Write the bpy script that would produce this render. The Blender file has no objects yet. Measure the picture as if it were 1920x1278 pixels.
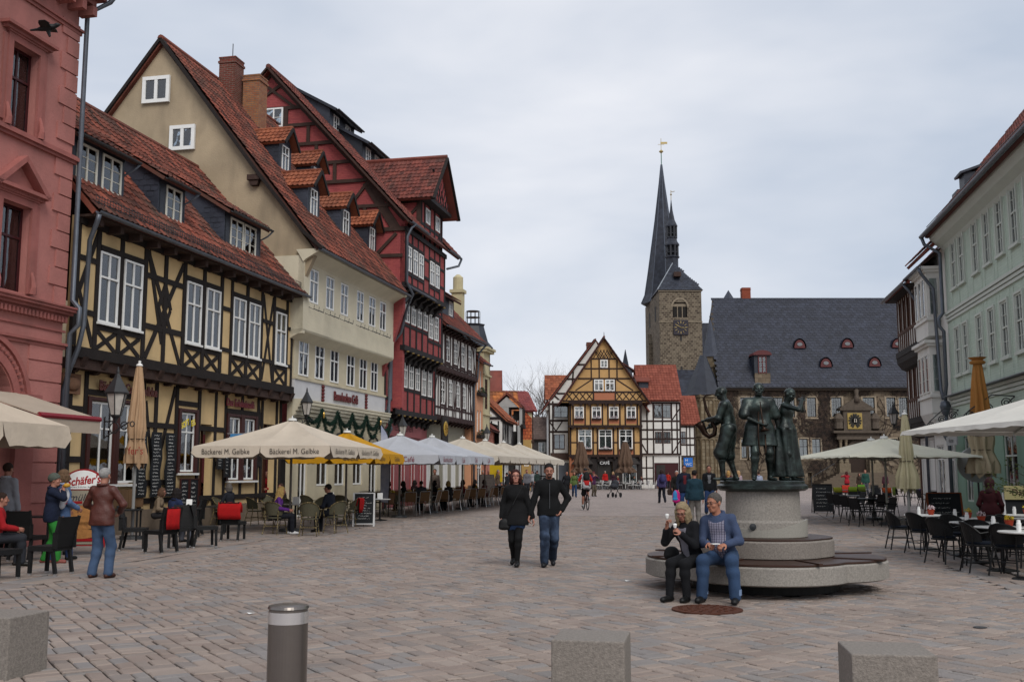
import bpy,bmesh,math,random
import numpy as np
from mathutils import Vector,Matrix
random.seed(7);RND=random.Random(11)
S=bpy.context.scene
COL=S.collection
FPX,CAMH,PITCH=1950.0,1.63,math.atan(246/1950)
cam=bpy.data.cameras.new('camera');cam_o=bpy.data.objects.new('camera',cam);COL.objects.link(cam_o)
cam.lens=36*FPX/1920;cam.sensor_width=36;cam.clip_start=.1;cam.clip_end=3000
cam_o.location=(0,0,CAMH);cam_o.rotation_euler=(math.pi/2+PITCH,0,0)
S.camera=cam_o
S.view_settings.view_transform='Standard';S.view_settings.look='None'
S.view_settings.exposure=0.56;S.view_settings.gamma=1
S.view_settings.use_curve_mapping=False
W=bpy.data.worlds.new('World');S.world=W;W.use_nodes=True
nt=W.node_tree;nt.nodes.clear()
def N(t,typ,**kw):
 n=t.nodes.new(typ)
 for k,v in kw.items(): setattr(n,k,v)
 return n
out=N(nt,'ShaderNodeOutputWorld');bg=N(nt,'ShaderNodeBackground');nt.links.new(bg.outputs[0],out.inputs[0])
SUN_EL,SUN_ROT=math.radians(44),math.radians(160)
sky=N(nt,'ShaderNodeTexSky',sky_type='NISHITA');sky.sun_disc=False
sky.sun_elevation=SUN_EL;sky.sun_rotation=SUN_ROT;sky.altitude=120;sky.dust_density=2.0
tc=N(nt,'ShaderNodeTexCoord')
mp=N(nt,'ShaderNodeMapping');mp.inputs['Scale'].default_value=(1.0,1.0,3.2)
mp.inputs['Location'].default_value=(.35,.2,.1)
nt.links.new(tc.outputs['Generated'],mp.inputs[0])
n1=N(nt,'ShaderNodeTexNoise');n1.inputs['Scale'].default_value=1.7;n1.inputs['Detail'].default_value=5
n1.inputs['Roughness'].default_value=.5;n1.inputs['Distortion'].default_value=.25
nt.links.new(mp.outputs[0],n1.inputs['Vector'])
cr=N(nt,'ShaderNodeValToRGB')
cr.color_ramp.elements[0].position=.36;cr.color_ramp.elements[0].color=(3.75,4.2,4.95,1)
cr.color_ramp.elements[1].position=.64;cr.color_ramp.elements[1].color=(5.9,6.0,6.35,1)
nt.links.new(n1.outputs['Fac'],cr.inputs[0])
mx=N(nt,'ShaderNodeMix',data_type='RGBA');mx.inputs[0].default_value=.93
nt.links.new(sky.outputs[0],mx.inputs[6]);nt.links.new(cr.outputs[0],mx.inputs[7])
nt.links.new(mx.outputs[2],bg.inputs[0]);bg.inputs[1].default_value=.10
sun=bpy.data.lights.new('sun','SUN');sun.energy=1.45;sun.angle=math.radians(32);sun.color=(1,.96,.9)
sun_o=bpy.data.objects.new('sun',sun);COL.objects.link(sun_o)
sdir=Vector((math.sin(SUN_ROT)*math.cos(SUN_EL),math.cos(SUN_ROT)*math.cos(SUN_EL),math.sin(SUN_EL)))
sun_o.rotation_euler=(-sdir).to_track_quat('-Z','Y').to_euler()
sun_o.location=(0,0,60)
MATS={}
def srgb(h):
 c=[int(h[i:i+2],16)/255 for i in (0,2,4)]
 return tuple(x/12.92 if x <= .04045 else ((x+.055)/1.055)**2.4 for x in c)
def M(name,col=(.5,.5,.5),rough=.8,var=.12,scale=1.5,bump=.0,bscale=30.,isl=0.,dirt=0.,metal=0.,spec=.3,col2=None,stretch=None,brick=None,ramp=None):
 """procedural surface: base colour, soft blotches, per-piece variation, fine relief"""
 if name in MATS: return MATS[name]
 if isinstance(col,str): col=srgb(col)
 if isinstance(col2,str): col2=srgb(col2)
 m=bpy.data.materials.new(name);m.use_nodes=True;t=m.node_tree;L=t.links.new
 p=t.nodes['Principled BSDF'];p.inputs['Roughness'].default_value=rough
 p.inputs['Metallic'].default_value=metal;p.inputs['Specular IOR Level'].default_value=spec
 g=N(t,'ShaderNodeNewGeometry');vec=g.outputs['Position']
 if stretch:
  mpp=N(t,'ShaderNodeMapping');mpp.inputs['Scale'].default_value=stretch;L(vec,mpp.inputs[0]);vec=mpp.outputs[0]
 nz=N(t,'ShaderNodeTexNoise');nz.inputs['Scale'].default_value=scale;nz.inputs['Detail'].default_value=6
 nz.inputs['Roughness'].default_value=.62;L(vec,nz.inputs['Vector'])
 base=(*col,1)
 fac=nz.outputs['Fac']
 if brick:
  bw,bh,mort,mcol=brick
  sx=N(t,'ShaderNodeSeparateXYZ');L(g.outputs['Position'],sx.inputs[0])
  sn=N(t,'ShaderNodeSeparateXYZ');L(g.outputs['Normal'],sn.inputs[0])
  a=N(t,'ShaderNodeMath',operation='MULTIPLY');L(sx.outputs[0],a.inputs[0]);L(sn.outputs[1],a.inputs[1])
  b=N(t,'ShaderNodeMath',operation='MULTIPLY');L(sx.outputs[1],b.inputs[0]);L(sn.outputs[0],b.inputs[1])
  c=N(t,'ShaderNodeMath',operation='SUBTRACT');L(a.outputs[0],c.inputs[0]);L(b.outputs[0],c.inputs[1])
  cb=N(t,'ShaderNodeCombineXYZ');L(c.outputs[0],cb.inputs[0]);L(sx.outputs[2],cb.inputs[1])
  nzz=N(t,'ShaderNodeTexNoise');nzz.inputs['Scale'].default_value=1.2/bw
  L(cb.outputs[0],nzz.inputs['Vector'])
  sc=N(t,'ShaderNodeVectorMath',operation='SCALE');sc.inputs[3].default_value=bh*.25;L(nzz.outputs['Color'],sc.inputs[0])
  ad=N(t,'ShaderNodeVectorMath',operation='ADD');L(cb.outputs[0],ad.inputs[0]);L(sc.outputs[0],ad.inputs[1])
  bt=N(t,'ShaderNodeTexBrick');L(ad.outputs[0],bt.inputs['Vector'])
  bt.inputs['Scale'].default_value=1;bt.inputs['Brick Width'].default_value=bw;bt.inputs['Row Height'].default_value=bh
  bt.inputs['Mortar Size'].default_value=mort;bt.inputs['Mortar Smooth'].default_value=.3
  bt.inputs['Color1'].default_value=base;bt.inputs['Color2'].default_value=(*(col2 or [x*.55 for x in col]),1)
  bt.inputs['Mortar'].default_value=(*mcol,1);bcol=bt.outputs['Color']
 mixv=N(t,'ShaderNodeMapRange');mixv.inputs['From Min'].default_value=.25;mixv.inputs['From Max'].default_value=.75
 mixv.inputs['To Min'].default_value=1-var;mixv.inputs['To Max'].default_value=1+var
 L(fac,mixv.inputs[0])
 mul=N(t,'ShaderNodeVectorMath',operation='SCALE')
 if brick: L(bcol,mul.inputs[0])
 elif col2:
  mc=N(t,'ShaderNodeMix',data_type='RGBA');mc.inputs[6].default_value=base;mc.inputs[7].default_value=(*col2,1)
  if isl:
   oi=N(t,'ShaderNodeObjectInfo');s=N(t,'ShaderNodeMath',operation='ADD')
   L(oi.outputs['Random'],s.inputs[0]);L(g.outputs['Random Per Island'],s.inputs[1])
   fr=N(t,'ShaderNodeMath',operation='FRACT');L(s.outputs[0],fr.inputs[0])
   pw=N(t,'ShaderNodeMath',operation='POWER');L(fr.outputs[0],pw.inputs[0]);pw.inputs[1].default_value=isl
   L(pw.outputs[0],mc.inputs[0])
   if ramp:
    cr_=N(t,'ShaderNodeValToRGB');L(fr.outputs[0],cr_.inputs[0]);els=cr_.color_ramp.elements
    for k_,(ps_,cc_) in enumerate(ramp):
     e_=els[k_] if k_ < 2 else els.new(ps_)
     e_.position=ps_;e_.color=(*srgb(cc_),1)
    mc=N(t,'ShaderNodeMix',data_type='RGBA');mc.inputs[0].default_value=1;L(cr_.outputs[0],mc.inputs[7])
  else:
   m2=N(t,'ShaderNodeMapRange');m2.inputs['From Min'].default_value=.42;m2.inputs['From Max'].default_value=.62
   L(fac,m2.inputs[0]);L(m2.outputs[0],mc.inputs[0])
  L(mc.outputs[2],mul.inputs[0])
 else: mul.inputs[0].default_value=col
 L(mixv.outputs[0],mul.inputs[3])
 cur=mul.outputs[0]
 if dirt:
  nd=N(t,'ShaderNodeTexNoise');nd.inputs['Scale'].default_value=.55;nd.inputs['Detail'].default_value=8
  mpd=N(t,'ShaderNodeMapping');mpd.inputs['Scale'].default_value=(1.6,1.6,.45);L(g.outputs['Position'],mpd.inputs[0]);L(mpd.outputs[0],nd.inputs['Vector'])
  rd=N(t,'ShaderNodeMapRange');rd.inputs['From Min'].default_value=.48;rd.inputs['From Max'].default_value=.72
  rd.inputs['To Max'].default_value=dirt;L(nd.outputs['Fac'],rd.inputs[0])
  md=N(t,'ShaderNodeMix',data_type='RGBA');L(rd.outputs[0],md.inputs[0]);L(cur,md.inputs[6]);md.inputs[7].default_value=(.06,.05,.04,1)
  cur=md.outputs[2]
 L(cur,p.inputs['Base Color'])
 if bump:
  nb=N(t,'ShaderNodeTexNoise');nb.inputs['Scale'].default_value=bscale;nb.inputs['Detail'].default_value=4
  L(vec,nb.inputs['Vector'])
  bm_=N(t,'ShaderNodeBump');bm_.inputs['Strength'].default_value=bump;bm_.inputs['Distance'].default_value=.02
  L(nb.outputs['Fac'],bm_.inputs['Height'])
  if brick:
   b2=N(t,'ShaderNodeBump');b2.inputs['Strength'].default_value=.6;b2.inputs['Distance'].default_value=.02;b2.invert=True
   L(bt.outputs['Fac'],b2.inputs['Height']);L(bm_.outputs[0],b2.inputs['Normal']);L(b2.outputs[0],p.inputs['Normal'])
  else: L(bm_.outputs[0],p.inputs['Normal'])
 MATS[name]=m
 return m
def glass_mat():
 if 'glass' in MATS: return MATS['glass']
 m=bpy.data.materials.new('window_glass');m.use_nodes=True;t=m.node_tree;L=t.links.new;t.nodes.clear()
 o=N(t,'ShaderNodeOutputMaterial');mixs=N(t,'ShaderNodeMixShader');tr=N(t,'ShaderNodeBsdfTransparent');gl=N(t,'ShaderNodeBsdfGlossy')
 tr.inputs[0].default_value=(.86,.9,.9,1);gl.inputs['Roughness'].default_value=.03;gl.inputs[0].default_value=(.95,.97,1,1)
 fr=N(t,'ShaderNodeFresnel');fr.inputs[0].default_value=2.0
 g=N(t,'ShaderNodeNewGeometry');nz=N(t,'ShaderNodeTexNoise');nz.inputs['Scale'].default_value=1.3;L(g.outputs['Position'],nz.inputs['Vector'])
 b=N(t,'ShaderNodeBump');b.inputs['Strength'].default_value=.25;b.inputs['Distance'].default_value=.05;L(nz.outputs['Fac'],b.inputs['Height']);L(b.outputs[0],gl.inputs['Normal'])
 L(fr.outputs[0],mixs.inputs[0]);L(tr.outputs[0],mixs.inputs[1]);L(gl.outputs[0],mixs.inputs[2]);L(mixs.outputs[0],o.inputs[0])
 MATS['glass']=m
 return m
def tag(o,label=None,cat=None,group=None,kind=None):
 if label: o['label']=label
 if cat: o['category']=cat
 if group: o['group']=group
 if kind: o['kind']=kind
 return o
def link(name,data,parent=None,loc=None,mat4=None):
 o=bpy.data.objects.new(name,data);COL.objects.link(o)
 if parent is not None: o.parent=parent
 if mat4 is not None: o.matrix_local=mat4
 elif loc is not None: o.location=loc
 return o
def empty(name,loc=(0,0,0),rz=0,label=None,cat=None,group=None):
 o=link(name,None);o.location=loc;o.rotation_euler=(0,0,rz);o.empty_display_size=.2
 return tag(o,label,cat,group)
KIDS={}
def kids(o):
 return [c for c in bpy.data.objects if c.parent == o]
def copy_tree(o,parent=None,ch=None):
 """a thing with copies of its parts and sub-parts"""
 c=o.copy();COL.objects.link(c);c.parent=parent
 if ch is None: ch={}
 for k in ch.get(o.name,[]): copy_tree(k,c,ch)
 return c
def child_map(root):
 m={}
 def rec(o):
  m[o.name]=list(o.children)
  for c in o.children: rec(c)
 rec(root);return m
class MB:
 """mesh builder: collects boxes, tubes, polygons and links them as ONE mesh object"""
 def __init__(s): s.v=[];s.f=[];s.m=[];s.mats=[];s.cm=0;s.smooth=False
 def use(s,mat):
  if mat not in s.mats: s.mats.append(mat)
  s.cm=s.mats.index(mat);return s
 def add(s,vs,fs):
  b=len(s.v);s.v.extend(vs);s.f.extend([tuple(i+b for i in f) for f in fs]);s.m.extend([s.cm]*len(fs));return s
 def box(s,x0,x1,y0,y1,z0,z1):
  v=[(x0,y0,z0),(x1,y0,z0),(x1,y1,z0),(x0,y1,z0),(x0,y0,z1),(x1,y0,z1),(x1,y1,z1),(x0,y1,z1)]
  return s.add(v,[(0,3,2,1),(4,5,6,7),(0,1,5,4),(1,2,6,5),(2,3,7,6),(3,0,4,7)])
 def cbox(s,c,d): return s.box(c[0]-d[0]/2,c[0]+d[0]/2,c[1]-d[1]/2,c[1]+d[1]/2,c[2]-d[2]/2,c[2]+d[2]/2)
 def bar(s,p0,p1,w,d=None,up=(0,0,1)):
  d=d or w;p0,p1=Vector(p0),Vector(p1);a=(p1-p0).normalized();up=Vector(up)
  if abs(a.dot(up)) > .98: up=Vector((0,1,0))
  r=a.cross(up).normalized()*w/2;q=r.cross(a).normalized()*d/2
  v=[tuple(p+i*r+j*q) for p in (p0,p1) for i,j in ((-1,-1),(1,-1),(1,1),(-1,1))]
  return s.add(v,[(0,1,2,3),(7,6,5,4),(0,4,5,1),(1,5,6,2),(2,6,7,3),(3,7,4,0)])
 def tube(s,pts,r,n=8,cap=True):
  pts=[Vector(p) for p in pts];rs=r if isinstance(r,(list,tuple)) else [r]*len(pts)
  vs=[];prev=None
  for i,p in enumerate(pts):
   a=(pts[min(i+1,len(pts)-1)]-pts[max(i-1,0)]).normalized()
   if prev is None:
    u=Vector((0,0,1)) if abs(a.z) < .9 else Vector((1,0,0));x=a.cross(u).normalized()
   else:
    x=(prev-a*prev.dot(a)).normalized()
   prev=x;y=a.cross(x)
   for k in range(n):
    t=2*math.pi*k/n;vs.append(tuple(p+(x*math.cos(t)+y*math.sin(t))*rs[i]))
  fs=[]
  for i in range(len(pts)-1):
   for k in range(n):
    k2=(k+1) % n;fs.append((i*n+k,i*n+k2,(i+1)*n+k2,(i+1)*n+k))
  if cap: fs.append(tuple(range(n-1,-1,-1)));fs.append(tuple((len(pts)-1)*n+k for k in range(n)))
  return s.add(vs,fs)
 def lathe(s,prof,n=24,c=(0,0,0),rf=None,a0=0.,a1=None,cap=True):
  """prof: list of (r, z); rf(theta, i, r) optional radius changer"""
  full=a1 is None;tot=2*math.pi if full else a1-a0;m=n if full else n+1
  vs=[]
  for i,(r,z) in enumerate(prof):
   for k in range(m):
    t=a0+tot*k/n;rr=rf(t,i,r) if rf else r
    vs.append((c[0]+rr*math.cos(t),c[1]+rr*math.sin(t),c[2]+z))
  fs=[]
  for i in range(len(prof)-1):
   for k in range(n):
    k2=(k+1) % m;fs.append((i*m+k,i*m+k2,(i+1)*m+k2,(i+1)*m+k))
  if full and cap:
   fs.append(tuple(range(m-1,-1,-1)));fs.append(tuple((len(prof)-1)*m+k for k in range(m)))
  return s.add(vs,fs)
 def prism(s,poly,axis,a,b):
  """polygon extruded along axis 'x','y' or 'z' from a to b; poly in the two other coordinates, in order"""
  def P(q,t): return (t,q[0],q[1]) if axis == 'x' else (q[0],t,q[1]) if axis == 'y' else (q[0],q[1],t)
  n=len(poly);v=[P(q,a) for q in poly]+[P(q,b) for q in poly]
  f=[tuple(range(n-1,-1,-1)),tuple(range(n,2*n))]+[(i,(i+1) % n,(i+1) % n+n,i+n) for i in range(n)]
  return s.add(v,f)
 def strip(s,pa,pb):
  n=len(pa);return s.add(list(map(tuple,pa))+list(map(tuple,pb)),[(i,i+1,n+i+1,n+i) for i in range(n-1)])
 def grid(s,rows):
  m=len(rows[0]);return s.add([tuple(p) for r in rows for p in r],[(i*m+j,i*m+j+1,(i+1)*m+j+1,(i+1)*m+j) for i in range(len(rows)-1) for j in range(m-1)])
 def mesh(s,name,mat=None,smooth=None):
  me=bpy.data.meshes.new(name);me.from_pydata(s.v,[],s.f)
  ms=s.mats or ([mat] if mat else [])
  for m in ms: me.materials.append(m)
  if s.mats and len(s.mats) > 1: me.polygons.foreach_set('material_index',s.m)
  if smooth if smooth is not None else s.smooth:
   me.shade_smooth()
  fix_normals(me)
  return me
 def build(s,name,mat=None,parent=None,loc=None,smooth=None,kind=None,label=None,mat4=None):
  o=link(name,s.mesh(name,mat,smooth),parent,loc,mat4)
  return tag(o,label,None,None,kind)
def fix_normals(me):
 if len(me.polygons) > 20000: return
 b=bmesh.new();b.from_mesh(me);bmesh.ops.recalc_face_normals(b,faces=b.faces);b.to_mesh(me);b.free()
def auto_smooth(o,ang=40):
 me=o.data;me.shade_smooth()
 b=bmesh.new();b.from_mesh(me);lim=math.radians(ang)
 for e in b.edges:
  if len(e.link_faces) == 2 and e.calc_face_angle(0) > lim: e.smooth=False
  elif len(e.link_faces) != 2: e.smooth=False
 b.to_mesh(me);b.free();return o
_cube={}
def cube_mesh(mat,name='timber'):
 k=(mat.name,name)
 if k not in _cube:
  _cube[k]=MB().box(-.5,.5,-.5,.5,-.5,.5).mesh(name,mat)
 return _cube[k]
def text_mesh(txt,size,mat,depth=.0,bold=0.,shear=0.,align='CENTER',sx=1.0):
 c=bpy.data.curves.new('lettering','FONT');c.body=txt;c.size=size;c.extrude=depth;c.offset=bold;c.shear=shear
 c.align_x=align;c.align_y='CENTER';c.resolution_u=3
 o=bpy.data.objects.new('t',c);COL.objects.link(o)
 dg=bpy.context.evaluated_depsgraph_get();me=bpy.data.meshes.new_from_object(o.evaluated_get(dg))
 bpy.data.objects.remove(o);bpy.data.curves.remove(c)
 if sx != 1: me.transform(Matrix.Diagonal((sx,1,1,1)))
 me.materials.clear();me.materials.append(mat);me.name='lettering'
 return me
def text_obj(txt,size,mat,parent,m4,name='lettering',**kw):
 return link(name,text_mesh(txt,size,mat,**kw),parent,None,m4)
def wall_m4(u,y,z,tilt=0.):
 """upright lettering on a facade (reads from -y side)"""
 return Matrix.Translation((u,y,z)) @ Matrix.Rotation(math.pi/2,4,'X') @ Matrix.Rotation(tilt,4,'Z')
def ray(px,py):
 a=(px-960)/FPX;v=(639-py)/FPX
 return Vector((a,math.cos(PITCH)-v*math.sin(PITCH),math.sin(PITCH)+v*math.cos(PITCH)))
def gp(px,py,z=0.):
 """the point of the ground seen at a pixel of the 1920-wide photograph"""
 r=ray(px,py);t=(z-CAMH)/r.z;return Vector((r.x*t,r.y*t,z))
def at(px,py,Y):
 r=ray(px,py);t=Y/r.y;return Vector((r.x*t,Y,CAMH+r.z*t))
TIMB=M('dark_timber','1f1917',.8,.35,4,.5,25,stretch=(1,1,1),isl=0)
TIMB2=M('brown_timber','3a2a24',.8,.35,4,.5,25)
WHITE=M('white_paint',(.72,.72,.70),.45,.05,3,.05,60)
CURT=M('curtain_cloth',(.62,.62,.60),.9,.2,9,.3,8,stretch=(6,6,.3))
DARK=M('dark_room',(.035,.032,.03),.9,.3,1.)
TILE=M('clay_tile','3f2620',.85,.35,1.2,.5,30,isl=1.3,col2='86493a',dirt=.55)
TILE2=M('orange_clay_tile','6e3a26',.8,.25,3,.3,30,isl=1.,col2='96573c',dirt=.3)
TILE3=M('dark_red_tile','4c2924',.78,.3,1.2,.3,30,isl=1.1,col2='7a4036',dirt=.45)
SLATE=M('slate','22252d',.5,.3,2,.3,25,isl=1.,col2='3a3e49',spec=.35)
ZINC=M('zinc','5f646c',.45,.2,3,.1,20,metal=.5)
LEAD=M('lead_flashing','9aa0a6',.5,.12,5,.1,20,metal=.3)
GLASS=glass_mat()
METAL=M('steel',(.55,.55,.56),.3,.05,6,metal=1.)
IRON=M('black_iron',(.02,.021,.023),.5,.2,10,.1,40,spec=.5)
LAMPGL=M('lantern_glass',(.45,.42,.38),.15,.2,6,spec=.6)
PI=math.pi
LO,LD=Vector((-10.7,25,0)),Vector((.2153,.9765,0));LRZ=math.atan2(.9765,.2153)
RO,RD=Vector((16.7,40,0)),Vector((-.1772,-.9842,0));RRZ=math.atan2(-.9842,-.1772)
def lpt(u,w,z=0.):
 n=Vector((-LD.y,LD.x,0));p=LO+LD*u+n*w;return Vector((p.x,p.y,z))
def rpt(u,w,z=0.):
 n=Vector((-RD.y,RD.x,0));p=RO+RD*u+n*w;return Vector((p.x,p.y,z))
def house(label,cat,u0,side='L',name='house',group=None):
 loc=lpt(u0,0) if side == 'L' else rpt(u0,0)
 return empty(name,loc,LRZ if side == 'L' else RRZ,label,cat,group)
def wall(parent,u0,u1,z0,z1,y,mat,holes=(),depth=.22,name='wall',back=True,sub=1):
 """wall face with real openings, reveals, and its outer edges closed"""
 us=sorted({u0,u1,*[h[0] for h in holes],*[h[1] for h in holes]});zs=sorted({z0,z1,*[h[2] for h in holes],*[h[3] for h in holes]})
 us=[u for u in us if u0 <= u <= u1];zs=[z for z in zs if z0 <= z <= z1]
 b=MB()
 for i in range(len(us)-1):
  for j in range(len(zs)-1):
   cu,cz=(us[i]+us[i+1])/2,(zs[j]+zs[j+1])/2
   if any(h[0] < cu < h[1] and h[2] < cz < h[3] for h in holes): continue
   b.add([(us[i],y,zs[j]),(us[i+1],y,zs[j]),(us[i+1],y,zs[j+1]),(us[i],y,zs[j+1])],[(0,1,2,3)])
 for h in holes:
  a,c,d,e=h[:4];yb=y+depth
  b.add([(a,y,d),(c,y,d),(c,y,e),(a,y,e),(a,yb,d),(c,yb,d),(c,yb,e),(a,yb,e)],
              [(0,4,5,1),(1,5,6,2),(2,6,7,3),(3,7,4,0)])
 if back:
  yb=y+depth
  b.add([(u0,y,z0),(u1,y,z0),(u1,y,z1),(u0,y,z1),(u0,yb,z0),(u1,yb,z0),(u1,yb,z1),(u0,yb,z1)],
              [(0,4,5,1),(1,5,6,2),(2,6,7,3),(3,7,4,0)])
 me=bpy.data.meshes.new(name);me.from_pydata(b.v,[],b.f);me.materials.append(mat)
 return link(name,me,parent)
def boxpart(parent,name,mat,x0,x1,y0,y1,z0,z1,label=None):
 return MB().box(x0,x1,y0,y1,z0,z1).build(name,mat,parent,label=label)
_tj=[0]
def timber(parent,name,p0,p1,w,y,mat=None,th=.10):
 """one timber between facade points p0=(u,z) and p1, standing proud of plane y"""
 _tj[0]=(_tj[0]+1) % 11
 prot=.025+.0021*_tj[0]+{'post': 0,'rail': .0012,'brace': -.012,'beam': .03}.get(name,0)
 d=Vector((p1[0]-p0[0],0,p1[1]-p0[1]));L=d.length;a=math.atan2(d.z,d.x)
 m=Matrix.Translation(((p0[0]+p1[0])/2,y-prot+th/2,(p0[1]+p1[1])/2)) @ Matrix.Rotation(-a,4,'Y') @ Matrix.Diagonal((L,th,w,1))
 return link(name,cube_mesh(mat or TIMB,name),parent,None,m)
_win={}
def win_mesh(w,h,cols,rows,transom,fmat,fw,deep):
 b=MB();e=fw
 b.box(-w/2,w/2,0,deep,0,e);b.box(-w/2,w/2,0,deep,h-e,h)
 b.box(-w/2,-w/2+e,.002,deep-.002,e,h-e);b.box(w/2-e,w/2,.002,deep-.002,e,h-e)
 panes=[]
 zt=h*(1-transom) if transom else None
 mull=fw*.9;mt=fw*.32
 segs=[(e,zt-mull/2),(zt+mull/2,h-e)] if transom else [(e,h-e)]
 if transom: b.box(-w/2+e,w/2-e,-.012,deep-.004,zt-mull/2,zt+mull/2)
 nl=cols
 for si,(z0,z1) in enumerate(segs):
  x0,x1=-w/2+e,w/2-e
  cw=(x1-x0)/nl
  for i in range(1,nl):
   mw=mull if (nl % 2 == 0 and i == nl//2) else mt
   b.box(x0+cw*i-mw/2,x0+cw*i+mw/2,.006,deep-.01,z0,z1)
  r=rows[si] if isinstance(rows,(list,tuple)) else rows
  rh=(z1-z0)/r
  for j in range(1,r):
   b.box(x0,x1,.014,deep-.014,z0+rh*j-mt/2,z0+rh*j+mt/2)
  for i in range(nl):
   for j in range(r): panes.append((x0+cw*(i+.5),z0+rh*(j+.5),cw,rh))
 return b.mesh('window',fmat),panes
_pane={}
def window(parent,u,z0,w,h,y,cols=2,rows=1,transom=0.,fmat=None,fw=.06,deep=.06,curtain=None,panes=True,rec=.04,cmat=None,room=True):
 """window centred at u, its bottom at z0, set into plane y"""
 fmat=fmat or WHITE
 key=(round(w,3),round(h,3),cols,str(rows),transom,fmat.name,fw,deep)
 if key not in _win: _win[key]=win_mesh(w,h,cols,rows,transom,fmat,fw,deep)
 me,ps=_win[key]
 o=link('window',me,parent,(u,y+rec,z0))
 if panes:
  for (x,z,pw,ph) in ps:
   k2=(round(pw,3),round(ph,3))
   if k2 not in _pane: _pane[k2]=MB().box(-pw/2,pw/2,0,.006,-ph/2,ph/2).mesh('pane',GLASS)
   link('pane',_pane[k2],o,(x,deep*.5,z))
 else:
  k2=('j',key)
  if k2 not in _pane:
   b=MB()
   for (x,z,pw,ph) in ps: b.box(x-pw/2,x+pw/2,0,.006,z-ph/2,z+ph/2)
   _pane[k2]=b.mesh('pane',GLASS)
  link('pane',_pane[k2],o,(0,deep*.5,0))
 cm=cmat or CURT
 if curtain is None: curtain=RND.choice((None,'half','full','half',None))
 if curtain == 'full':
  k=('cf',round(w,2),round(h,2),cm.name)
  if k not in _pane:
   b=MB();n=24
   a=[(-w/2+.03+(w-.06)*i/n,.1+.02*math.sin(i*1.9),.04) for i in range(n+1)];c=[(p[0],p[1],h-.04) for p in a]
   _pane[k]=b.strip(a,c).mesh('curtain',cm)
  link('curtain',_pane[k],o,(0,deep,0))
 elif curtain == 'half':
  k=('ch',round(w,2),round(h,2),cm.name)
  if k not in _pane:
   b=MB();n=10
   for s in (-1,1):
    a=[(s*(w/2-.03-w*.22*i/n*1.0),.1+.025*math.sin(i*2.1),.05) for i in range(n+1)]
    c=[(s*(w/2-.03-w*.44*i/n),.1+.025*math.sin(i*2.1),h-.05) for i in range(n+1)]
    b.strip(a,c)
   _pane[k]=b.mesh('curtain',cm)
  link('curtain',_pane[k],o,(0,deep,0))
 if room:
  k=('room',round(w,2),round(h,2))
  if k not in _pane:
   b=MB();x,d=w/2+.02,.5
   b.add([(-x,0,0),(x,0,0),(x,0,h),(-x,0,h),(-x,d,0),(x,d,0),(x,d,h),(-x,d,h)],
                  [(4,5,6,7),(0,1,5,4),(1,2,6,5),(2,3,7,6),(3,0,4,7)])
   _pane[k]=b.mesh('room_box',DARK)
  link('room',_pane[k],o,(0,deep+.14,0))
 return o
_tilem={}
def tile_proto(tw,th,mat,kind):
 k=(round(tw,3),round(th,3),mat.name,kind)
 if k in _tilem: return _tilem[k]
 if kind == 'pan':
  xs=[-.5,-.28,0,.28,.5];hs=[.0,.034,.012,.0,.008]
  vs=[]
  for t,lift in ((0,.045),(1.12,.012)):
   for x,h in zip(xs,hs): vs.append((x*tw*1.03,t*th,h*1.2+lift))
  for x,h in zip(xs,hs): vs.append((x*tw*1.03,0,h*1.2+.02))
  fs=[(i,i+1,i+6,i+5) for i in range(4)]+[(i+10,i+11,i+1,i) for i in range(4)]
 else:
  c=.22 if kind == 'slate' else 0.06
  vs=[(-.49*tw,c*th,.022),(-.18*tw,0,.024),(.18*tw,0,.024),(.49*tw,c*th,.022),(.49*tw,1.15*th,.002),(-.49*tw,1.15*th,.002),
              (-.49*tw,c*th,.0),(-.18*tw,0,0),(.18*tw,0,0),(.49*tw,c*th,0)]
  fs=[(0,1,2,3,4,5),(6,7,1,0),(7,8,2,1),(8,9,3,2),(9,4,3),(5,6,0)]
 b=MB();b.v=vs;b.f=fs;b.m=[0]*len(fs)
 me=bpy.data.meshes.new('tile');me.from_pydata(vs,[],fs);me.materials.append(mat)
 _tilem[k]=(me,vs,fs);return _tilem[k]
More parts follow.
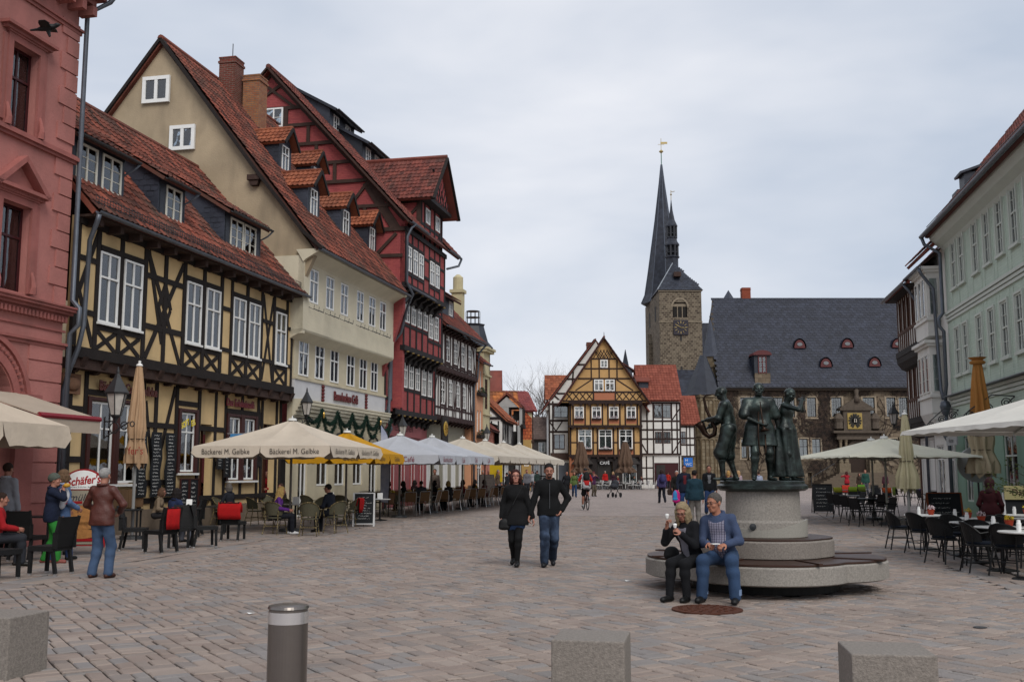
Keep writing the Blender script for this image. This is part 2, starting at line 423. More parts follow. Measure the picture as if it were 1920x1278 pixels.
def tiles(parent,O,U,Sv,Lu,Ls,tw,th,mat,kind='pan',keep=None,indiv=0,name='tile',sag=0.):
 """courses of tiles on the roof plane O + U*a + Sv*b; the `indiv` nearest are objects, the rest one joined part"""
 O,U,Sv=Vector(O),Vector(U).normalized(),Vector(Sv).normalized();Nn=U.cross(Sv).normalized()
 if Nn.z < 0: Nn=-Nn
 me,vs,fs=tile_proto(tw,th,mat,kind)
 R3=Matrix((U,Sv,Nn)).transposed()
 cells=[];nr=max(1,int(Ls/th));nc=max(1,int(Lu/tw))
 rg=random.Random(int(Lu*100)+int(Ls*10))
 for j in range(nr):
  off=(.5*tw if (j % 2 and kind != 'pan') else 0)
  for i in range(nc):
   a=(i+.5)*tw+off;b_=j*th
   if a > Lu: continue
   if keep and not keep(a,b_+th/2): continue
   p=O+U*a+Sv*b_+Nn*(rg.uniform(-.004,.004)-sag*math.sin(PI*a/Lu)*math.sin(PI*min(1,b_/Ls)))
   cells.append((p,rg.uniform(-.012,.012)))
 if indiv:
  mw=parent.matrix_world if False else (Matrix.Translation(parent.location) @ Matrix.Rotation(parent.rotation_euler.z,4,'Z'))
  cp=Vector((0,0,CAMH));cells.sort(key=lambda c: ((mw @ c[0])-cp).length)
 for p,tl in cells[:indiv]:
  link(name,me,parent,None,Matrix.Translation(p) @ R3.to_4x4() @ Matrix.Rotation(tl,4,'Z'))
 rest=cells[indiv:]
 if rest:
  V0=np.array(vs);A=np.array(R3)
  P=np.array([tuple(c[0]) for c in rest]);nv=len(vs)
  Vt=(V0 @ A.T)[None]+P[:,None];F=[]
  for k in range(len(rest)):
   F.extend([tuple(i+k*nv for i in f) for f in fs])
  m2=bpy.data.meshes.new(name+'_field');m2.from_pydata(Vt.reshape(-1,3).tolist(),[],F);m2.materials.append(mat)
  o=link(name+'_field',m2,parent);tag(o,kind='stuff')
 return cells
def slab(parent,name,mat,pts,th=.08,label=None):
 """flat polygon with thickness below it"""
 pts=[Vector(p) for p in pts];n=(pts[1]-pts[0]).cross(pts[2]-pts[0]).normalized()
 if n.z < 0: n=-n
 b=MB();k=len(pts);vs=[tuple(p) for p in pts]+[tuple(p-n*th) for p in pts]
 b.add(vs,[tuple(range(k)),tuple(range(2*k-1,k-1,-1))]+[(i,(i+1) % k,(i+1) % k+k,i+k) for i in range(k)])
 return b.build(name,mat,parent,label=label)
def gutter(parent,p0,p1,r=.08,mat=None):
 p0,p1=Vector(p0),Vector(p1);b=MB();n=6;d=(p1-p0).normalized();s=d.cross(Vector((0,0,1))).normalized()
 A=[];B=[]
 for k in range(n+1):
  t=PI*k/n;o=s*math.cos(t)*r-Vector((0,0,1))*math.sin(t)*r;A.append(p0+o);B.append(p1+o)
 for k in range(n+1):
  t=PI*(n-k)/n;o=s*math.cos(t)*(r-.012)-Vector((0,0,1))*math.sin(t)*(r-.012);A.append(p0+o);B.append(p1+o)
 m=len(A);b.add([tuple(p) for p in A+B],[(i,(i+1) % m,(i+1) % m+m,i+m) for i in range(m)]+[tuple(range(m)),tuple(range(2*m-1,m-1,-1))])
 return b.build('gutter',mat or ZINC,parent)
def downpipe(parent,pts,r=.05,mat=None,name='downpipe'):
 o=MB().tube(pts,r,8).build(name,mat or ZINC,parent,smooth=True);return o
def xbrace(parent,u0,u1,z0,z1,y,w=.12,mat=None):
 timber(parent,'brace',(u0,z0),(u1,z1),w,y,mat);timber(parent,'brace',(u0,z1),(u1,z0),w,y-.006,mat)
def lantern(loc,rz,label,group='street lanterns on scrolled wall brackets',arm=.9):
 r=empty('wall_lantern',loc,rz,label,'street lamp',group)
 b=MB();b.bar((0,0,0),(arm,0,0),.03);b.bar((0,0,-.35),(0,0,.1),.03)
 for k,(cx,cz,rr) in enumerate([(.25,-.13,.11),(.5,-.09,.08),(.7,-.06,.05)]):
  b.tube([(cx+rr*math.cos(t),0,cz+rr*math.sin(t)) for t in [i*PI/8 for i in range(17)]],.012,5)
 b.bar((0,0,-.33),(.62,0,-.02),.02);b.build('bracket',IRON,r)
 b=MB();n=6
 b.lathe([(.03,.0),(.05,.05),(.10,.1),(.11,.13)],n,(arm,0,0));b.build('lamp_foot',IRON,r)
 b=MB();b.lathe([(.105,.13),(.2,.55)],n,(arm,0,0));b.build('lamp_glass',LAMPGL,r)
 b=MB()
 for k in range(n):
  t=2*PI*k/n;b.bar((arm+.108*math.cos(t),.108*math.sin(t),.12),(arm+.205*math.cos(t),.205*math.sin(t),.56),.018)
 b.build('lamp_frame',IRON,r)
 b=MB();b.lathe([(.24,.55),(.25,.58),(.15,.74),(.07,.88),(.06,.92),(.03,.96),(.035,1.0),(.012,1.1)],n,(arm,0,0));b.build('lamp_roof',IRON,r)
 return r
def timber_house(root,W,H,storeys,y0=0.,mat=None,tm=None,sheet=None,bay=1.2,win=(.8,1.1),jet=.15,D=6.,holes=True,curtain='full',cols=2,rows=2,seed=1,wevery=2,base_mat=None,transom=0.):
 """generic half-timbered front (far houses): storeys list of (z0,z1,kind); returns top y"""
 rg=random.Random(seed);y=y0
 for si,(z0,z1,kind) in enumerate(storeys):
  if kind == 'shop':
   m=base_mat or mat;hs=[]
   n=max(2,int(W/1.6));step=W/n
   for k in range(n): hs.append((k*step+.25,(k+1)*step-.25,z0+.5,z1-.5))
   wall(root,0,W,z0,z1,y,m,hs)
   for h in hs: window(root,(h[0]+h[1])/2,h[2],h[1]-h[0],h[3]-h[2],y,2,1,.3,fmat=tm if rg.random() < .4 else WHITE,panes=False)
   continue
  y -= jet if si else 0
  n=max(2,int(round(W/bay)));st=W/n;hs=[];sill=z0+(z1-z0)*.36;top=min(z1-.22,sill+win[1])
  ks=[k for k in range(n) if k % wevery == (wevery-1 if wevery > 1 else 0)]
  for k in ks: c=(k+.5)*st;hs.append((c-win[0]/2,c+win[0]/2,sill,top))
  wall(root,0,W,z0,z1,y,mat,hs)
  for h in hs: window(root,(h[0]+h[1])/2,sill,win[0],top-sill,y,cols,rows,transom,curtain=curtain,panes=False)
  boxpart(root,'beam',tm,-.03,W+.03,y-.09,y+.1,z0-.14,z0+.1)
  timber(root,'rail',(0,z1-.07),(W,z1-.07),.16,y,tm)
  cur=0.
  for k in range(n+1): timber(root,'post',(min(max(k*st,.07),W-.07),z0+.1),(min(max(k*st,.07),W-.07),z1-.12),.13,y,tm)
  for k in range(n):
   timber(root,'rail',(k*st+.06,sill-.06),((k+1)*st-.06,sill-.06),.11,y,tm)
   q=rg.random()
   if k in ks:
    if q < .6: xbrace(root,k*st+.08,(k+1)*st-.08,z0+.12,sill-.1,y,.09,tm)
   elif q < .45: timber(root,'brace',(k*st+.08,z0+.12),((k+1)*st-.1,z1-.14),.11,y,tm)
   elif q < .9: timber(root,'brace',((k+1)*st-.08,z0+.12),(k*st+.1,z1-.14),.11,y,tm)
 zt=storeys[-1][1]
 b=MB();b.box(.01,W-.01,y0+.75,D,0,zt-.01);b.build('side_wall',mat,root)
 return y
def saddle_roof(root,u0,u1,y0,y1,ze,slope,mat,tw=.24,th=.34,kind='pan',eave=.35,over=.15,gable=None,indiv=0,both=True):
 """roof with its ridge along the facade; tiles on the street side (and the far side as a tiled slab)"""
 ym=(y0+y1)/2;rise=(ym-y0+eave)*slope;yr=ym;zr=ze+rise
 L=math.hypot(ym-y0+eave,rise)
 slab(root,'roof',mat,[(u0-over,y0-eave,ze),(u1+over,y0-eave,ze),(u1+over,yr,zr),(u0-over,yr,zr)],.1)
 tiles(root,(u0-over,y0-eave-.03,ze+.005),(1,0,0),(0,ym-y0+eave,rise),u1-u0+2*over,L,tw,th,mat,kind,indiv=indiv)
 slab(root,'roof',mat,[(u0-over,y1+eave,ze),(u1+over,y1+eave,ze),(u1+over,yr,zr),(u0-over,yr,zr)],.1)
 MB().tube([(u0-over,yr,zr+.02),(u1+over,yr,zr+.02)],.1,6).build('ridge',mat,root)
 if gable:
  for u in (u0,u1): MB().prism([(y0,ze),(y1,ze),(ym,ze+(ym-y0)*slope)],'x',u-.02 if u == u1 else u+.0,u+.0 if u == u1 else u+.02).build('gable_wall',gable,root)
 return zr
def chimney(root,x,y,z0,z1,w=.6,d=.6,mat=None):
 mat=mat or M('chimney_brick','7a3a2c',.85,.2,6,.3,30,brick=(.25,.085,.012,srgb('6e6259')))
 b=MB();b.box(x-w/2,x+w/2,y-d/2,y+d/2,z0,z1);b.box(x-w/2-.04,x+w/2+.04,y-d/2-.04,y+d/2+.04,z1-.22,z1-.12);b.box(x-w/2-.02,x+w/2+.02,y-d/2-.02,y+d/2+.02,z1,z1+.06)
 return b.build('chimney',mat,root)
# ================================================================ GROUND
JOINT=M('joint_sand','2e2825',.95,.3,6,.6,60)
PAVE=M('paving_clinker','80746e',.85,.14,1.4,.6,60,isl=1.0,col2='9a8c84',dirt=.15,ramp=((0,'94877e'),(1,'807a76'),(.3,'85776f'),(.5,'8f8279'),(.66,'7e746e'),(.8,'827d7b')),spec=.25)
def ground_mat():
 m=bpy.data.materials.new('plaza_paving');m.use_nodes=True;t=m.node_tree;L=t.links.new;p=t.nodes['Principled BSDF']
 g=N(t,'ShaderNodeNewGeometry');mp=N(t,'ShaderNodeMapping');mp.inputs['Rotation'].default_value=(0,0,math.radians(-122));L(g.outputs['Position'],mp.inputs[0])
 bt=N(t,'ShaderNodeTexBrick');L(mp.outputs[0],bt.inputs['Vector']);bt.inputs['Scale'].default_value=1
 bt.inputs['Brick Width'].default_value=.27;bt.inputs['Row Height'].default_value=.2;bt.inputs['Mortar Size'].default_value=.008;bt.offset=.37
 bt.inputs['Color1'].default_value=(*srgb('988b84'),1);bt.inputs['Color2'].default_value=(*srgb('867a75'),1);bt.inputs['Mortar'].default_value=(*srgb('4a423d'),1)
 nz=N(t,'ShaderNodeTexNoise');nz.inputs['Scale'].default_value=.5;nz.inputs['Detail'].default_value=8;L(g.outputs['Position'],nz.inputs['Vector'])
 mr=N(t,'ShaderNodeMapRange');mr.inputs['From Min'].default_value=.3;mr.inputs['From Max'].default_value=.7;mr.inputs['To Min'].default_value=.88;mr.inputs['To Max'].default_value=1.12;L(nz.outputs['Fac'],mr.inputs[0])
 s=N(t,'ShaderNodeVectorMath',operation='SCALE');L(bt.outputs['Color'],s.inputs[0]);L(mr.outputs[0],s.inputs[3]);L(s.outputs[0],p.inputs['Base Color'])
 p.inputs['Roughness'].default_value=.85
 b=N(t,'ShaderNodeBump');b.inputs['Strength'].default_value=.5;b.inputs['Distance'].default_value=.01;b.invert=True;L(bt.outputs['Fac'],b.inputs['Height']);L(b.outputs[0],p.inputs['Normal'])
 return m
b=MB();b.box(-900,900,-60,1500,-1.0,-.03);b.build('ground',ground_mat(),None,kind='structure')
def LB(y):
 return np.interp(y,[5,15,17.2,25,43.5,60],[-9.2,-7.45,-7.0,-5.8,-2.9,-.4])
def RB(y):
 return np.interp(y,[5,12,15.5,26,36,47,60],[6.3,6.75,7.42,9.35,11.2,13.6,17.0])
FOUNT=(3.62,15.2)
def lay_pavers():
 rg=random.Random(3)
 e1=Vector((-.527,.85));e2=Vector((.85,.527));out=[]
 blocks=[(-2.9,6.6),(2.66,8.1)]
 def reg(x,y):
  if y < 7.3 or y > 40 or abs(x) > .53*y+3.5: return None
  l,r=LB(y),RB(y)
  if l+.32 < x < r-.32: return 'm'
  if x < l-.32 and x > LB(y)-6: return 'l'
  if x > r+.32 and x < r+6: return 'r'
  return None
 WD=.30
 for j in range(-41,153):
  s=j*WD;a=-30+rg.random()*.3
  while a < 55:
   ln=rg.choice((.3,.24,.35,.28));c=e1*(a+ln/2)+e2*(s+WD/2)
   if reg(c.x,c.y) == 'm':
    q=rg.random();k=rg.choice((.4,.5,.5,.6))
    if q < .55 or ln < .28: h_=WD*k;out.append((e1*(a+ln/2)+e2*(s+h_/2),e1,e2,ln,h_));out.append((e1*(a+ln/2)+e2*(s+(h_+WD)/2),e1,e2,ln,WD-h_))
    else: h_=ln*k;out.append((e1*(a+h_/2)+e2*(s+WD/2),e1,e2,h_,WD));out.append((e1*(a+(h_+ln)/2)+e2*(s+WD/2),e1,e2,ln-h_,WD))
   a += ln
 for side,ang in (('l',81),('r',79.5)):
  d=Vector((math.cos(math.radians(ang)),math.sin(math.radians(ang))));q=Vector((d.y,-d.x));o=Vector((-7.2,16)) if side == 'l' else Vector((7.5,16))
  for j in range(-50,50):
   a=-12+rg.random()*.2
   while a < 30:
    ln=rg.choice((.22,.26,.3,.34));c=o+d*(a+ln/2)+q*(j*.21+.105)
    if reg(c.x,c.y) == side: out.append((c,d,q,ln,.21))
    a += ln
 for fn in (LB,RB):
  y=7.3
  while y < 46:
   ln=rg.uniform(.42,.6);x=float(fn(y+ln/2));dx=float(fn(y+ln)-fn(y));d=Vector((dx,ln)).normalized();q=Vector((d.y,-d.x))
   for o_ in (-.155,.155): out.append((Vector((x,y+ln/2))+q*o_,d,q,ln,.31))
   y += ln
 out=[p for p in out if (p[0]-Vector(FOUNT)).length > 1.0]
 out.sort(key=lambda p: (p[0].length if abs(p[0].x) < .5*p[0].y+.1 and p[0].y > 7.9 else 99))
 g=.007;rg=random.Random(5)
 def geo(p):
  c,d,q,ln,w=p;hz=rg.uniform(-.004,.003);tx,ty=rg.uniform(-.004,.004),rg.uniform(-.004,.004);jit=rg.uniform(-.012,.012)
  dd=(d+q*jit).normalized();h1,h2=ln/2-g,w/2-g;bev=.011;vs=[]
  for ins,z in ((0,-.03),(0,-.009),(bev,0)):
   for sx,sy in ((-1,-1),(1,-1),(1,1),(-1,1)):
    pt=c+dd*(sx*(h1-ins))+q*(sy*(h2-ins));vs.append((pt.x,pt.y,z+hz+(0 if z == -.03 else tx*sx+ty*sy)))
  fs=[(8,9,10,11)]+[(i,(i+1) % 4,(i+1) % 4+4,i+4) for i in range(4)]+[(i+4,(i+1) % 4+4,(i+1) % 4+8,i+8) for i in range(4)]
  return vs,fs
 pav=empty('paving',(0,12,0));tag(pav,kind='structure')
 for p in out[:300]:
  vs,fs=geo(p);c=p[0]
  me=bpy.data.meshes.new('paving_stone');me.from_pydata([(x-c.x,y-c.y,z) for x,y,z in vs],[],fs);me.materials.append(PAVE)
  link('paving_stone',me,pav,(c.x,c.y-12,0))
 V=[];F=[]
 for p in out[300:]:
  vs,fs=geo(p);k=len(V);V.extend(vs);F.extend([tuple(i+k for i in f) for f in fs])
 me=bpy.data.meshes.new('paving_field');me.from_pydata(V,[],F);me.materials.append(PAVE)
 tag(link('paving_field',me,pav,(0,-12,0)),kind='stuff')
 ys=[7.5+k*2.03 for k in range(17)];b=MB();b.prism([(max(-(.53*y+3.2),float(LB(y))-5.7),y) for y in ys]+[(min(.53*y+3.2,float(RB(y))+5.7),y) for y in ys[::-1]],'z',-.5,-.018);b.build('joint_bed',JOINT,pav,(0,-12,0))
lay_pavers()
# ================================================================ LEFT ROW
PINK=M('pink_stucco','a56c65',.85,.2,.9,.4,18,dirt=.4)
PINKD=M('pink_stone_trim','955b55',.85,.2,2,.3,25,dirt=.4)
WINE=M('wine_red_joinery','3a1518',.4,.1,4)
def pink_house():
 r=house('pink stuccoed corner building with corniced windows, quoins and a round-arched doorway, at the left edge','building',0)
 y=-.2
 cs=[-2.45-3.0*k for k in range(4)];K=-.6
 holes=[]
 for c in cs:
  holes += [(c-.45,c+.45,9.2,11.15),(c-.48,c+.48,5.6,7.55)]
 wall(r,-12,K,4.55,13.0,y,PINK,holes,.3)
 ar=[(-3.3-3.6*k) for k in range(3)]
 b=MB();x0=-12
 segs=14
 def arch_face(c,rad,zs,ztop,yy):
  pts=[(c-rad*math.cos(PI*i/segs),zs+rad*math.sin(PI*i/segs)) for i in range(segs+1)]
  for i in range(segs):
   a,d=pts[i],pts[i+1]
   b.add([(a[0],yy,a[1]),(d[0],yy,d[1]),(d[0],yy,ztop),(a[0],yy,ztop)],[(0,1,2,3)])
   b.add([(a[0],yy,a[1]),(d[0],yy,d[1]),(d[0],yy+.6,d[1]),(a[0],yy+.6,a[1])],[(0,1,2,3)])
 prev=-12
 for c in reversed(ar):
  b.add([(prev,y,0),(c-1.15,y,0),(c-1.15,y,4.55),(prev,y,4.55)],[(0,1,2,3)])
  b.add([(c-1.15,y,0),(c-1.15,y+.6,0),(c-1.15,y+.6,3.0),(c-1.15,y,3.0)],[(0,1,2,3)])
  b.add([(c+1.15,y,0),(c+1.15,y+.6,0),(c+1.15,y+.6,3.0),(c+1.15,y,3.0)],[(0,1,2,3)])
  arch_face(c,1.15,3.0,4.55,y);prev=c+1.15
 b.add([(prev,y,0),(K,y,0),(K,y,4.55),(prev,y,4.55)],[(0,1,2,3)])
 b.build('wall',PINK,r)
 boxpart(r,'wall',PINK,-12,K-.003,.42,9,0,12.9)
 boxpart(r,'side_wall',PINK,K-.3,K-.002,y+.004,.42,0,13.0)
 for c in ar:
  b=MB()
  for rr,pr,wd in ((1.27,.05,.2),(1.62,.07,.12)):
   n=26
   for i in range(n):
    t0,t1=PI*i/n,PI*(i+1)/n
    P=[(c-q*math.cos(t),y-pr if k == 0 else y+.02,3.0+q*math.sin(t)) for k in (0,1) for t in (t0,t1) for q in (rr-wd/2,rr+wd/2)]
    b.add(P,[(0,1,3,2),(4,6,7,5),(0,2,6,4),(1,5,7,3)])
  b.build('arch_moulding',PINKD,r)
  b=MB();n=30
  for i in range(n):
   t=PI*(i+.5)/n;b.cbox((c-1.44*math.cos(t),y-.04,3.0+1.44*math.sin(t)),(.07,.08,.07))
  b.build('dentil_ring',PINKD,r)
  boxpart(r,'door',DARK,c-1.15,c+1.15,y+.5,y+.56,0,4.1)
  for s in (-1,1):
   boxpart(r,'pilaster',PINKD,c+s*1.45-.3,c+s*1.45+.3,y-.12,y+.01,.9,2.9)
   boxpart(r,'pedestal',PINKD,c+s*1.45-.36,c+s*1.45+.36,y-.2,y+.012,.0,.9)
   boxpart(r,'capital',PINKD,c+s*1.45-.38,c+s*1.45+.38,y-.22,y+.014,2.9,3.35)
 def cornice(z,prof,name='cornice',u0=-12,u1=-.55):
  b=MB()
  for i,(zz0,zz1,pr) in enumerate(prof): b.box(u0,u1+pr*.6,y-pr,y+.01,z+zz0,z+zz1)
  b.build(name,PINKD,r)
 cornice(5.25,[(0,.06,.08),(.06,.13,.17),(.13,.2,.26),(.2,.24,.3)])
 b=MB();u=-12
 while u < -.6: b.box(u,u+.07,y-.14,y,5.12,5.25);u += .13
 b.build('dentils',PINKD,r)
 cornice(4.5,[(0,.08,.05),(.08,.14,.1)],'string_course')
 cornice(4.9,[(0,.05,.04)],'string_course')
 cornice(9.0,[(0,.07,.08),(.07,.16,.15),(.16,.2,.1)],'sill_cornice')
 cornice(12.25,[(0,.08,.05),(.08,.14,.1)],'string_course')
 cornice(12.95,[(0,.1,.1),(.1,.25,.3),(.25,.35,.5),(.35,.5,.62)])
 b=MB();u=-12
 while u < -.5: b.box(u,u+.16,y-.42,y,12.72,12.95);u += .42
 b.build('brackets',PINKD,r)
 slab(r,'roof',SLATE,[(-12,-.95,13.5),(-.1,-.95,13.5),(-.1,4.5,16.5),(-12,4.5,16.5)],.12)
 gutter(r,(-12,-.98,13.6),(-.05,-.98,13.6),.1)
 for c in cs:
  window(r,c,9.2,.9,1.95,y,2,1,.36,WINE,.06,rec=.18,curtain='half')
  window(r,c,5.6,.96,1.95,y,2,1,.36,WINE,.06,rec=.18,curtain='half')
  for (z0,z1,w) in ((9.2,11.15,.45),(5.6,7.55,.48)):
   b=MB();e=.16
   b.box(c-w-e,c-w,y-.07,y+.01,z0,z1+e);b.box(c+w,c+w+e,y-.07,y+.01,z0,z1+e);b.box(c-w,c+w,y-.07,y+.01,z1,z1+e)
   for s in (-1,1):
    b.box(c+s*(w+e+.06)-.06,c+s*(w+e+.06)+.06,y-.045,y+.01,z0+.1,z1+.1)
    b.tube([(c+s*(w+.1),y-.1,z0+.0),(c+s*(w+.1),y-.13,z0+.16),(c+s*(w+.1),y-.1,z0+.34),(c+s*(w+.1),y-.06,z0+.5)],[.09,.07,.05,.03],8)
   b.build('window_surround',PINKD,r)
   b=MB();b.box(c-w-.32,c+w+.32,y-.14,y+.01,z1+.2,z1+.27);b.box(c-w-.4,c+w+.4,y-.24,y+.012,z1+.27,z1+.34);b.box(c-w-.2,c+w+.2,y-.1,y+.008,z1+.16,z1+.2);b.build('hood',PINKD,r)
  zt=7.55+.34
  b=MB()
  for a,d in (((c-.88,zt),(c,zt+.75)),((c+.88,zt),(c,zt+.75))):
   dx,dz=d[0]-a[0],d[1]-a[1];L=math.hypot(dx,dz);nx,nz=-dz/L*.13,dx/L*.13
   if nz > 0: nx,nz=-nx,-nz
   b.prism([a,d,(d[0]+nx*.2,d[1]+nz*1.3),(a[0]+nx,a[1]+nz)] if dx > 0 else [d,a,(a[0]+nx,a[1]+nz),(d[0]+nx*.2,d[1]+nz*1.3)],'y',y-.24,y+.01)
  b.box(c-.9,c+.9,y-.22,y+.011,zt-.04,zt+.02)
  b.build('pediment',PINKD,r)
  b=MB();u=c-.8
  while u < c+.8: b.box(u,u+.05,y-.15,y,zt-.12,zt-.055);u += .1
  b.build('dentils',PINKD,r)
 z=5.55;k=0
 while z < 12.2:
  wq=.62 if k % 2 else .42
  if not 8.95 < z+.2 < 9.25: boxpart(r,'quoin',PINK,K-wq,K+.02,y-.035,y+.01,z,z+.40)
  z += .435;k += 1
 k=0;z=.95
 while z < 4.3: boxpart(r,'rusticated_block',PINK,-1.75,K+.015,y-.03,y+.01,z,z+.42);z += .46
 boxpart(r,'plinth',PINKD,-12,K+.06,y-.12,y+.02,0,.9)
 downpipe(r,[(-.2,-1.0,13.5),(-.25,-.8,13.2),(-.46,-.32,12.85),(-.45,-.32,5.7),(-.42,-.5,5.5),(-.42,-.5,5.1),(-.45,-.3,4.9),(-.45,-.3,0)],.06)
pink_house()
YEL=M('ochre_plaster','c8ad80',.9,.14,1.2,.3,30,dirt=.35)
BROWNW=M('brown_joinery','3b1a16',.5,.15,4)
def yellow_house():
 r=house('long yellow half-timbered bakery cafe with dark beams, red tiled roof and slated dormers','building',.12)
 W=12.6;o=.12
 X=lambda u: u-o
 pairs=[(1.41,.84),(2.5,.86),(5.69,.86),(6.85,.86),(8.56,.86),(9.64,.83),(11.7,.82)]
 hs=[(X(c)-w/2-.02,X(c)+w/2+.02,5.37,7.24) for c,w in pairs]
 wall(r,0,W,4.55,7.95,0,YEL,hs)
 curt=['full','full','half','half','full','full','half']
 for k,(c,w) in enumerate(pairs):
  window(r,X(c),5.4,w,1.82,0,2,[1,1],.36,fw=.055,deep=.08,rec=-.05,curtain=curt[k])
  boxpart(r,'window_sill',WHITE,X(c)-w/2-.03,X(c)+w/2+.03,-.11,-.0,5.34,5.4)
 posts=[.1,.93,1.95,3.08,4.1,5.13,6.27,7.36,8.03,9.1,10.2,11.15,12.2,12.62]
 for u in posts: timber(r,'post',(X(u),4.7),(X(u),7.72),.17 if u not in (8.03,12.62) else .13,0)
 rail=lambda a,b_,z,w=.16: timber(r,'rail',(X(a),z),(X(b_),z),w,0)
 boxpart(r,'beam',TIMB,-.02,W+.02,-.10,.2,4.42,4.68);boxpart(r,'beam',TIMB,-.02,W+.02,-.085,.1,7.72,7.9)
 for a,b_,z,w in [(1.02,3.0,5.27,.14),(5.2,7.3,5.27,.14),(8.1,10.1,5.27,.14),(11.2,12.1,5.27,.14),(1.02,3.0,7.31,.14),(5.2,7.3,7.31,.14),(8.1,10.1,7.31,.14),(11.2,12.1,7.31,.14),
      (.1,.9,6.9,.14),(.1,.9,5.57,.14),(3.1,5.1,5.6,.16),(3.1,5.1,7.0,.15),(7.4,8.0,5.45,.13),(7.4,8.0,6.75,.13),(10.25,11.1,5.4,.13),(10.25,11.1,6.75,.13),(12.25,12.6,5.4,.11),(12.25,12.6,6.75,.11)]: rail(a,b_,z,w)
 for (c,w) in pairs: xbrace(r,X(c)-.43,X(c)+.43,4.7,5.2,0,.12)
 br=lambda a,z0,b_,z1,w=.14: timber(r,'brace',(X(a),z0),(X(b_),z1),w,0)
 br(.92,7.7,.18,6.0);br(.15,6.2,.85,4.75)
 br(3.2,7.7,4.02,5.2,.15);br(4.2,7.7+.0,4.2,4.7,.001) if False else None
 br(3.18,7.65,5.0,4.72,.15);br(5.05,7.65,3.2,4.72,.15)
 br(4.1,6.9,3.78,6.2,.13);br(4.1,6.9,4.42,6.2,.13);br(3.78,6.2,4.1,5.55,.13);br(4.42,6.2,4.1,5.55,.13)
 br(10.3,7.65,11.1,4.75);br(11.08,7.65,10.3,4.75);
 b=MB();b.box(-.02,W+.02,-.03,.3,4.16,4.42);b.build('beam',TIMB2,r)
 for k in range(15):
  u=.35+k*.87
  MB().prism([(-.16,4.44),(.30,4.44),(.30,4.08),(.16,4.08),(-.05,4.22)],'x',u-.08,u+.08).build('bracket',TIMB2,r)
 g=.35
 hg=[(X(1.36),X(2.48),1.33,3.46),(X(2.62),X(3.62),1.33,3.46),(X(5.73),X(6.69),1.62,3.42),(X(8.69),X(9.6),1.37,3.43),(X(9.74),X(10.66),1.37,3.43),(X(7.02),X(7.72),0,3.1),(X(11.3),X(12.2),0,3.3)]
 wall(r,0,W,0,4.2,g,YEL,hg)
 for k,h in enumerate(hg[:5]):
  c,w=(h[0]+h[1])/2,h[1]-h[0]
  window(r,c,h[2]+.03,w-.1,h[3]-h[2]-.06,g,2 if k > 1 else 2,[1,1],.33,fw=.05,rec=.0,curtain=None)
  b=MB();e=.09
  b.box(h[0]-e,h[0]+.05,g-.07,g+.05,h[2]-.02,h[3]+e);b.box(h[1]-.05,h[1]+e,g-.066,g+.05,h[2]-.02,h[3]+e);b.box(h[0],h[1],g-.06,g+.05,h[3],h[3]+e-.004)
  b.build('window_frame',BROWNW,r)
  boxpart(r,'window_sill',WHITE,h[0]-.06,h[1]+.06,g-.16,g+.04,h[2]-.07,h[2]-.01)
 for h in hg[5:]:
  boxpart(r,'door',BROWNW,h[0],h[1],g+.3,g+.36,0,h[3])
 for u in (.08,.58,1.2,2.55,3.8,4.45,5.55,6.85,7.9,8.55,9.67,10.85,11.15,12.3,12.62): timber(r,'post',(X(u),.9 if 1.3 < u < 3 or 8.6 < u < 10 else .2),(X(u),4.16),.15,g)
 for a,b_,z in [(.15,1.1,3.2),(.15,1.1,1.95),(3.9,5.5,2.95),(3.9,5.5,1.35),(5.6,6.8,3.66),(6.9,8.5,2.97),(7.95,8.5,1.9),(10.9,12.6,2.9),(10.9,11.15,1.9),(1.25,3.8,3.66),(8.6,10.8,3.6),(.1,12.6,.85)]: timber(r,'rail',(X(a),z),(X(b_),z),.15,g)
 brg=lambda a,z0,b_,z1: timber(r,'brace',(X(a),z0),(X(b_),z1),.13,g)
 brg(.65,4.1,.2,2.0);brg(.2,2.7,.6,.9);brg(4.5,4.1,3.9,1.0) if False else brg(5.45,4.1,4.5,1.5);brg(3.95,3.6,4.45,1.4);brg(10.9,3.9,11.2,2.9);brg(10.85,4.0,11.15,1.0)
 boxpart(r,'plinth',M('sandstone','77695a',.9,.2,3,.4,20,dirt=.3),0,W,g-.08,g+.02,0,.62)
 b=MB()
 for k in range(7): b.box(X(1.3)+k*.36,X(1.3)+k*.36+.34,g-.15,g+.01,.7,1.18)
 b.build('apron_boards',M('weathered_boards','6b5138',.85,.25,3,.3,20),r)
 boxpart(r,'soffit',TIMB2,-.05,W+.05,-.45,.1,7.88,7.94)
 for k in range(15):
  u=.3+k*.87;MB().box(u-.08,u+.08,-.42,.0,7.7,7.88).build('rafter_end',TIMB2,r)
 sl=1.11;ang=math.atan(sl)
 ze=8.0;ye=-.5
 L=math.hypot(4.0+.5,4.5*sl)
 for pts in ([(-.1,ye,ze),(W+.1,ye,ze),(W+.1,4,ze+4.5*sl),(-.1,4,ze+4.5*sl)],[(-.1,8.5,ze),(W+.1,8.5,ze),(W+.1,4,ze+4.5*sl),(-.1,4,ze+4.5*sl)]): slab(r,'roof',TILE,pts,.12)
 dz=[(0-.0,2.35,[(.70,.86),(1.77,.86)]),(3.15+.9,5.5,[(4.87,.86)]),(7.95,10.55,[(8.8,.9),(9.74,.86)])]
 def keep(a,b_):
  wy=-.5+b_*math.cos(ang)
  for (a0,a1,_) in dz:
   if X(a0) < a-.1 < X(a1) and .3 < wy < 2.7: return False
  return True
 tiles(r,(-.1,ye-.05,ze+.01),(1,0,0),(0,1,sl),W+.2,L,.23,.33,TILE,'pan',keep=keep,indiv=280)
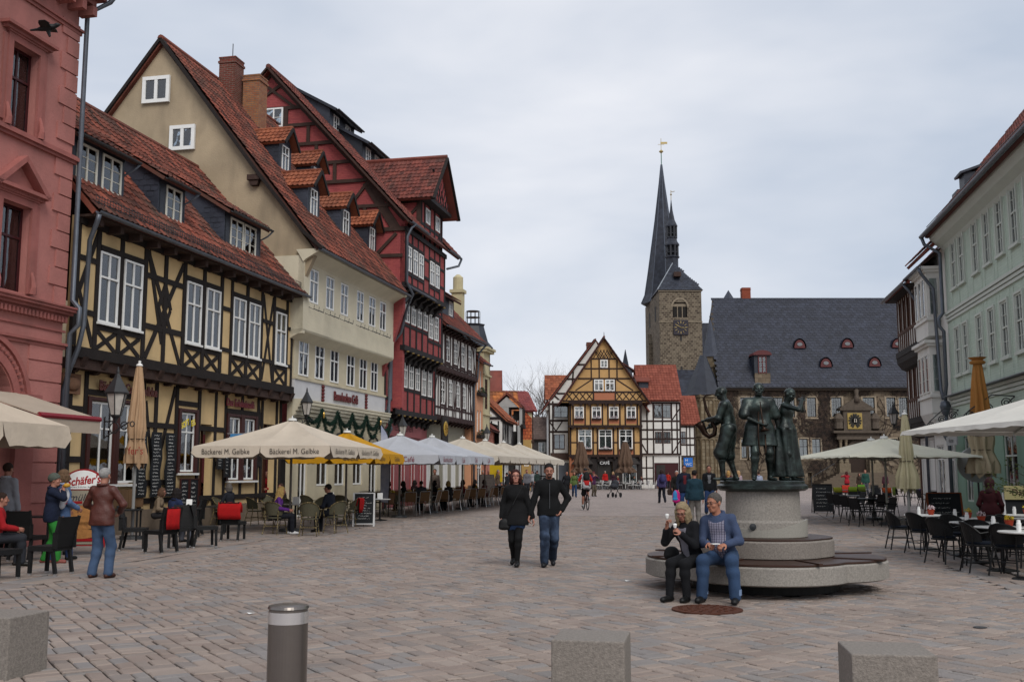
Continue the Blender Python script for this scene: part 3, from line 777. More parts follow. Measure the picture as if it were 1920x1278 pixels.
 MB().tube([(-.1,4,ze+4.5*sl+.03),(W+.1,4,ze+4.5*sl+.03)],.12,8).build('ridge',TILE,r)
 zr=lambda w: ze+(w+.5)*sl
 for (a0,a1,ws) in dz:
  d0,d1=X(a0),X(a1)
  hh=[(X(c)-w/2,X(c)+w/2,8.92,9.92) for c,w in ws]
  wall(r,d0+.02,d1-.02,zr(.3)-.15,10.12,.3,SLATE,hh,.12,'dormer_front',back=False)
  for (c,w) in ws: window(r,X(c),8.93,w,.98,.3,2,3,0,M('cream_paint',(.6,.58,.5),.5),fw=.06,rec=-.03,curtain=None)
  for s,d in ((0,d0),(1,d1)):
   MB().prism([(.3,zr(.3)-.05),(2.75,zr(2.75)),(.3,10.12)],'x',d+(0.001 if s == 0 else -.101),d+(.101 if s == 0 else -.001)).build('dormer_cheek',SLATE,r)
   fs=1 if s else -1
   if s == 0 or True:
    O=(d+(.0 if s == 0 else 0)+fs*.005,.32,8.95)
    tiles(r,O,(0,1,0),(0,0,1),2.4,1.3,.24,.17,SLATE,'slate',keep=lambda a,b_: zr(.32+a)-8.95-.02 < b_ < 1.14+a*.62*0.0+(a*.66) and b_ < 1.15+.0*a+(a*.6),name='slate')
  dd=.2
  slab(r,'dormer_roof',TILE,[(d0-.15,.02,9.98),(d1+.15,.02,9.98),(d1+.15,2.8,zr(2.8)+.05),(d0-.15,2.8,zr(2.8)+.05)],.1)
  rs=(zr(2.8)+.05-9.98)/2.78
  tiles(r,(d0-.15,.0,10.0),(1,0,0),(0,1,rs),d1-d0+.3,2.78*math.hypot(1,rs),.23,.33,TILE,'pan')
  gutter(r,(d0-.15,-.05,9.97),(d1+.2,-.05,9.97),.06,IRON)
  downpipe(r,[(d1+.18,-.05,9.92),(d1+.12,.1,9.75),(d1+.05,.35,9.6),(d1+.05,.5,9.3)],.03)
 gutter(r,(-.15,-.6,7.98),(W+.1,-.6,7.98),.08)
 b=MB();u=0
 for z in (.12,.2,.28,.36): b.bar((0,-.42,8.05+z),(W,-.42,8.05+z),.012)
 while u < W: b.bar((u,-.42,8.1),(u,-.42,8.45),.01);u += .12
 b.build('snow_guard',IRON,r)
 downpipe(r,[(-.1,-.6,7.9),(-.08,-.55,7.75),(.08,-.25,7.3),(.08,-.2,5.2),(-.02,-.15,4.6),(-.02,.05,4.1),(-.02,.2,3.6),(-.02,.2,0)],.06)
 MB().bar((W+.16,-.45,8.1),(W+.16,3.8,8.1+4.25*sl),.1,.03).build('flashing',LEAD,r)
 st=M('carved_sandstone','7a5a45',.85,.25,4,.4,25)
 b=MB();b.box(.02,.75,g-.09,g+.0,3.55,4.05);b.build('carved_panel',st,r)
 b=MB();b.lathe([(0.02,0),(.3,.0),(.3,.03),(.22,.07),(.02,.09)],20,rf=lambda t,i,rr: rr*(1 if abs(math.sin(t)) < 2 else 1))
 o_=b.build('carved_loaf',st,r,smooth=True);o_.matrix_local=Matrix.Translation((.4,g-.09,3.8)) @ Matrix.Rotation(PI/2,4,'X') @ Matrix.Diagonal((1,.6,1,1))
 lm=M('lettering_bronze','5b2a22',.4,.2,8,metal=.3);rd=M('lettering_red','6e1f26',.45,.1)
 text_obj('Bäckerei Café Gelbke',.36,lm,r,wall_m4(X(2.95),g-.12,3.84),bold=.008,depth=.015,sx=.86)
 text_obj('Das Erlebniscafé',.34,rd,r,wall_m4(X(9.35),g-.12,3.86),bold=.008,depth=.015,sx=.86)
 ye_=M('yellow_lettering',(.8,.62,.05),.6)
 text_obj('SOFT',.24,ye_,r,wall_m4(X(6.0),g-.06,3.05,.35),bold=.01,sx=.8);text_obj('EIS',.24,ye_,r,wall_m4(X(6.46),g-.06,3.1,.3),bold=.01,sx=.8)
 return r
yellow_house()
def chalk(parent,x0,x1,z0,z1,y,rows,seed=1,mat=None,hh=None):
 rg=random.Random(seed);b=MB();dz=(z1-z0)/rows;hh=hh or dz*.5
 for j in range(rows):
  z=z1-dz*(j+.5);x=x0+rg.uniform(0,.04)*(x1-x0);xe=x1-rg.uniform(.02,.35)*(x1-x0)
  while x < xe:
   wl=rg.uniform(.04,.1)*min(1,(x1-x0)/.5);px,pz=x,z
   while px < min(x+wl,xe):
    nx,nz=px+hh*.22,z+rg.uniform(-.5,.5)*hh;b.bar((px,y,pz),(nx,y,nz),hh*.14,.002,up=(0,1,0));px,pz=nx,nz
   x += wl+hh*.35
 if b.v: b.build('chalk_writing',mat or M('chalk',(.6,.6,.58),.9),parent)
BOARD=M('chalkboard','14171b',.7,.25,3)
def wallboard(u,w,z0,z1,y,label,rows,seed,frame=None,wavy=False):
 p=lpt(u,y);r=empty('menu_board',(p.x,p.y,z0),LRZ,label,'menu board','chalk menu boards on the cafe walls')
 n=10;H=z1-z0;b=MB()
 L_=[(-w/2+(.05*math.sin(i*1.25) if wavy else 0),H*i/n) for i in range(n+1)];R_=[(w/2+(.05*math.sin(i*1.25) if wavy else 0),H*i/n) for i in range(n+1)]
 b.prism(L_+R_[::-1],'y',-.03,0) if not wavy else [b.prism([L_[i],R_[i],R_[i+1],L_[i+1]],'y',-.03,0) for i in range(n)]
 b.build('board',BOARD,r);chalk(r,-w/2+.07,w/2-.07,.05,H-.05,-.034,rows,seed)
 if frame:
  b=MB();e=.03
  b.box(-w/2-e,-w/2,-.045,0,-e,H+e);b.box(w/2,w/2+e,-.045,0,-e,H+e);b.box(-w/2,w/2,-.043,0,-e,0);b.box(-w/2,w/2,-.043,0,H,H+e);b.build('frame',frame,r)
wallboard(3.62,.46,.95,2.75,.2,'tall wavy chalk menu on the yellow cafe, next to the closed parasol',18,1,wavy=True)
wallboard(4.33,.5,.95,2.75,.2,'tall wavy chalk menu on the yellow cafe, middle of the three',18,2,wavy=True)
wallboard(5.08,.5,.95,2.75,.2,'tall wavy chalk menu on the yellow cafe, nearest the soft ice window',18,3,wavy=True)
wallboard(5.85,.42,.55,1.42,.18,'small chalkboard with red rim under the soft ice window, left one',7,4,BROWNW)
wallboard(6.4,.45,.55,1.42,.18,'small chalkboard with red rim under the soft ice window, right one',6,5,BROWNW)
wallboard(7.98,.36,1.75,2.3,.2,'little chalkboard hanging left of the paired cafe windows under the parasol edge',5,6,TIMB)
wallboard(8.4,.32,1.5,2.3,.18,'narrow chalkboard beside the paired cafe windows, lower than its neighbour',6,7,TIMB)
BEI=M('beige_render','beb49b',.92,.16,1.0,.5,14,dirt=.3)
BEI2=M('cream_render','c5bda7',.92,.08,1.4,.5,14,dirt=.12)
GAB=M('tan_gable_render','a09078',.92,.18,.6,.4,18,dirt=.5)
SIGNW=M('off_white_board','bcbcbe',.8,.08,2,dirt=.1)
def beige_house():
 U0=12.9;r=house('tall cream rendered house with the cake cafe, steep tiled roof and five little dormers','building',U0)
 X=lambda u: u-U0;W=9.8
 low=[13.73,15.23,16.73,18.5,19.97,21.35];up=[13.4,14.94,16.42,18.2,19.63,20.99]
 hs=[(X(13.5),X(14.3),0,2.9),(X(15.2),X(16.3),1.1,2.8),(X(17.0),X(18.1),1.1,2.8),(X(19.0),X(20.1),1.1,2.8),(X(20.9),X(21.9),0,2.9)]
 wall(r,0,W,0,4.3,0,BEI,hs)
 for k,h in enumerate(hs):
  c,w=(h[0]+h[1])/2,h[1]-h[0]
  window(r,c,h[2]+.02,w-.04,h[3]-h[2]-.04,0,2,[1,1],.28,fw=.07,rec=.05)
  b=MB()
  for i in range(12):
   t0,t1=PI*i/12,PI*(i+1)/12;q0,q1=w/2+.05,w/2+.14
   P=[(c-q*math.cos(t),yy,2.85+q*math.sin(t)*.55) for yy in (-.04,.01) for t in (t0,t1) for q in (q0,q1)]
   b.add(P,[(0,1,3,2),(0,2,6,4),(1,5,7,3)])
  b.build('arch_trim',IRON,r)
 b=MB()
 for z0,z1,p in ((3.62,3.7,.06),(3.7,3.85,.12),(3.85,3.98,.2),(3.98,4.1,.27),(4.1,4.22,.33),(4.22,4.27,.36)): b.box(-.03,W+.03,-p,.01,z0,z1)
 b.build('cornice',BEI2,r)
 boxpart(r,'sign_board',SIGNW,-.02,W+.02,-.05,.15,4.27,5.0)
 boxpart(r,'string_course',BEI,-.04,W+.04,-.1,.1,5.0,5.09)
 lr=M('sign_red_brown','5a2020',.5,.1)
 text_obj('Baumkuchen Café',.50,lr,r,wall_m4(X(17.85),-.1,4.62),bold=.01,depth=.02,sx=.72)
 for s in (15.45,20.2):
  b=MB()
  for k in range(5): b.lathe([(.06,k*.13),(.13,k*.13+.03),(.15,k*.13+.07),(.12,k*.13+.11),(.05,k*.13+.13)],10)
  o_=b.build('cake_emblem',lr,r,(X(s),-.09,4.32),smooth=True);o_.scale=(.85,.35,1)
 wall(r,0,W,5.0,6.8,0,BEI,[(X(c)-.45,X(c)+.45,5.16,6.64) for c in low])
 for c in low: window(r,X(c),5.17,.88,1.46,0,2,[1,1],.42,fw=.06,rec=-.02,curtain='full')
 y=-.5
 wall(r,-.45,W-.2,6.72,9.45,y,BEI2,[(X(c)-.41,X(c)+.41,7.8,9.1) for c in up])
 for c in up: window(r,X(c),7.82,.8,1.26,y,2,[1,1],.36,fw=.06,rec=.0,curtain='full')
 MB().prism([(y,6.72),(y+.02,6.68),(0.0,6.42),(.1,6.42),(.1,6.75),(y,6.75)],'x',-.45,W-.2).build('jetty_cove',BEI2,r)
 boxpart(r,'side_wall',BEI2,-.45,-.25,y+.004,.7,6.6,9.45)
 for k in range(6):
  for s in (0,):
   b=MB();c=X(up[k]);b.bar((c-.45,y-.2,7.55),(c+.45,y-.2,7.55),.015)
   for q in (-.45,0,.45): b.tube([(c+q,y,7.62),(c+q,y-.2,7.52),(c+q,y-.22,7.68)],.012,5)
   b.build('flower_box_holder',IRON,r)
 MB().prism([(y+.02,9.2),(y-.08,9.3),(y-.35,9.45),(y-.55,9.55),(y-.55,9.66),(y+.3,9.66)],'x',-.5,W-.1).build('eave_cove',BEI2,r)
 ze,ye,sl=9.66,-1.1,1.27
 yr=5.6;zr_=ze+(yr-ye)*sl
 g=[(-.55,8.0),(-.95,9.5),(-.6,ze+(-.6-ye)*sl-.1),(yr,zr_-.15),(11.5,ze+1.4),(11.5,0),(0,0),(0,6.5),(-.45,6.8)]
 MB().prism([(-.46,8.6),(-.9,9.55),(yr,zr_-.12),(12.0,10.4),(12,3),(.6,3),(.6,6.6),(-.44,6.75)],'x',-.35,-.1).build('gable_wall',GAB,r)
 for (w0,w1,z0,z1) in ((5.22,6.37,15.7,16.75),(4.08,5.13,13.75,14.72)):
  boxpart(r,'blind',M('pale_blind','8a8fb4',.9,.1,3),-.365,-.352,w0+.06,w1-.06,z0+.05,z1-.05);o_=window(r,0,0,w1-w0,z1-z0,0,2,1,0,fw=.14,deep=.1,room=False);o_.matrix_local=Matrix.Translation((-.47,(w0+w1)/2,z0-.02)) @ Matrix.Rotation(-PI/2,4,'Z')
 MB().prism([(1.35,12.35),(1.75,12.35),(1.68,12.15),(1.42,12.15)],'x',-.55,-.3).build('vent_stone',TIMB2,r)
 boxpart(r,'vent_stone',TIMB2,-.6,-.3,1.3,1.8,12.35,12.55)
 W1=W-.35
 b=MB();
 def verge(pts,w=.28,th=.12):
  for i in range(len(pts)-1): b.bar(pts[i],pts[i+1],th,w,up=(1,0,0))
 verge([(-.5,ye-.15,ze-.02),(-.5,ye+.6,ze+.62),(-.5,1.5,ze+3.1),(-.5,yr,zr_)]);verge([(-.5,yr,zr_),(-.5,9.5,zr_-(9.5-yr)*sl),(-.5,12.3,zr_-(12.3-yr)*sl-.1)])
 b.build('verge_board',TIMB,r)
 kick=.9
 slab(r,'roof',TILE,[(-.55,ye,ze),(W1,ye,ze),(W1,yr,zr_),(-.55,yr,zr_)],.12)
 slab(r,'roof',TILE,[(-.55,12.6,zr_-(12.6-yr)*sl),(W1,12.6,zr_-(12.6-yr)*sl),(W1,yr,zr_),(-.55,yr,zr_)],.12)
 dm=[(15.95,2.0),(19.1,2.0),(15.0,.3),(18.4,.3),(21.6,.3)]
 ang=math.atan(sl)
 zrf=lambda w: ze+(w-ye)*sl
 def keep(a,b_):
  wy=ye+b_*math.cos(ang);u=-.55+a
  for c,w in dm:
   if abs(u-X(c)) < .52 and w+.1 < wy < w+1.0: return False
  return True
 tiles(r,(-.55,ye-.08,ze+.01),(1,0,0),(0,1,sl),W1+.55,(yr-ye)*math.hypot(1,sl),.22,.31,TILE,'pan',keep=keep,indiv=290)
 MB().tube([(-.6,yr,zr_+.03),(W1,yr,zr_+.03)],.13,8).build('ridge',TILE,r)
 gutter(r,(-.6,ye-.08,ze-.02),(W+.1,ye-.08,ze-.02),.08)
 for k,(c,w) in enumerate(dm):
  u=X(c);zb=zrf(w)-.05;hh=1.35;zt=zb+hh;hw=.52;zap=zt+.62
  back=w+(zap-zb)/sl
  wall(r,u-hw,u+hw,zb-.1,zt+.05,w,SLATE,[(u-.32,u+.32,zb+.12,zt-.12)],.1,'dormer_front',back=False)
  MB().prism([(u-hw-.02,zt),(u+hw+.02,zt),(u,zap)],'y',w-.02,w+.1).build('dormer_front',SLATE,r)
  window(r,u,zb+.13,.62,hh-.26,w,2,[1,1],.34,fw=.05,rec=-.03)
  for s in (-1,1):
   MB().prism([(w,zb),(w+hh/sl,zt),(w,zt)],'x',u+s*hw-.05,u+s*hw+.05).build('dormer_cheek',SLATE,r)
   tiles(r,(u+s*(hw+.055),w+.02,zb+.03),(0,1,0),(0,0,1),1.2,1.35,.22,.16,SLATE,'slate',keep=lambda a,b_: b_ > a*sl+.02,name='slate')
   e=.2;zs=zt-e*.9*1.0
   P0=Vector((u+s*(hw+e),w-.3,zt-.16));P1=Vector((u,w-.3,zap));
   bk0=w+(P0.z-zb)/sl+.25;bk1=w+(P1.z-zb)/sl+.2
   slab(r,'dormer_roof',TILE2,[P0,(P0.x,bk0,P0.z),(P1.x,bk1,P1.z),P1],.08)
   Sv=P1-P0;Lr=Sv.length
   tiles(r,(P0.x,P0.y,P0.z+.01),(0,1,0),tuple(Sv),bk1-P0.y,Lr,.2,.25,TILE2,'pan',keep=lambda a,b_,k0=bk0-P0.y,k1=bk1-P0.y,Lr=Lr: a < k0+(k1-k0)*b_/Lr)
   MB().bar(P0+Vector((0,-.03,-.04)),P1+Vector((0,-.03,-.04)),.05,.12).build('verge_board',TIMB,r)
   if s == -1:
    boxpart(r,'flashing',LEAD,u-hw-e-.0,u-hw-e+.16,bk0-.1,bk0+.02,P0.z+.02,P0.z+.42)
  MB().tube([(u,w-.3,zap+.03),(u,w+(zap-zb)/sl+.2,zap+.03)],.07,8).build('ridge',TILE2,r)
 for (cu,cy,z1,col) in ((16.95,5.05,19.05,'6d352b'),(17.5,4.2,18.4,'8a5236')):
  chimney(r,X(cu),cy,14.5,z1,.78,.74,M('brick_'+col,col,.85,.2,6,.3,30,brick=(.25,.085,.012,srgb('6e6259')),col2='5a2d20' if col[0] == '6' else '9a6a45'))
 MB().tube([(X(17.1),5.1,19),(X(17.1),5.1,19.9)],.02,5).build('lightning_rod',IRON,r)
 MB().bar((X(17.05),3.7,zrf(3.7)+.12),(X(17.05),5.3,zrf(5.3)+.12),.1,.03).build('flashing',LEAD,r)
 MB().bar((W1+.03,ye,ze+.12),(W1+.03,yr,zr_+.12),.14,.04).build('flashing',LEAD,r)
 downpipe(r,[(W+.05,ye,9.6),(W+.0,-.75,9.2),(W+.1,-.25,8.6),(W+.1,-.2,3.9),(W+.1,-.35,3.6),(W+.05,-.1,3.1),(W+.05,-.1,0)],.07)
 return r
beige_house()
def garland():
 p=lpt(12.9,0);r=empty('garland',(p.x,p.y,0),LRZ,'dark green fir garland looped along the front of the cake cafe','garland')
 rg=random.Random(4);b=MB();n=6;x0,x1=.1,9.6
 for k in range(n):
  a,c=x0+(x1-x0)*k/n,x0+(x1-x0)*(k+1)/n
  for dep in (.5,.85):
   for i in range(60):
    t=i/59;x=a+(c-a)*t;z=3.95-dep*(1-(2*t-1)**2)**.9
    for q in range(14):
     th=rg.uniform(0,2*PI);rr=rg.uniform(.04,.1);b.bar((x,-.42,z),(x+rg.uniform(-.06,.06),-.42+rr*math.cos(th),z+rr*math.sin(th)),.012)
 b.build('fir_twigs',M('fir_green','0f2a1f',.8,.3,12),r,kind=None)
 for k in (1,5): MB().lathe([(.02,0),(.035,.06),(.05,.16),(.02,.22)],8,(x0+(x1-x0)*k/n,-.5,3.65)).build('gold_bow',M('gold_ribbon',(.5,.32,.08),.35,.1,metal=.6),r)
garland()
RED=M('red_painted_brick','9c4c4a',.85,.16,2,.3,25,brick=(.27,.085,.008,srgb('884240')),col2='904446',dirt=.12)
BLK=M('black_timber','1f1b1c',.75,.3,4,.4,25)
def jetty(r,u0,u1,z,y,n,mat,rad=.13,dep=.45):
 """carved joist ends under an overhanging storey"""
 boxpart(r,'beam',mat,u0-.02,u1+.02,y-.11,y+.12,z-.02,z+.22);boxpart(r,'beam',mat,u0,u1,y+dep-.12,y+dep+.05,z-.42,z-.2)
 for k in range(n):
  u=u0+(k+.5)*(u1-u0)/n
  MB().prism([(y-.12,z),(y+dep,z),(y+dep,z-.55),(y+dep*.75,z-.5),(y+dep*.4,z-.25),(y-.02,z-.17)],'x',u-rad,u+rad).build('bracket',mat,r)
  o_=link('joist_boss',_boss(),r,(u,y-.13,z-.06))
_b={}
def _boss():
 if 'b' not in _b:
  m=MB();m.lathe([(.01,-.04),(.06,-.03),(.08,0),(.06,.03),(.01,.04)],8);_b['b']=m.mesh('joist_boss',M('gilded_boss','7a6535',.5,.2,5))
 return _b['b']
def red_house():
 U0=22.7;r=house('tall red half-timbered house with black beams, jettied storeys and a gabled roof tower','building',U0);X=lambda u: u-U0
 W=8.1
 DR=M('rose_shopfront','8c5052',.7,.12,2,.2,20)
 hs=[(X(u)-.5,X(u)+.5,.5,2.9) for u in (23.6,25.2,26.8,28.4,29.9)]
 wall(r,0,W,0,4.5,.45,DR,hs)
 for h in hs: window(r,(h[0]+h[1])/2,h[2],.98,2.4,.45,2,1,.25)
 boxpart(r,'fascia',DR,X(24.2),X(29.6),.36,.45,3.35,4.1)
 text_obj('TEESTÜBCHEN',.42,M('faded_lettering','5a2c30',.7),r,wall_m4(X(26.6),.35,3.75),bold=.01,sx=1.1)
 boxpart(r,'lintel',IRON,X(23),X(30.6),.3,.45,3.0,3.12)
 c1=[24.63,25.6,26.57,27.6];c1b=[28.68,29.7]
 f1=[(X(c)-.34,X(c)+.34,5.68,7.22) for c in c1]+[(X(c)-.34,X(c)+.34,5.5,7.0) for c in c1b]+[(X(23.2),X(23.9),5.2,6.3)]
 wall(r,0,W,4.45,7.7,0,RED,f1)
 for h in f1[:6]: window(r,(h[0]+h[1])/2,h[2],.68,h[3]-h[2],0,2,[2,2],.45,fw=.07,rec=-.05)
 window(r,X(23.55),5.2,.7,1.1,0,2,2,0,rec=-.03)
 T=lambda n,a,b_,w=.13,y=0: timber(r,n,a,b_,w,y,BLK)
 jetty(r,X(24),W,4.35,0,8,BLK)
 for u in [0.08,X(24.2),24.15-U0+.98,X(26.08),X(27.1),X(28.15),X(29.2),X(30.2),W-.07]: T('post',(u,4.55),(u,7.3),.16)
 T('rail',(X(24.1),5.58),(X(28.2),5.58),.14);T('rail',(X(28.2),5.42),(W,5.42),.14);T('rail',(X(24.1),7.3),(X(28.2),7.3),.14);T('rail',(X(28.2),7.08),(W,7.08),.14)
 T('rail',(0,6.5),(X(24.1),6.5));T('rail',(0,5.0),(X(24.1),5.0))
 y=-.5;u0=X(23.75)
 c2=[24.31,25.3,26.24,27.2];c2b=[28.18,29.13]
 f2=[(X(c)-.34,X(c)+.34,8.64,9.92) for c in c2]+[(X(c)-.33,X(c)+.33,8.36,9.6) for c in c2b]
 W2=X(30.2)
 wall(r,u0,W2,7.45,10.2,y,RED,f2);boxpart(r,'side_wall',RED,u0-.005,u0+.3,y+.003,.6,4.6,10.2)
 for h in f2: window(r,(h[0]+h[1])/2,h[2],.68,h[3]-h[2],y,2,[2,2],.42,fw=.07,rec=-.05)
 jetty(r,u0,W2,7.3,y,8,BLK,dep=.48)
 for u in [u0+.08,X(24.8),X(25.78),X(26.72),X(27.7),X(28.66),X(29.6),W2-.07]: T('post',(u,7.5),(u,10.1),.16,y)
 T('rail',(u0,8.5),(X(27.7),8.5),.14,y);T('rail',(X(27.7),8.2),(W2,8.2),.14,y);T('rail',(u0,10.0),(W2,10.0),.14,y);T('rail',(X(27.7),9.72),(W2,9.72),.12,y)
 y=-1.0;u0=X(22.4);W3=X(28.95)
 c3=[23.0,23.93,24.84];c3b=[26.65,27.54]
 f3=[(X(c)-.34,X(c)+.34,10.8,12.0) for c in c3+c3b]
 wall(r,u0,W3,10.15,12.9,y,RED,f3);boxpart(r,'side_wall',RED,W3-.3,W3+.005,y+.003,6,10.1,12.9)
 for c in c3+c3b: window(r,X(c),10.82,.68,1.17,y,2,[1,2],.4,fw=.06,rec=-.05,curtain='full')
 jetty(r,u0,W3,10.02,y,7,BLK,dep=.48)
 for u in [u0+.08,X(22.55)+.0,X(23.47),X(24.39),X(25.3),X(26.2),X(27.1),X(28.0),W3-.07]: T('post',(u,10.2),(u,12.7),.15,y)
 for z in (10.7,12.1): T('rail',(u0,z),(X(25.3),z),.13,y);T('rail',(X(26.2),z),(X(28.0),z),.13,y)
 for z in (11.0,11.9): T('rail',(X(25.3),z),(X(26.2),z),.12,y);T('rail',(X(28.0),z),(W3,z),.12,y)
 boxpart(r,'beam',BLK,u0,W3+.05,y-.1,y+.1,12.6,12.82)
 slab(r,'pent_roof',SLATE,[(X(22.6),-1.35,9.95),(X(26.6),-1.35,9.95),(X(26.6),-1.0,10.25),(X(22.6),-1.0,10.25)],.06)
 gu=X(22.4);ye,ze,sl=-1.35,12.95,1.10;yr=5.85;zr_=ze+(yr-ye)*sl
 MB().prism([(-.98,9.0),(-.98,12.9),(-1.1,13.1),(yr,zr_-.15),(13,13.1),(13,5),(.3,5)],'x',gu,gu+.25).build('gable_wall',RED,r)
 def G(a,b_,w=.2,n='brace'):
  _tj[0]=(_tj[0]+1) % 11
  d=Vector((0,b_[0]-a[0],b_[1]-a[1]));m=Matrix.Translation((gu-.02-.0025*_tj[0]+(0 if n == 'rail' else .0012),(a[0]+b_[0])/2,(a[1]+b_[1])/2)) @ Matrix.Rotation(math.atan2(d.z,d.y),4,'X') @ Matrix.Diagonal((.1,d.length,w,1))
  link(n,cube_mesh(TIMB2,n),r,None,m)
 zg=lambda w: zr_-.2-abs(w-yr)*sl
 for z in (18.88,18.0,17.04,16.05,15.1,13.85): G((yr-(zr_-.3-z)/sl,z),(yr+(zr_-.3-z)/sl,z),.16,'rail')
 G((-1.0,12.7),(2.6,12.7),.18,'rail');G((2.0,13.85),(6.0,13.9),.16,'rail')
 for w,z0,z1 in ((3.86,17.04,18.0),(5.1,18.0,18.88),(3.43,16.1,17.0),(2.48,15.1,16.05),(.96,12.7,13.85),(6.2,16.1,18.0),(4.6,13.9,15.1)): G((w,z0),(w,z1),.16,'post')
 G((7.3,18.9),(5.2,20.1),.14);G((4.6,18.9),(6.4,20.3),.14);G((1.7,13.9),(.9,14.9),.14);G((.9,11.0),(-.6,12.5),.14);G((-.9,11.46),(1.3,11.5),.16,'rail')
 G((-.6,12.7),(.9,15.0),.42);G((-1.0,zg(-1.0)),(yr,zg(yr)),.24);G((yr,zg(yr)),(12,zg(12)),.24);G((5.0,17.95),(5.0,18.9),.16,'post')
 boxpart(r,'blind',CURT,gu-.03,gu-.012,5.2,6.05,18.0,18.85);o_=window(r,0,0,.95,.95,0,2,2,0,fw=.07,room=False);o_.matrix_local=Matrix.Translation((gu-.14,5.62,17.95)) @ Matrix.Rotation(-PI/2,4,'Z')
 RW=X(30.6)
 slab(r,'roof',TILE3,[(gu-.35,ye,ze),(RW,ye,ze),(RW,yr,zr_),(gu-.35,yr,zr_)],.12);slab(r,'roof',TILE3,[(gu-.35,13.05,ze),(RW,13.05,ze),(RW,yr,zr_),(gu-.35,yr,zr_)],.12)
 zrf=lambda w: ze+(w-ye)*sl
 ang=math.atan(sl)
 d0,d1=X(24.7),X(28.3)
 tiles(r,(gu-.38,ye-.06,ze+.01),(1,0,0),(0,1,sl),2.4,(yr-ye)*math.hypot(1,sl),.22,.31,TILE3,'pan',indiv=120)
 tiles(r,(gu+2.0,ye-.06,ze+.01),(1,0,0),(0,1,sl),RW-gu-2.0,(yr-ye)*math.hypot(1,sl),.22,.31,TILE3,'pan',keep=lambda a,b_: not (d0 < a+gu+2.0 < d1 and b_*math.cos(ang) < 2.6))
 MB().tube([(gu-.4,yr,zr_+.03),(RW,yr,zr_+.03)],.13,8).build('ridge',TILE3,r)
 b=MB();b.bar((gu-.4,ye,ze-.06),(gu-.4,yr,zr_-.06),.08,.22,up=(1,0,0));b.bar((gu-.4,yr,zr_-.06),(gu-.4,13,ze-.06),.08,.22,up=(1,0,0));b.build('verge_board',TIMB2,r)
 for a,b_ in ((gu-.4,d0),(d1,RW)): gutter(r,(a,ye-.08,ze),(b_,ye-.08,ze),.08)
 downpipe(r,[(gu+.1,ye-.1,12.9),(gu-.1,ye+.0,12.7),(gu-.1,-1.15,12.3),(gu-.1,-1.15,10.2),(gu+.35,-1.3,9.7),(gu+.8,-.9,9.2),(gu+.8,-.6,8.0),(gu+.85,-.15,7.5),(gu+.9,-.12,5.0),(gu+.6,.1,4.2),(gu+.5,.3,3.9),(gu+.5,.3,0)],.06)
 downpipe(r,[(RW,ye-.1,12.9),(RW-.2,ye,12.5),(W3+.1,-1.1,12.1)],.06)
 for (a0,a1,w0) in ((X(25.0),X(28.3),3.9),(X(26.2),X(29.2),2.6)):
  zb=zrf(w0);zt=zb+1.0
  for s,d in ((0,a0),(1,a1)): MB().prism([(w0,zb),(w0+2.0,zrf(w0+2.0)-.0),(w0,zt)],'x',d,d+.08).build('dormer_cheek',SLATE,r)
  wall(r,a0,a1,zb-.1,zt,w0,SLATE,[(a0+.5,a0+1.2,zb+.1,zt-.12),(a1-1.2,a1-.5,zb+.1,zt-.12)],.1,'dormer_front',back=False)
  for c in (a0+.85,a1-.85): window(r,c,zb+.12,.68,.75,w0,2,2,0,fw=.07,rec=-.03)
  slab(r,'dormer_roof',SLATE,[(a0-.2,w0-.45,zt-.1),(a1+.2,w0-.45,zt-.1),(a1+.2,w0+2.0,zrf(w0+2)+.1),(a0-.2,w0+2.0,zrf(w0+2)+.1)],.14)
  gutter(r,(a0-.2,w0-.5,zt-.12),(a1+.2,w0-.5,zt-.12),.06,IRON)
 f4=[(X(25.4),X(26.1),13.7,14.45),(X(27.1),X(27.8),13.7,14.45)]
 wall(r,d0,d1,12.8,14.75,y-.02,RED,f4)
 for h in f4: window(r,(h[0]+h[1])/2,13.7,.7,.75,y-.02,2,1,0,fw=.07,rec=-.05,curtain='full')
 for u in (d0+.08,X(25.3),X(26.2),X(26.95),X(27.9),d1-.08): T('post',(u,12.8),(u,14.7),.14,y-.02)
 T('rail',(d0,13.55),(d1,13.55),.14,y-.02);T('brace',(X(25.3),13.5),(X(24.8),12.9),.12,y-.02);T('brace',(X(27.8),13.5),(X(27.1),12.9),.12,y-.02)
 boxpart(r,'beam',BLK,d0-.1,d1+.1,-1.5,-1.0,14.62,14.8)
 boxpart(r,'side_wall',RED,d0,d0+.2,y,1.2,12.9,14.7);boxpart(r,'side_wall',RED,d1-.2,d1,y,1.2,12.9,14.7)
 gu_=gu;gu=d0
 G((-.95,14.4),(.4,13.0),.14);G((.3,14.6),(-.8,13.0),.14);G((-.95,14.6),(1.1,14.6),.14,'rail');G((-1.0,13.0),(-.1,13.0),.12,'rail');G((-.93,12.9),(-.93,14.7),.2,'post')
 gu=gu_
 ap=X(26.5);zt=14.6;za=17.25;e0,e1=X(24.2),X(28.8);fr_=-1.75
 MB().prism([(d0,14.7),(d1,14.7),(ap,za-.25)],'y',-1.4,-1.15).build('gable_wall',RED,r)
 for k in range(-4,5):
  uc=ap+k*.42
  hgt=za-.3-abs(uc-ap)*1.25
  if hgt > 14.95:
   timber(r,'brace',(uc,14.75),(min(uc+(hgt-14.75)*.45,d1),14.75+(hgt-14.75)*.75),.07,-1.4,BLK);timber(r,'brace',(uc,14.75),(max(uc-(hgt-14.75)*.45,d0),14.75+(hgt-14.75)*.75),.07,-1.407,BLK)
 window(r,ap,15.5,.35,.4,-1.42,1,1,0,fw=.05,room=False)
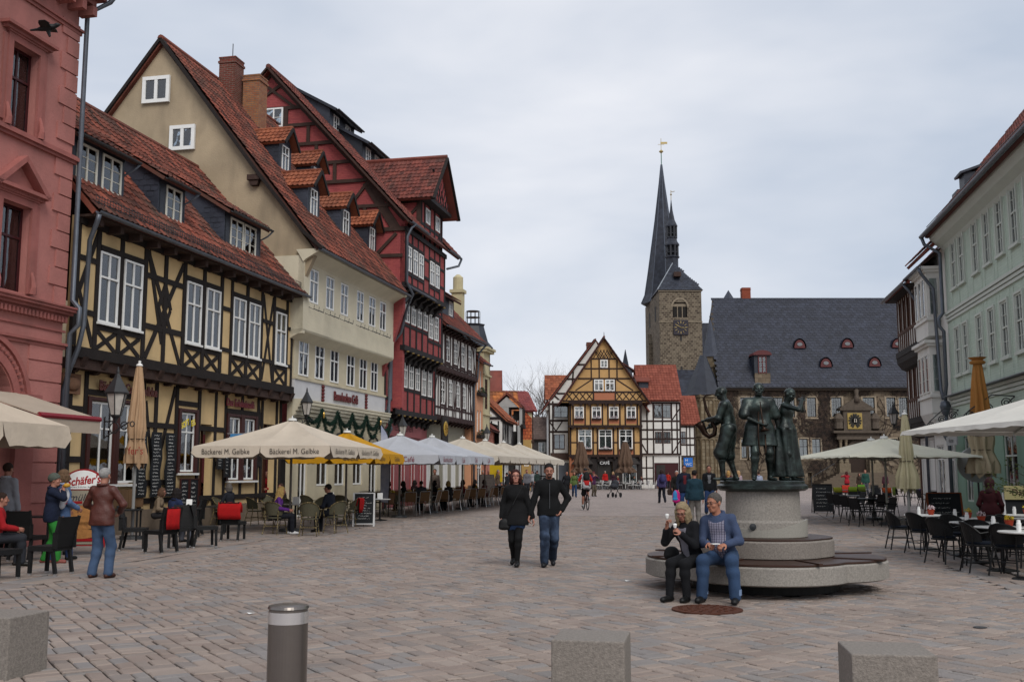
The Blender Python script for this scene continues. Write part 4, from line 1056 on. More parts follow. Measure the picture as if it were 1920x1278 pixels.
 for s,e in ((-1,e0),(1,e1)):
  bk0,bk1=-1.35+(zt-ze)/sl+.3,ye+(za-ze)/sl+.3
  slab(r,'roof',TILE3,[(e,fr_,zt),(e,bk0,zt),(ap,bk1,za),(ap,fr_,za)],.1)
  Sv=Vector((ap-e,0,za-zt));Ls=Sv.length
  tiles(r,(e,fr_,zt+.01),(0,1,0),tuple(Sv),bk1-fr_,Ls,.24,.3,TILE3,'pan',keep=lambda a,b_: a < (bk0-fr_)+(bk1-bk0)*b_/Ls,indiv=120 if s < 0 else 0)
  MB().bar((e,fr_-.02,zt-.05),(ap,fr_-.02,za-.05),.1,.2,up=(0,1,0)).build('verge_board',TIMB,r)
 MB().tube([(ap,fr_-.05,za+.03),(ap,ye+(za-ze)/sl+.3,za+.03)],.11,8).build('ridge',TILE3,r)
 boxpart(r,'side_wall',RED,0,W,.5,11,0,10);boxpart(r,'side_wall',RED,W-.25,W,.0,8,4.5,13)
red_house()
WHP=M('white_plaster',(.62,.61,.58),.9,.07,2,.2,20,dirt=.08)
CREAMP=M('cream_plaster','c2b896',.9,.1,2,.2,20,dirt=.1)
def white_house():
 U0=30.85;r=house('white plastered half-timbered house with brown beams next to the red house','building',U0);X=lambda u: u-U0;W=8.6
 TM=M('red_brown_timber','33211f',.8,.3,4,.4,25)
 SH=M('grey_shopfront','8d8878',.8,.1,2)
 hs=[(.5+k*1.7,1.6+k*1.7,.6,3.0) for k in range(5)]
 wall(r,0,W,0,4.5,.7,SH,hs)
 for h in hs: window(r,(h[0]+h[1])/2,.6,1.1,2.4,.7,2,1,.25,panes=False)
 for (z0,z1,yy,cs,wz0,wz1) in ((4.6,7.0,.2,(32.83,34.4,35.98,37.36),5.35,6.66),(7.25,9.3,0.,(33.1,34.7,36.27,37.85),7.7,8.95)):
  f=[(X(c)-.36,X(c)+.36,wz0,wz1) for c in cs]
  wall(r,0,W,z0,z1,yy,WHP,f)
  for h in f: window(r,(h[0]+h[1])/2,wz0,.72,wz1-wz0,yy,2,[2,2],.4,fw=.06,rec=-.03)
  boxpart(r,'beam',TM,-.02,W+.02,yy-.12,yy+.1,z0-.16,z0+.12)
  k=0;u=.06
  while u < W:
   if not any(h[0]-.05 < u < h[1]+.05 for h in f): timber(r,'post',(u,z0+.1),(u,z1-.05),.12,yy,TM)
   u += .53
  for h in f:
   for q in (h[0]-.07,h[1]+.07): timber(r,'post',(q,z0+.1),(q,z1),.12,yy,TM)
   timber(r,'rail',(h[0],wz0-.06),(h[1],wz0-.06),.11,yy,TM)
  timber(r,'rail',(0,wz0-.2),(W,wz0-.2),.1,yy,TM);timber(r,'rail',(0,z1-.08),(W,z1-.08),.16,yy,TM)
  for a,b_ in ((.1,.9),(2.7,2.1),(W-.1,W-.9),(4.3,4.9)): timber(r,'brace',(a,z0+.15),(b_,z1-.2),.12,yy,TM)
  for q in range(12):
   uu=.35+q*(W-.7)/11;MB().prism([(yy-.2,z0-.12),(yy+.25,z0-.12),(yy+.25,z0-.4),(yy+.05,z0-.3)],'x',uu-.09,uu+.09).build('bracket',TM,r)
 boxpart(r,'side_wall',WHP,0.01,W-.01,.75,9,0,9.2)
 for q in range(12): MB().prism([(-.45,9.35),(.1,9.35),(.1,9.1)],'x',.3+q*.72,.45+q*.72).build('rafter_end',TM,r)
 ze,sl=9.45,1.0
 saddle_roof(r,0,W,0,8.5,ze,sl,TILE3,.26,.36,eave=.6,gable=WHP)
 gutter(r,(-.1,-.68,ze-.02),(W+.1,-.68,ze-.02),.08)
 a0,a1=X(31.6),X(35.2);zb=ze+.9
 wall(r,a0,a1,zb,zb+1.1,.25,SLATE,[(a0+.35,a0+1.05,zb+.1,zb+.95),(a1-1.05,a1-.35,zb+.1,zb+.95)],.1,'dormer_front')
 for c in (a0+.7,a1-.7): window(r,c,zb+.12,.68,.82,.25,2,2,0,fw=.07,rec=-.03)
 for d in (a0,a1-.1): MB().prism([(.26,zb),(1.4,zb+1.12),(.26,zb+1.1)],'x',d-.01,d+.11).build('dormer_cheek',SLATE,r)
 slab(r,'dormer_roof',TILE3,[(a0-.25,-.15,zb+.98),(a1+.25,-.15,zb+.98),(a1+.25,2.2,zb+2.2),(a0-.25,2.2,zb+2.2)],.1)
 tiles(r,(a0-.25,-.17,zb+1.0),(1,0,0),(0,2.35,1.22),a1-a0+.5,2.6,.26,.36,TILE3)
 downpipe(r,[(W+.05,-.65,9.4),(W+.0,-.2,8.9),(W+.0,-.1,7.3),(W-.05,.1,6.9),(W+.0,.1,0)],.06)
 s=empty('hanging_sign',lpt(31.75,-.2,3.55),LRZ,'dark hanging sign with a golden round emblem between the red and white houses','sign')
 MB().box(-.55,.55,-.1,0,-.35,1.05).build('board',M('sign_dark','1c1613',.6),s)
 gd=M('sign_gold',(.55,.35,.06),.35,.2,8,metal=.6)
 o_=MB().lathe([(.0,0),(.38,0),(.4,.03),(.36,.05),(.0,.06)],24).build('gold_disc',gd,s);o_.matrix_local=Matrix.Translation((0,-.1,.4)) @ Matrix.Rotation(PI/2,4,'X')
 o_=MB();[o_.bar((.26*math.cos(t),-.165,.4+.26*math.sin(t)),(.1*math.cos(t+.8),-.165,.4+.1*math.sin(t+.8)),.05,.012) for t in [k*PI/4 for k in range(8)]];o_.build('emblem',M('sign_gold_dark',(.2,.12,.03),.5),s)
white_house()
def peach_house():
 U0=39.5;r=house('narrow peach rendered house with flower boxes','building',U0)
 PE=M('peach_render','c08c6c',.9,.08,2,.2,20,dirt=.1)
 f=[(.2+k*.75,.6+k*.75,z,z+1.3) for k in range(2) for z in (4.1,6.6)]
 wall(r,0,1.7,0,8.4,0,PE,f+[(.3,1.4,.3,2.6)])
 for h in f: window(r,(h[0]+h[1])/2,h[2],.4,1.3,0,1,2,0,panes=False)
 window(r,.85,.3,1.1,2.3,0,2,1,.3,panes=False)
 boxpart(r,'side_wall',PE,.01,1.69,.3,8,0,8.3)
 slab(r,'roof',TILE3,[(-.1,-.5,8.3),(1.9,-.5,8.3),(1.9,4,12),(-.1,4,12)],.1);tiles(r,(-.1,-.5,8.3),(1,0,0),(0,4.5,3.7),2.0,5.8,.26,.36,TILE3)
 gutter(r,(-.1,-.55,8.3),(1.95,-.55,8.3),.07)
 for z in (3.7,6.3):
  b=empty('flower_box',lpt(U0+.85,-.15,z),LRZ,'dark flower box with evergreen sprigs, %s row on the peach house' % ('lower' if z < 5 else 'upper'),'flower box')
  MB().box(-.8,.8,-.16,.12,0,.2).build('trough',TIMB,b);foliage(b,(0,0,.3),(.8,.2,.25),160,.07,M('box_greens','16301c',.7,.3,9))
def foliage(parent,c,rad,n,size,mat,name='leaves',seed=1,kind='stuff'):
 rg=random.Random(seed);V=[];F=[]
 for i in range(n):
  while True:
   p=Vector((rg.uniform(-1,1),rg.uniform(-1,1),rg.uniform(-1,1)))
   if p.length < 1: break
  p=Vector((c[0]+p.x*rad[0],c[1]+p.y*rad[1],c[2]+p.z*rad[2]));a=Vector((rg.gauss(0,1),rg.gauss(0,1),rg.gauss(0,1))).normalized();b_=a.cross(Vector((rg.gauss(0,1),rg.gauss(0,1),1))).normalized()
  s=size*rg.uniform(.6,1.3);k=len(V)
  for q in (a*s,b_*s*.45,-a*s,-b_*s*.45): V.append(tuple(p+q))
  F.append((k,k+1,k+2,k+3))
 me=bpy.data.meshes.new(name);me.from_pydata(V,[],F);me.materials.append(mat);return tag(link(name,me,parent),kind=kind)
peach_house()
def cream_villa():
 U0=41.25;r=house('cream stone townhouse with a bay, slate mansard and tall pale chimney, beyond the peach house','building',U0)
 CS=M('cream_stone','b3a988',.9,.1,2,.2,20,dirt=.15)
 f=[(.4,1.2,5.6,7.5)]
 wall(r,0,1.75,4.2,9.4,-.02,CS,f);window(r,.8,5.6,.8,1.9,-.02,2,[1,1],.4,WINE,panes=False)
 wall(r,0,1.75,0,4.2,.9,CS,[(.3,1.4,.3,3)]);boxpart(r,'side_wall',CS,.01,1.74,.9,8,0,9.4)
 boxpart(r,'side_wall',CS,1.45,1.752,-.02,.9,4.2,9.39)
 MB().prism([(-.02,4.25),(.9,4.25),(.9,3.3),(.5,3.5),(.1,4.0)],'x',0.0,1.75).build('bay_corbel',CS,r)
 b=MB();b.box(-.1,1.95,-.25,.4,9.2,9.35);b.box(-.14,2.0,-.35,.4,9.35,9.5);b.box(-.05,1.85,-.12,.3,5.2,5.3);b.box(-.05,1.85,-.12,.3,7.7,7.8);b.build('cornice',CS,r)
 b=MB();b.lathe([(1.35,9.5),(1.0,9.9),(.72,10.9),(.8,11.05),(.3,11.1)],8,(.85,.9,0));b.build('mansard_roof',SLATE,r)
 b=MB();
 for k in range(10): t=2*PI*k/10;b.bar((.85+.45*math.cos(t),.9+.45*math.sin(t),11.0),(.85+.45*math.cos(t),.9+.45*math.sin(t),11.9),.03)
 b.lathe([(.44,11.5),(.44,11.53)],12,(.85,.9,0));b.lathe([(.44,11.9),(.44,11.93)],12,(.85,.9,0));b.build('roof_railing',IRON,r)
 MB().prism([(-3.2,9.4),(.3,9.4),(.3,12.0),(-.5,12.1),(-1.4,12.6),(-2.2,12.1),(-3.2,11.2)],'y',2.0,2.4).build('scrolled_gable',M('pale_yellow_gable','a8996c',.9,.1,2),r)
 o_=MB().lathe([(.0,0),(.5,0),(.5,.05),(.4,.06),(.4,.02),(.0,.02)],20).build('gable_roundel',IRON,r);o_.matrix_local=Matrix.Translation((-1.2,2.0,11.1)) @ Matrix.Rotation(PI/2,4,'X')
 b=MB();b.box(-.75,-.15,1.2,1.9,9.5,12.9);b.box(-.85,-.05,1.1,2.0,12.9,13.1);b.lathe([(.33,13.1),(.33,13.9),(.1,14.1)],12,(-.45,1.55,0));b.build('chimney',CS,r)
 slab(r,'roof',SLATE,[(-3,.3,9.5),(0,.3,9.5),(0,2,12),(-3,2,12)],.1)
cream_villa()
def far_row():
 SAL=M('salmon_render','b87868',.9,.1,2,.2,20)
 def place(px,Y,rz,label):
  p=at(px,885,Y);return empty('house',(p.x,p.y,0),rz,label,'building')
 r=place(912,69,LRZ+.12,'low salmon rendered house with a short tiled roof behind the parasols')
 f=[(.4+k*.85,.75+k*.85,2.4,4.0) for k in range(5)]
 wall(r,0,4.6,0,4.4,0,SAL,f)
 for h in f: window(r,(h[0]+h[1])/2,2.4,.35,1.6,0,1,2,0,panes=False)
 boxpart(r,'side_wall',SAL,.01,4.59,.25,5,0,4.4);saddle_roof(r,0,4.6,0,5,4.4,.8,TILE3,.3,.4,eave=.4,gable=SAL)
 r=place(931,73,LRZ+.1,'white gabled timber house with a long sweeping tiled roof, beyond the salmon house')
 y=timber_house(r,6.5,0,[(0,2.9,'shop'),(2.9,5.2,'f')],0,WHP,BLK,bay=.65,win=(.5,1.0),jet=.4,seed=3,wevery=2)
 b=MB();b.box(-.05,6.55,y-.3,y+.1,5.2,5.45);b.build('eave_beam',BLK,r)
 MB().prism([(y,5.2),(6,5.2),(3,8.6)],'x',0,.15).build('gable_wall',WHP,r)
 for a,c in (((y,5.3),(3,8.5)),((y+1.2,5.3),(2,7.3)),((y,5.4),(6,5.4))):
  d=Vector((0,c[0]-a[0],c[1]-a[1]));link('brace',cube_mesh(BLK,'brace'),r,None,Matrix.Translation((-.03,(a[0]+c[0])/2,(a[1]+c[1])/2)) @ Matrix.Rotation(math.atan2(d.z,d.y),4,'X') @ Matrix.Diagonal((.08,d.length,.16,1)))
 saddle_roof(r,0,6.5,y,6,5.2,.95,TILE2,.3,.4,eave=.4)
 r=place(972,80,LRZ+.15,'tall narrow pale grey timber house, end of the left row')
 timber_house(r,3.4,0,[(0,2.9,'shop'),(2.9,5.2,'f'),(5.2,6.6,'f')],0,M('pale_grey_plaster','9a9a98',.9),TIMB,bay=.7,win=(.5,1.0),jet=.15,seed=5,D=1.6);saddle_roof(r,0,3.4,0,1.8,6.6,.9,TILE,.3,.4,gable=M('pale_grey_plaster'))
 r=place(903,88,.12,'house with a mottled orange and brown tiled roof rising over the left row')
 boxpart(r,'wall',WHP,0,3.1,0,3,0,6.5)
 for k in range(5): timber(r,'post',(.1+k*.72,4.6),(.1+k*.72,6.4),.12,0)
 window(r,2.2,5.2,.6,.9,-.07,2,2,0,panes=False,rec=0,room=False);timber(r,'rail',(0,5.0),(3.1,5.0),.12,0)
 MT=M('mottled_tile','5a3424',.8,.2,3,.3,30,isl=.9,col2='b06a38',dirt=.2)
 saddle_roof(r,0,3.1,0,3.4,6.4,1.0,MT,.3,.42,eave=.4,gable=WHP)
 r=place(934,94,LRZ+.2,'orange tile-hung gable peeking over the mottled roof')
 OT=M('tile_hanging','8a3d22',.8,.2,3,.3,20,brick=(.3,.3,.02,srgb('4a2015')),col2='a85a35')
 p=at(945,885,94)
 MB().box(0,4.2,0,5,0,8).build('wall',CREAMP,r);MB().prism([(-.2,7.6),(4.4,7.6),(2.1,10.8)],'y',-.05,.1).build('gable_wall',OT,r)
 for e in (-.4,4.6): slab(r,'roof',TILE3,[(e,-.3,7.4),(e,5,7.4),(2.1,5,11.0),(2.1,-.3,11.0)],.1)
 chimney(r,.3,1.5,7,9.7,.55,.55)
 r=place(951,100,0.25,'cream timber house with a plain bright red tiled roof')
 timber_house(r,2.6,0,[(0,4.6,'f'),(4.6,7.5,'f')],0,CREAMP,TIMB2,bay=.65,win=(.45,1.0),jet=0,seed=9)
 RT=M('bright_red_tile','6a3232',.7,.15,3,.2,30,isl=1.,col2='7e3e3a')
 slab(r,'roof',RT,[(-1.5,-.4,7.5),(2.9,-.4,7.5),(2.9,3,9.6),(-1.5,3,9.6)],.12);tiles(r,(-1.5,-.45,7.52),(1,0,0),(0,3.4,2.1),4.4,4.0,.3,.4,RT)
 MB().prism([(-.3,7.5),(3,9.55),(6.3,7.5)],'x',2.75,2.95).build('gable_wall',TIMB2,r)
 boxpart(r,'side_wall',CREAMP,0.01,2.59,.3,6,0,7.5)
 r=place(978,96,.1,'narrow ochre house with tile-hung upper wall at the end of the street')
 MB().box(0,.9,0,3,0,4.6).build('wall',M('ochre_render','9a7d4c',.9),r);MB().prism([(-.1,4.6),(.95,4.6),(.95,6.6),(.4,7.1),(-.1,6.4)],'y',0,3).build('tile_hung_wall',OT,r)
 window(r,.45,2.2,.4,1.3,0,1,2,0,panes=False,rec=-.02,room=False)
 r=place(996,118,0,'grey slate-hung cottage with a brown tiled roof closing the street')
 GT=M('brown_grey_tile','564742',.8,.15,3,.2,30,isl=1.,col2='6c5c55')
 W=2.7
 wall(r,0,W,3.3,5.4,-.2,M('slate_grey_wall','4d4a48',.8,.2,4),[(.8,1.6,3.9,5.0),(1.65,2.4,3.9,5.0)])
 for c in (1.2,2.02): window(r,c,3.9,.76,1.1,-.2,2,2,0,panes=False,curtain='half')
 wall(r,0,W,0,3.3,0,WHP,[(.3,.9,1.4,2.7),(1.4,2.0,1.4,2.7)])
 for c in (.6,1.7): window(r,c,1.4,.58,1.3,0,2,2,0,panes=False)
 for u in (.1,1.1,2.2,2.6): timber(r,'post',(u,0),(u,3.2),.12,0,TIMB)
 timber(r,'rail',(0,3.15),(W,3.15),.14,0,TIMB);timber(r,'rail',(0,1.2),(W,1.2),.12,0,TIMB)
 boxpart(r,'side_wall',WHP,.01,W-.01,.3,6,0,5.4)
 slab(r,'roof',GT,[(-.4,-.6,5.3),(W+.2,-.6,5.3),(W+.2,2.5,8.0),(-.4,2.5,8.0)],.12);tiles(r,(-.4,-.62,5.32),(1,0,0),(0,3.1,2.7),W+.6,4.0,.3,.4,GT,'flat')
 window(r,-.4,3.6,.6,1.5,-.3,1,2,0,panes=False,room=False);boxpart(r,'wall',M('slate_grey_wall'),-1.0,0,-.25,2,0,5.2);slab(r,'roof',SLATE,[(-1.2,-.6,5.2),(.1,-.6,5.2),(.1,1.5,6.6),(-1.2,1.5,6.6)],.1)
far_row()
def bare_tree(loc,H,label,seed=2,spread=.5):
 r=empty('bare_tree',loc,0,label,'tree');rg=random.Random(seed);b=MB();tw=MB()
 def grow(p,d,ln,rad,lvl):
  pts=[p];rs=[rad];q=p;dd=d
  for i in range(4):
   dd=(dd+Vector((rg.gauss(0,.16),rg.gauss(0,.16),rg.gauss(.04,.1)))).normalized();q=q+dd*ln/4;pts.append(q);rs.append(rad*(1-.13*(i+1)))
  (b if lvl < 3 else tw).tube(pts,rs,6 if lvl < 2 else 4,cap=False)
  if lvl >= 5: return
  for k in range((4 if lvl > 1 else 3) if lvl else 5):
   t=rg.randint(2,4);a=rg.uniform(0,2*PI);sd=Vector((math.cos(a),math.sin(a),rg.uniform(-.1,.5)));nd=(dd*.9+Vector((0,0,.25))+sd*spread*1.2).normalized()
   grow(pts[t],nd,ln*rg.uniform(.6,.82),rs[t]*.7,lvl+1)
 grow(Vector((0,0,0)),Vector((0,0,1)),H*.34,H*.022,0)
 bk=M('bark_grey','4a4440',.9,.3,3,.5,20);b.build('trunk',bk,r);tag(tw.build('crown',M('twig_grey','6a6560',.9),r),kind='stuff');return r
p=at(1003,885,150);bare_tree((p.x,p.y,0),21,'leafless broad tree standing behind the grey cottage, left of the centre house',4,.6)
p=at(1040,885,156);bare_tree((p.x,p.y,0),20,'leafless tree partly hidden by the centre house, right of its neighbour',7,.7)
# ================================================================ END OF THE SQUARE
OCH=M('golden_plaster','b08c5c',.9,.1,2,.2,20,dirt=.1)
ORG=M('orange_plaster','a0664c',.9,.1,2,.2,20)
def centre_house():
 Y=105;x0=5.8;r=empty('house',(x0,Y,0),0,'golden gabled half-timbered cafe house with flower boxes at the head of the square','building')
 W=7.2;TM=M('centre_timber','2a1c18',.8,.3,3,.3,20)
 SHF=M('shop_dark','221b19',.6,.2,3)
 hs=[(.5+k*2.4,1.9+k*2.4,.5,2.4) for k in (0,2)]+[(2.75,4.3,0,2.7)]
 wall(r,0,W,0,3.25,.1,SHF,hs)
 for h in hs[:2]: window(r,(h[0]+h[1])/2,.5,1.4,1.9,.1,2,1,0,panes=False)
 boxpart(r,'door',DARK,2.8,4.25,.5,.55,0,2.7)
 boxpart(r,'wall_panel',ORG,-.02,.45,.02,.3,0,3.2)
 tm=M('sign_white',(.6,.6,.6),.6)
 text_obj('CAFÉ',.42,tm,r,wall_m4(3.5,.06,2.55),bold=.006)
 for c in (1.25,5.9):
  MB().prism([(c-1.1,2.45),(c+1.1,2.45),(c+.55,3.1),(c-.55,3.1)],'y',-.55,.1).build('awning',M('awning_grey','3a3634',.8),r)
 def fl(z0,z1,y,wins,ww,wh,wz,cols,rows,tr,fill,apron):
  f=[(c-ww/2,c+ww/2,wz,wz+wh) for c in wins]
  wall(r,0,W,z0,z1,y,OCH,f)
  for c in wins:
   window(r,c,wz,ww,wh,y,cols,rows,tr,fw=.1,rec=-.03,curtain=None,panes=True)
   boxpart(r,'apron',apron,c-ww/2-.1,c+ww/2+.1,y-.02,y+.02,z0+.12,wz-.12)
   for q in (c-ww/2-.13,c+ww/2+.13): timber(r,'post',(q,z0),(q,z1),.15,y,TM)
   timber(r,'rail',(c-ww/2,wz-.1),(c+ww/2,wz-.1),.12,y,TM)
   g=boxpart(r,'flower_trough',TM,c-ww/2+.02,c+ww/2-.02,y-.25,y-.05,wz-.14,wz+.02)
   foliage(r,(c,y-.17,wz+.12),(ww/2,.12,.14),60,.06,M('pale_blossom',(.6,.5,.52),.8),'blossom',seed=int(c*10))
  for u in (.08,W-.08): timber(r,'post',(u,z0),(u,z1),.18,y,TM)
 fl(3.3,6.1,0,(1.55,3.6,5.65),1.35,1.95,3.95,2,[1,2],.33,OCH,ORG)
 fl(6.35,8.5,-.25,(.95,2.7,4.45,6.2),.95,1.2,7.0,2,[1,2],.33,OCH,ORG)
 timber(r,'rail',(0,4.6),(.8,4.6),.12,0,TM);timber(r,'rail',(6.4,4.6),(W,4.6),.12,0,TM)
 for k in range(3): timber(r,'rail',(2.45+k*2.05-.2+.0,4.6),(2.75+k*2.05,4.6),.12,0,TM)
 for z,y in ((3.15,0),(6.1,-.25),(8.45,-.45)):
  boxpart(r,'beam',TM,-.1,W+.1,y-.12,y+.3,z,z+.24)
  for k in range(9): MB().box(.2+k*.84,.4+k*.84,y-.2,y+.1,z-.2,z+.0).build('bracket',TM,r)
 boxpart(r,'side_wall',OCH,.01,W-.01,1.3,11,0,8.4)
 gy=-.45;ap=3.5;za=15.0;gs=1.46;hb=lambda z: (za-z)/gs
 MB().prism([(ap-hb(8.6),8.6),(ap+hb(8.6),8.6),(ap,za)],'y',gy+.002,gy+.2).build('gable_wall',OCH,r)
 for z in (8.75,9.65,11.0,12.0,13.0): timber(r,'rail',(ap-hb(z)+.1,z),(ap+hb(z)-.1,z),.15,gy,TM)
 for (c,z,w,h) in ((ap-.56,9.75,.95,1.15),(ap+.56,9.75,.95,1.15),(ap,12.1,.75,.8)):
  window(r,c,z,w,h,gy,2,[1,2] if h > 1 else 2,.33 if h > 1 else 0,fw=.1,rec=-.06,room=False,cmat=None,curtain='full')
  foliage(r,(c,gy-.1,z-.02),(w/2,.08,.1),30,.05,M('pale_blossom'),'blossom')
 boxpart(r,'apron',ORG,ap-1.1,ap+1.1,gy-.01,gy+.02,8.85,9.6)
 for s in (-1,1):
  for k in range(4):
   a=ap+s*(1.2+k*.68)
   if abs(a-ap)+.6 < hb(9.5)+.25: xbrace(r,min(a,a+s*.6),max(a,a+s*.6),8.85,9.58,gy,.1,TM)
  timber(r,'post',(ap+s*1.1,8.8),(ap+s*1.1,11),.14,gy,TM);timber(r,'brace',(ap+s*1.25,10.9),(ap+s*2.9,9.8),.12,gy,TM)
  for u in (.5,1.3): timber(r,'post',(ap+s*u,11.05),(ap+s*u,min(13,za-u*gs-.2)),.13,gy,TM)
  for k in range(5):
   timber(r,'brace',(ap+s*(hb(13)-.3-k*.32),13.05),(ap+s*(hb(13)-.3-k*.32)-s*(.5),13.9-.0*k),.07,gy,TM) if k < 4 else None
   timber(r,'brace',(ap+s*(.05+k*.22),13.05),(ap+s*(min(.05+k*.22+.5,.95-k*.02)),13.75 if k < 3 else 13.3),.07,gy-.006,TM) if k < 3 else None
 e=8.45;hw=(za+.15-e)/gs
 for s in (-1,1):
  x1=ap+s*hw
  slab(r,'roof',TILE3,[(x1,gy-.35,e),(x1,11,e),(ap,11,za+.15),(ap,gy-.35,za+.15)],.12)
  MB().bar((x1,gy-.36,e-.05),(ap,gy-.36,za+.1),.1,.3,up=(0,1,0)).build('verge_board',TM,r)
  tiles(r,(x1,gy-.3,e+.01),(0,1,0),(ap-x1,0,za+.15-e),11,math.hypot(hw,za-e),.35,.45,TILE3)
 MB().tube([(ap,gy-.4,za+.2),(ap,11,za+.2)],.12,6).build('ridge',TILE3,r);MB().tube([(ap,gy-.3,za),(ap,gy-.3,za+.7)],[.06,.02],6).build('finial',TM,r)
 MB().prism([(ap+1.6,12.4),(ap+2.6,12.5),(ap+3.1,12.2),(ap+3.3,11.2),(ap+2.4,11.2)],'y',2.5,4).build('dormer_front',SLATE,r)
 slab(r,'dormer_roof',TILE3,[(ap+1.1,2.3,13.6),(ap+3.5,2.3,12.1),(ap+3.5,4.3,12.1),(ap+1.1,4.3,13.6)],.1)
 chimney(r,ap-1.0,4.5,12,15.2,.8,.8)
 return r
centre_house()
def white_wing():
 r=empty('house',(3.75,107,0),0,'white half-timbered gabled house with carved dark panels left of the golden house','building');TM=M('centre_timber');W=5.5
 f=[(.55,1.65,4.0,5.5),(.55,2.0,7.2,8.4)]
 wall(r,0,W,3.0,9.0,0,WHP,f,name='wall');boxpart(r,'oriel_frame',TM,.4,2.1,-.1,.02,8.4,8.5)
 for h in f: window(r,(h[0]+h[1])/2,h[2],h[1]-h[0],h[3]-h[2],0,2,2,0,BROWNW,panes=False,rec=-.08,deep=.1)
 wall(r,0,W,0,3.0,.15,WHP,[(1.0,2.1,0,2.6)]);boxpart(r,'door',M('grey_blue_door','5a5f68',.5),1.0,2.1,.2,.26,0,2.6)
 for u in (.08,.45,2.05,2.12,3.0): timber(r,'post',(u,3.1),(u,8.9),.16,0,TM)
 for u in (.1,.85,2.2): timber(r,'post',(u,0),(u,2.95),.15,.15,TM)
 for z in (3.1,5.75,6.9,8.6): timber(r,'rail',(0,z),(W,z),.2,0,TM)
 boxpart(r,'carved_panel',M('carved_panel_mat','4a3a34',.9,.6,12),.2,2.3,-.06,.02,2.9,3.6)
 timber(r,'brace',(.1,6.8),(.75,5.85),.12,0,TM);timber(r,'brace',(1.4,6.8),(.78,5.85),.12,0,TM)
 zb=8.6;MB().prism([(-.6,8.0),(W+3,8.0),(4.9,15.2)],'y',.2,.4).build('gable_wall',WHP,r)
 for a,c in (((-.6,8.0),(4.9,15.3)),((.0,8.3),(1.8,8.3)),((.9,9.7),(3.5,9.7)),((1.9,8.3),(.6,9.5)),((2.0,11.2),(4,11.2)),((2.4,9.7),(2.6,12)),((3.1,12.7),(4.5,12.7))): timber(r,'brace' if a[1] != c[1] else 'rail',a,c,.16 if a[0] > -.5 else .3,.17,TM)
 slab(r,'roof',TILE3,[(-.75,-.1,7.85),(-.75,6,7.85),(4.9,6,15.4),(4.9,-.1,15.4)],.12)
 slab(r,'roof',TILE3,[(10.5,.2,7.85),(10.5,6,7.85),(4.9,6,15.4),(4.9,.2,15.4)],.12)
 boxpart(r,'side_wall',WHP,.02,3,.5,6,0,8.5)
 r2=empty('house',(3.9,117,0),0,'orange-roofed white timber house rising behind the white gabled house','building')
 wall(r2,0,5,0,9.7,0,WHP);[timber(r2,'post',(.1+k*.8,7),(.1+k*.8,9.6),.14,0,TIMB) for k in range(5)];timber(r2,'rail',(0,9.5),(5,9.5),.15,0,TIMB);timber(r2,'brace',(.2,8.3),(1.2,9.5),.12,0,TIMB);timber(r2,'rail',(0,8.1),(5,8.1),.15,0,TIMB)
 saddle_roof(r2,0,6,0,5.4,9.7,.95,TILE2,.32,.42,eave=.4,gable=WHP)
white_wing()
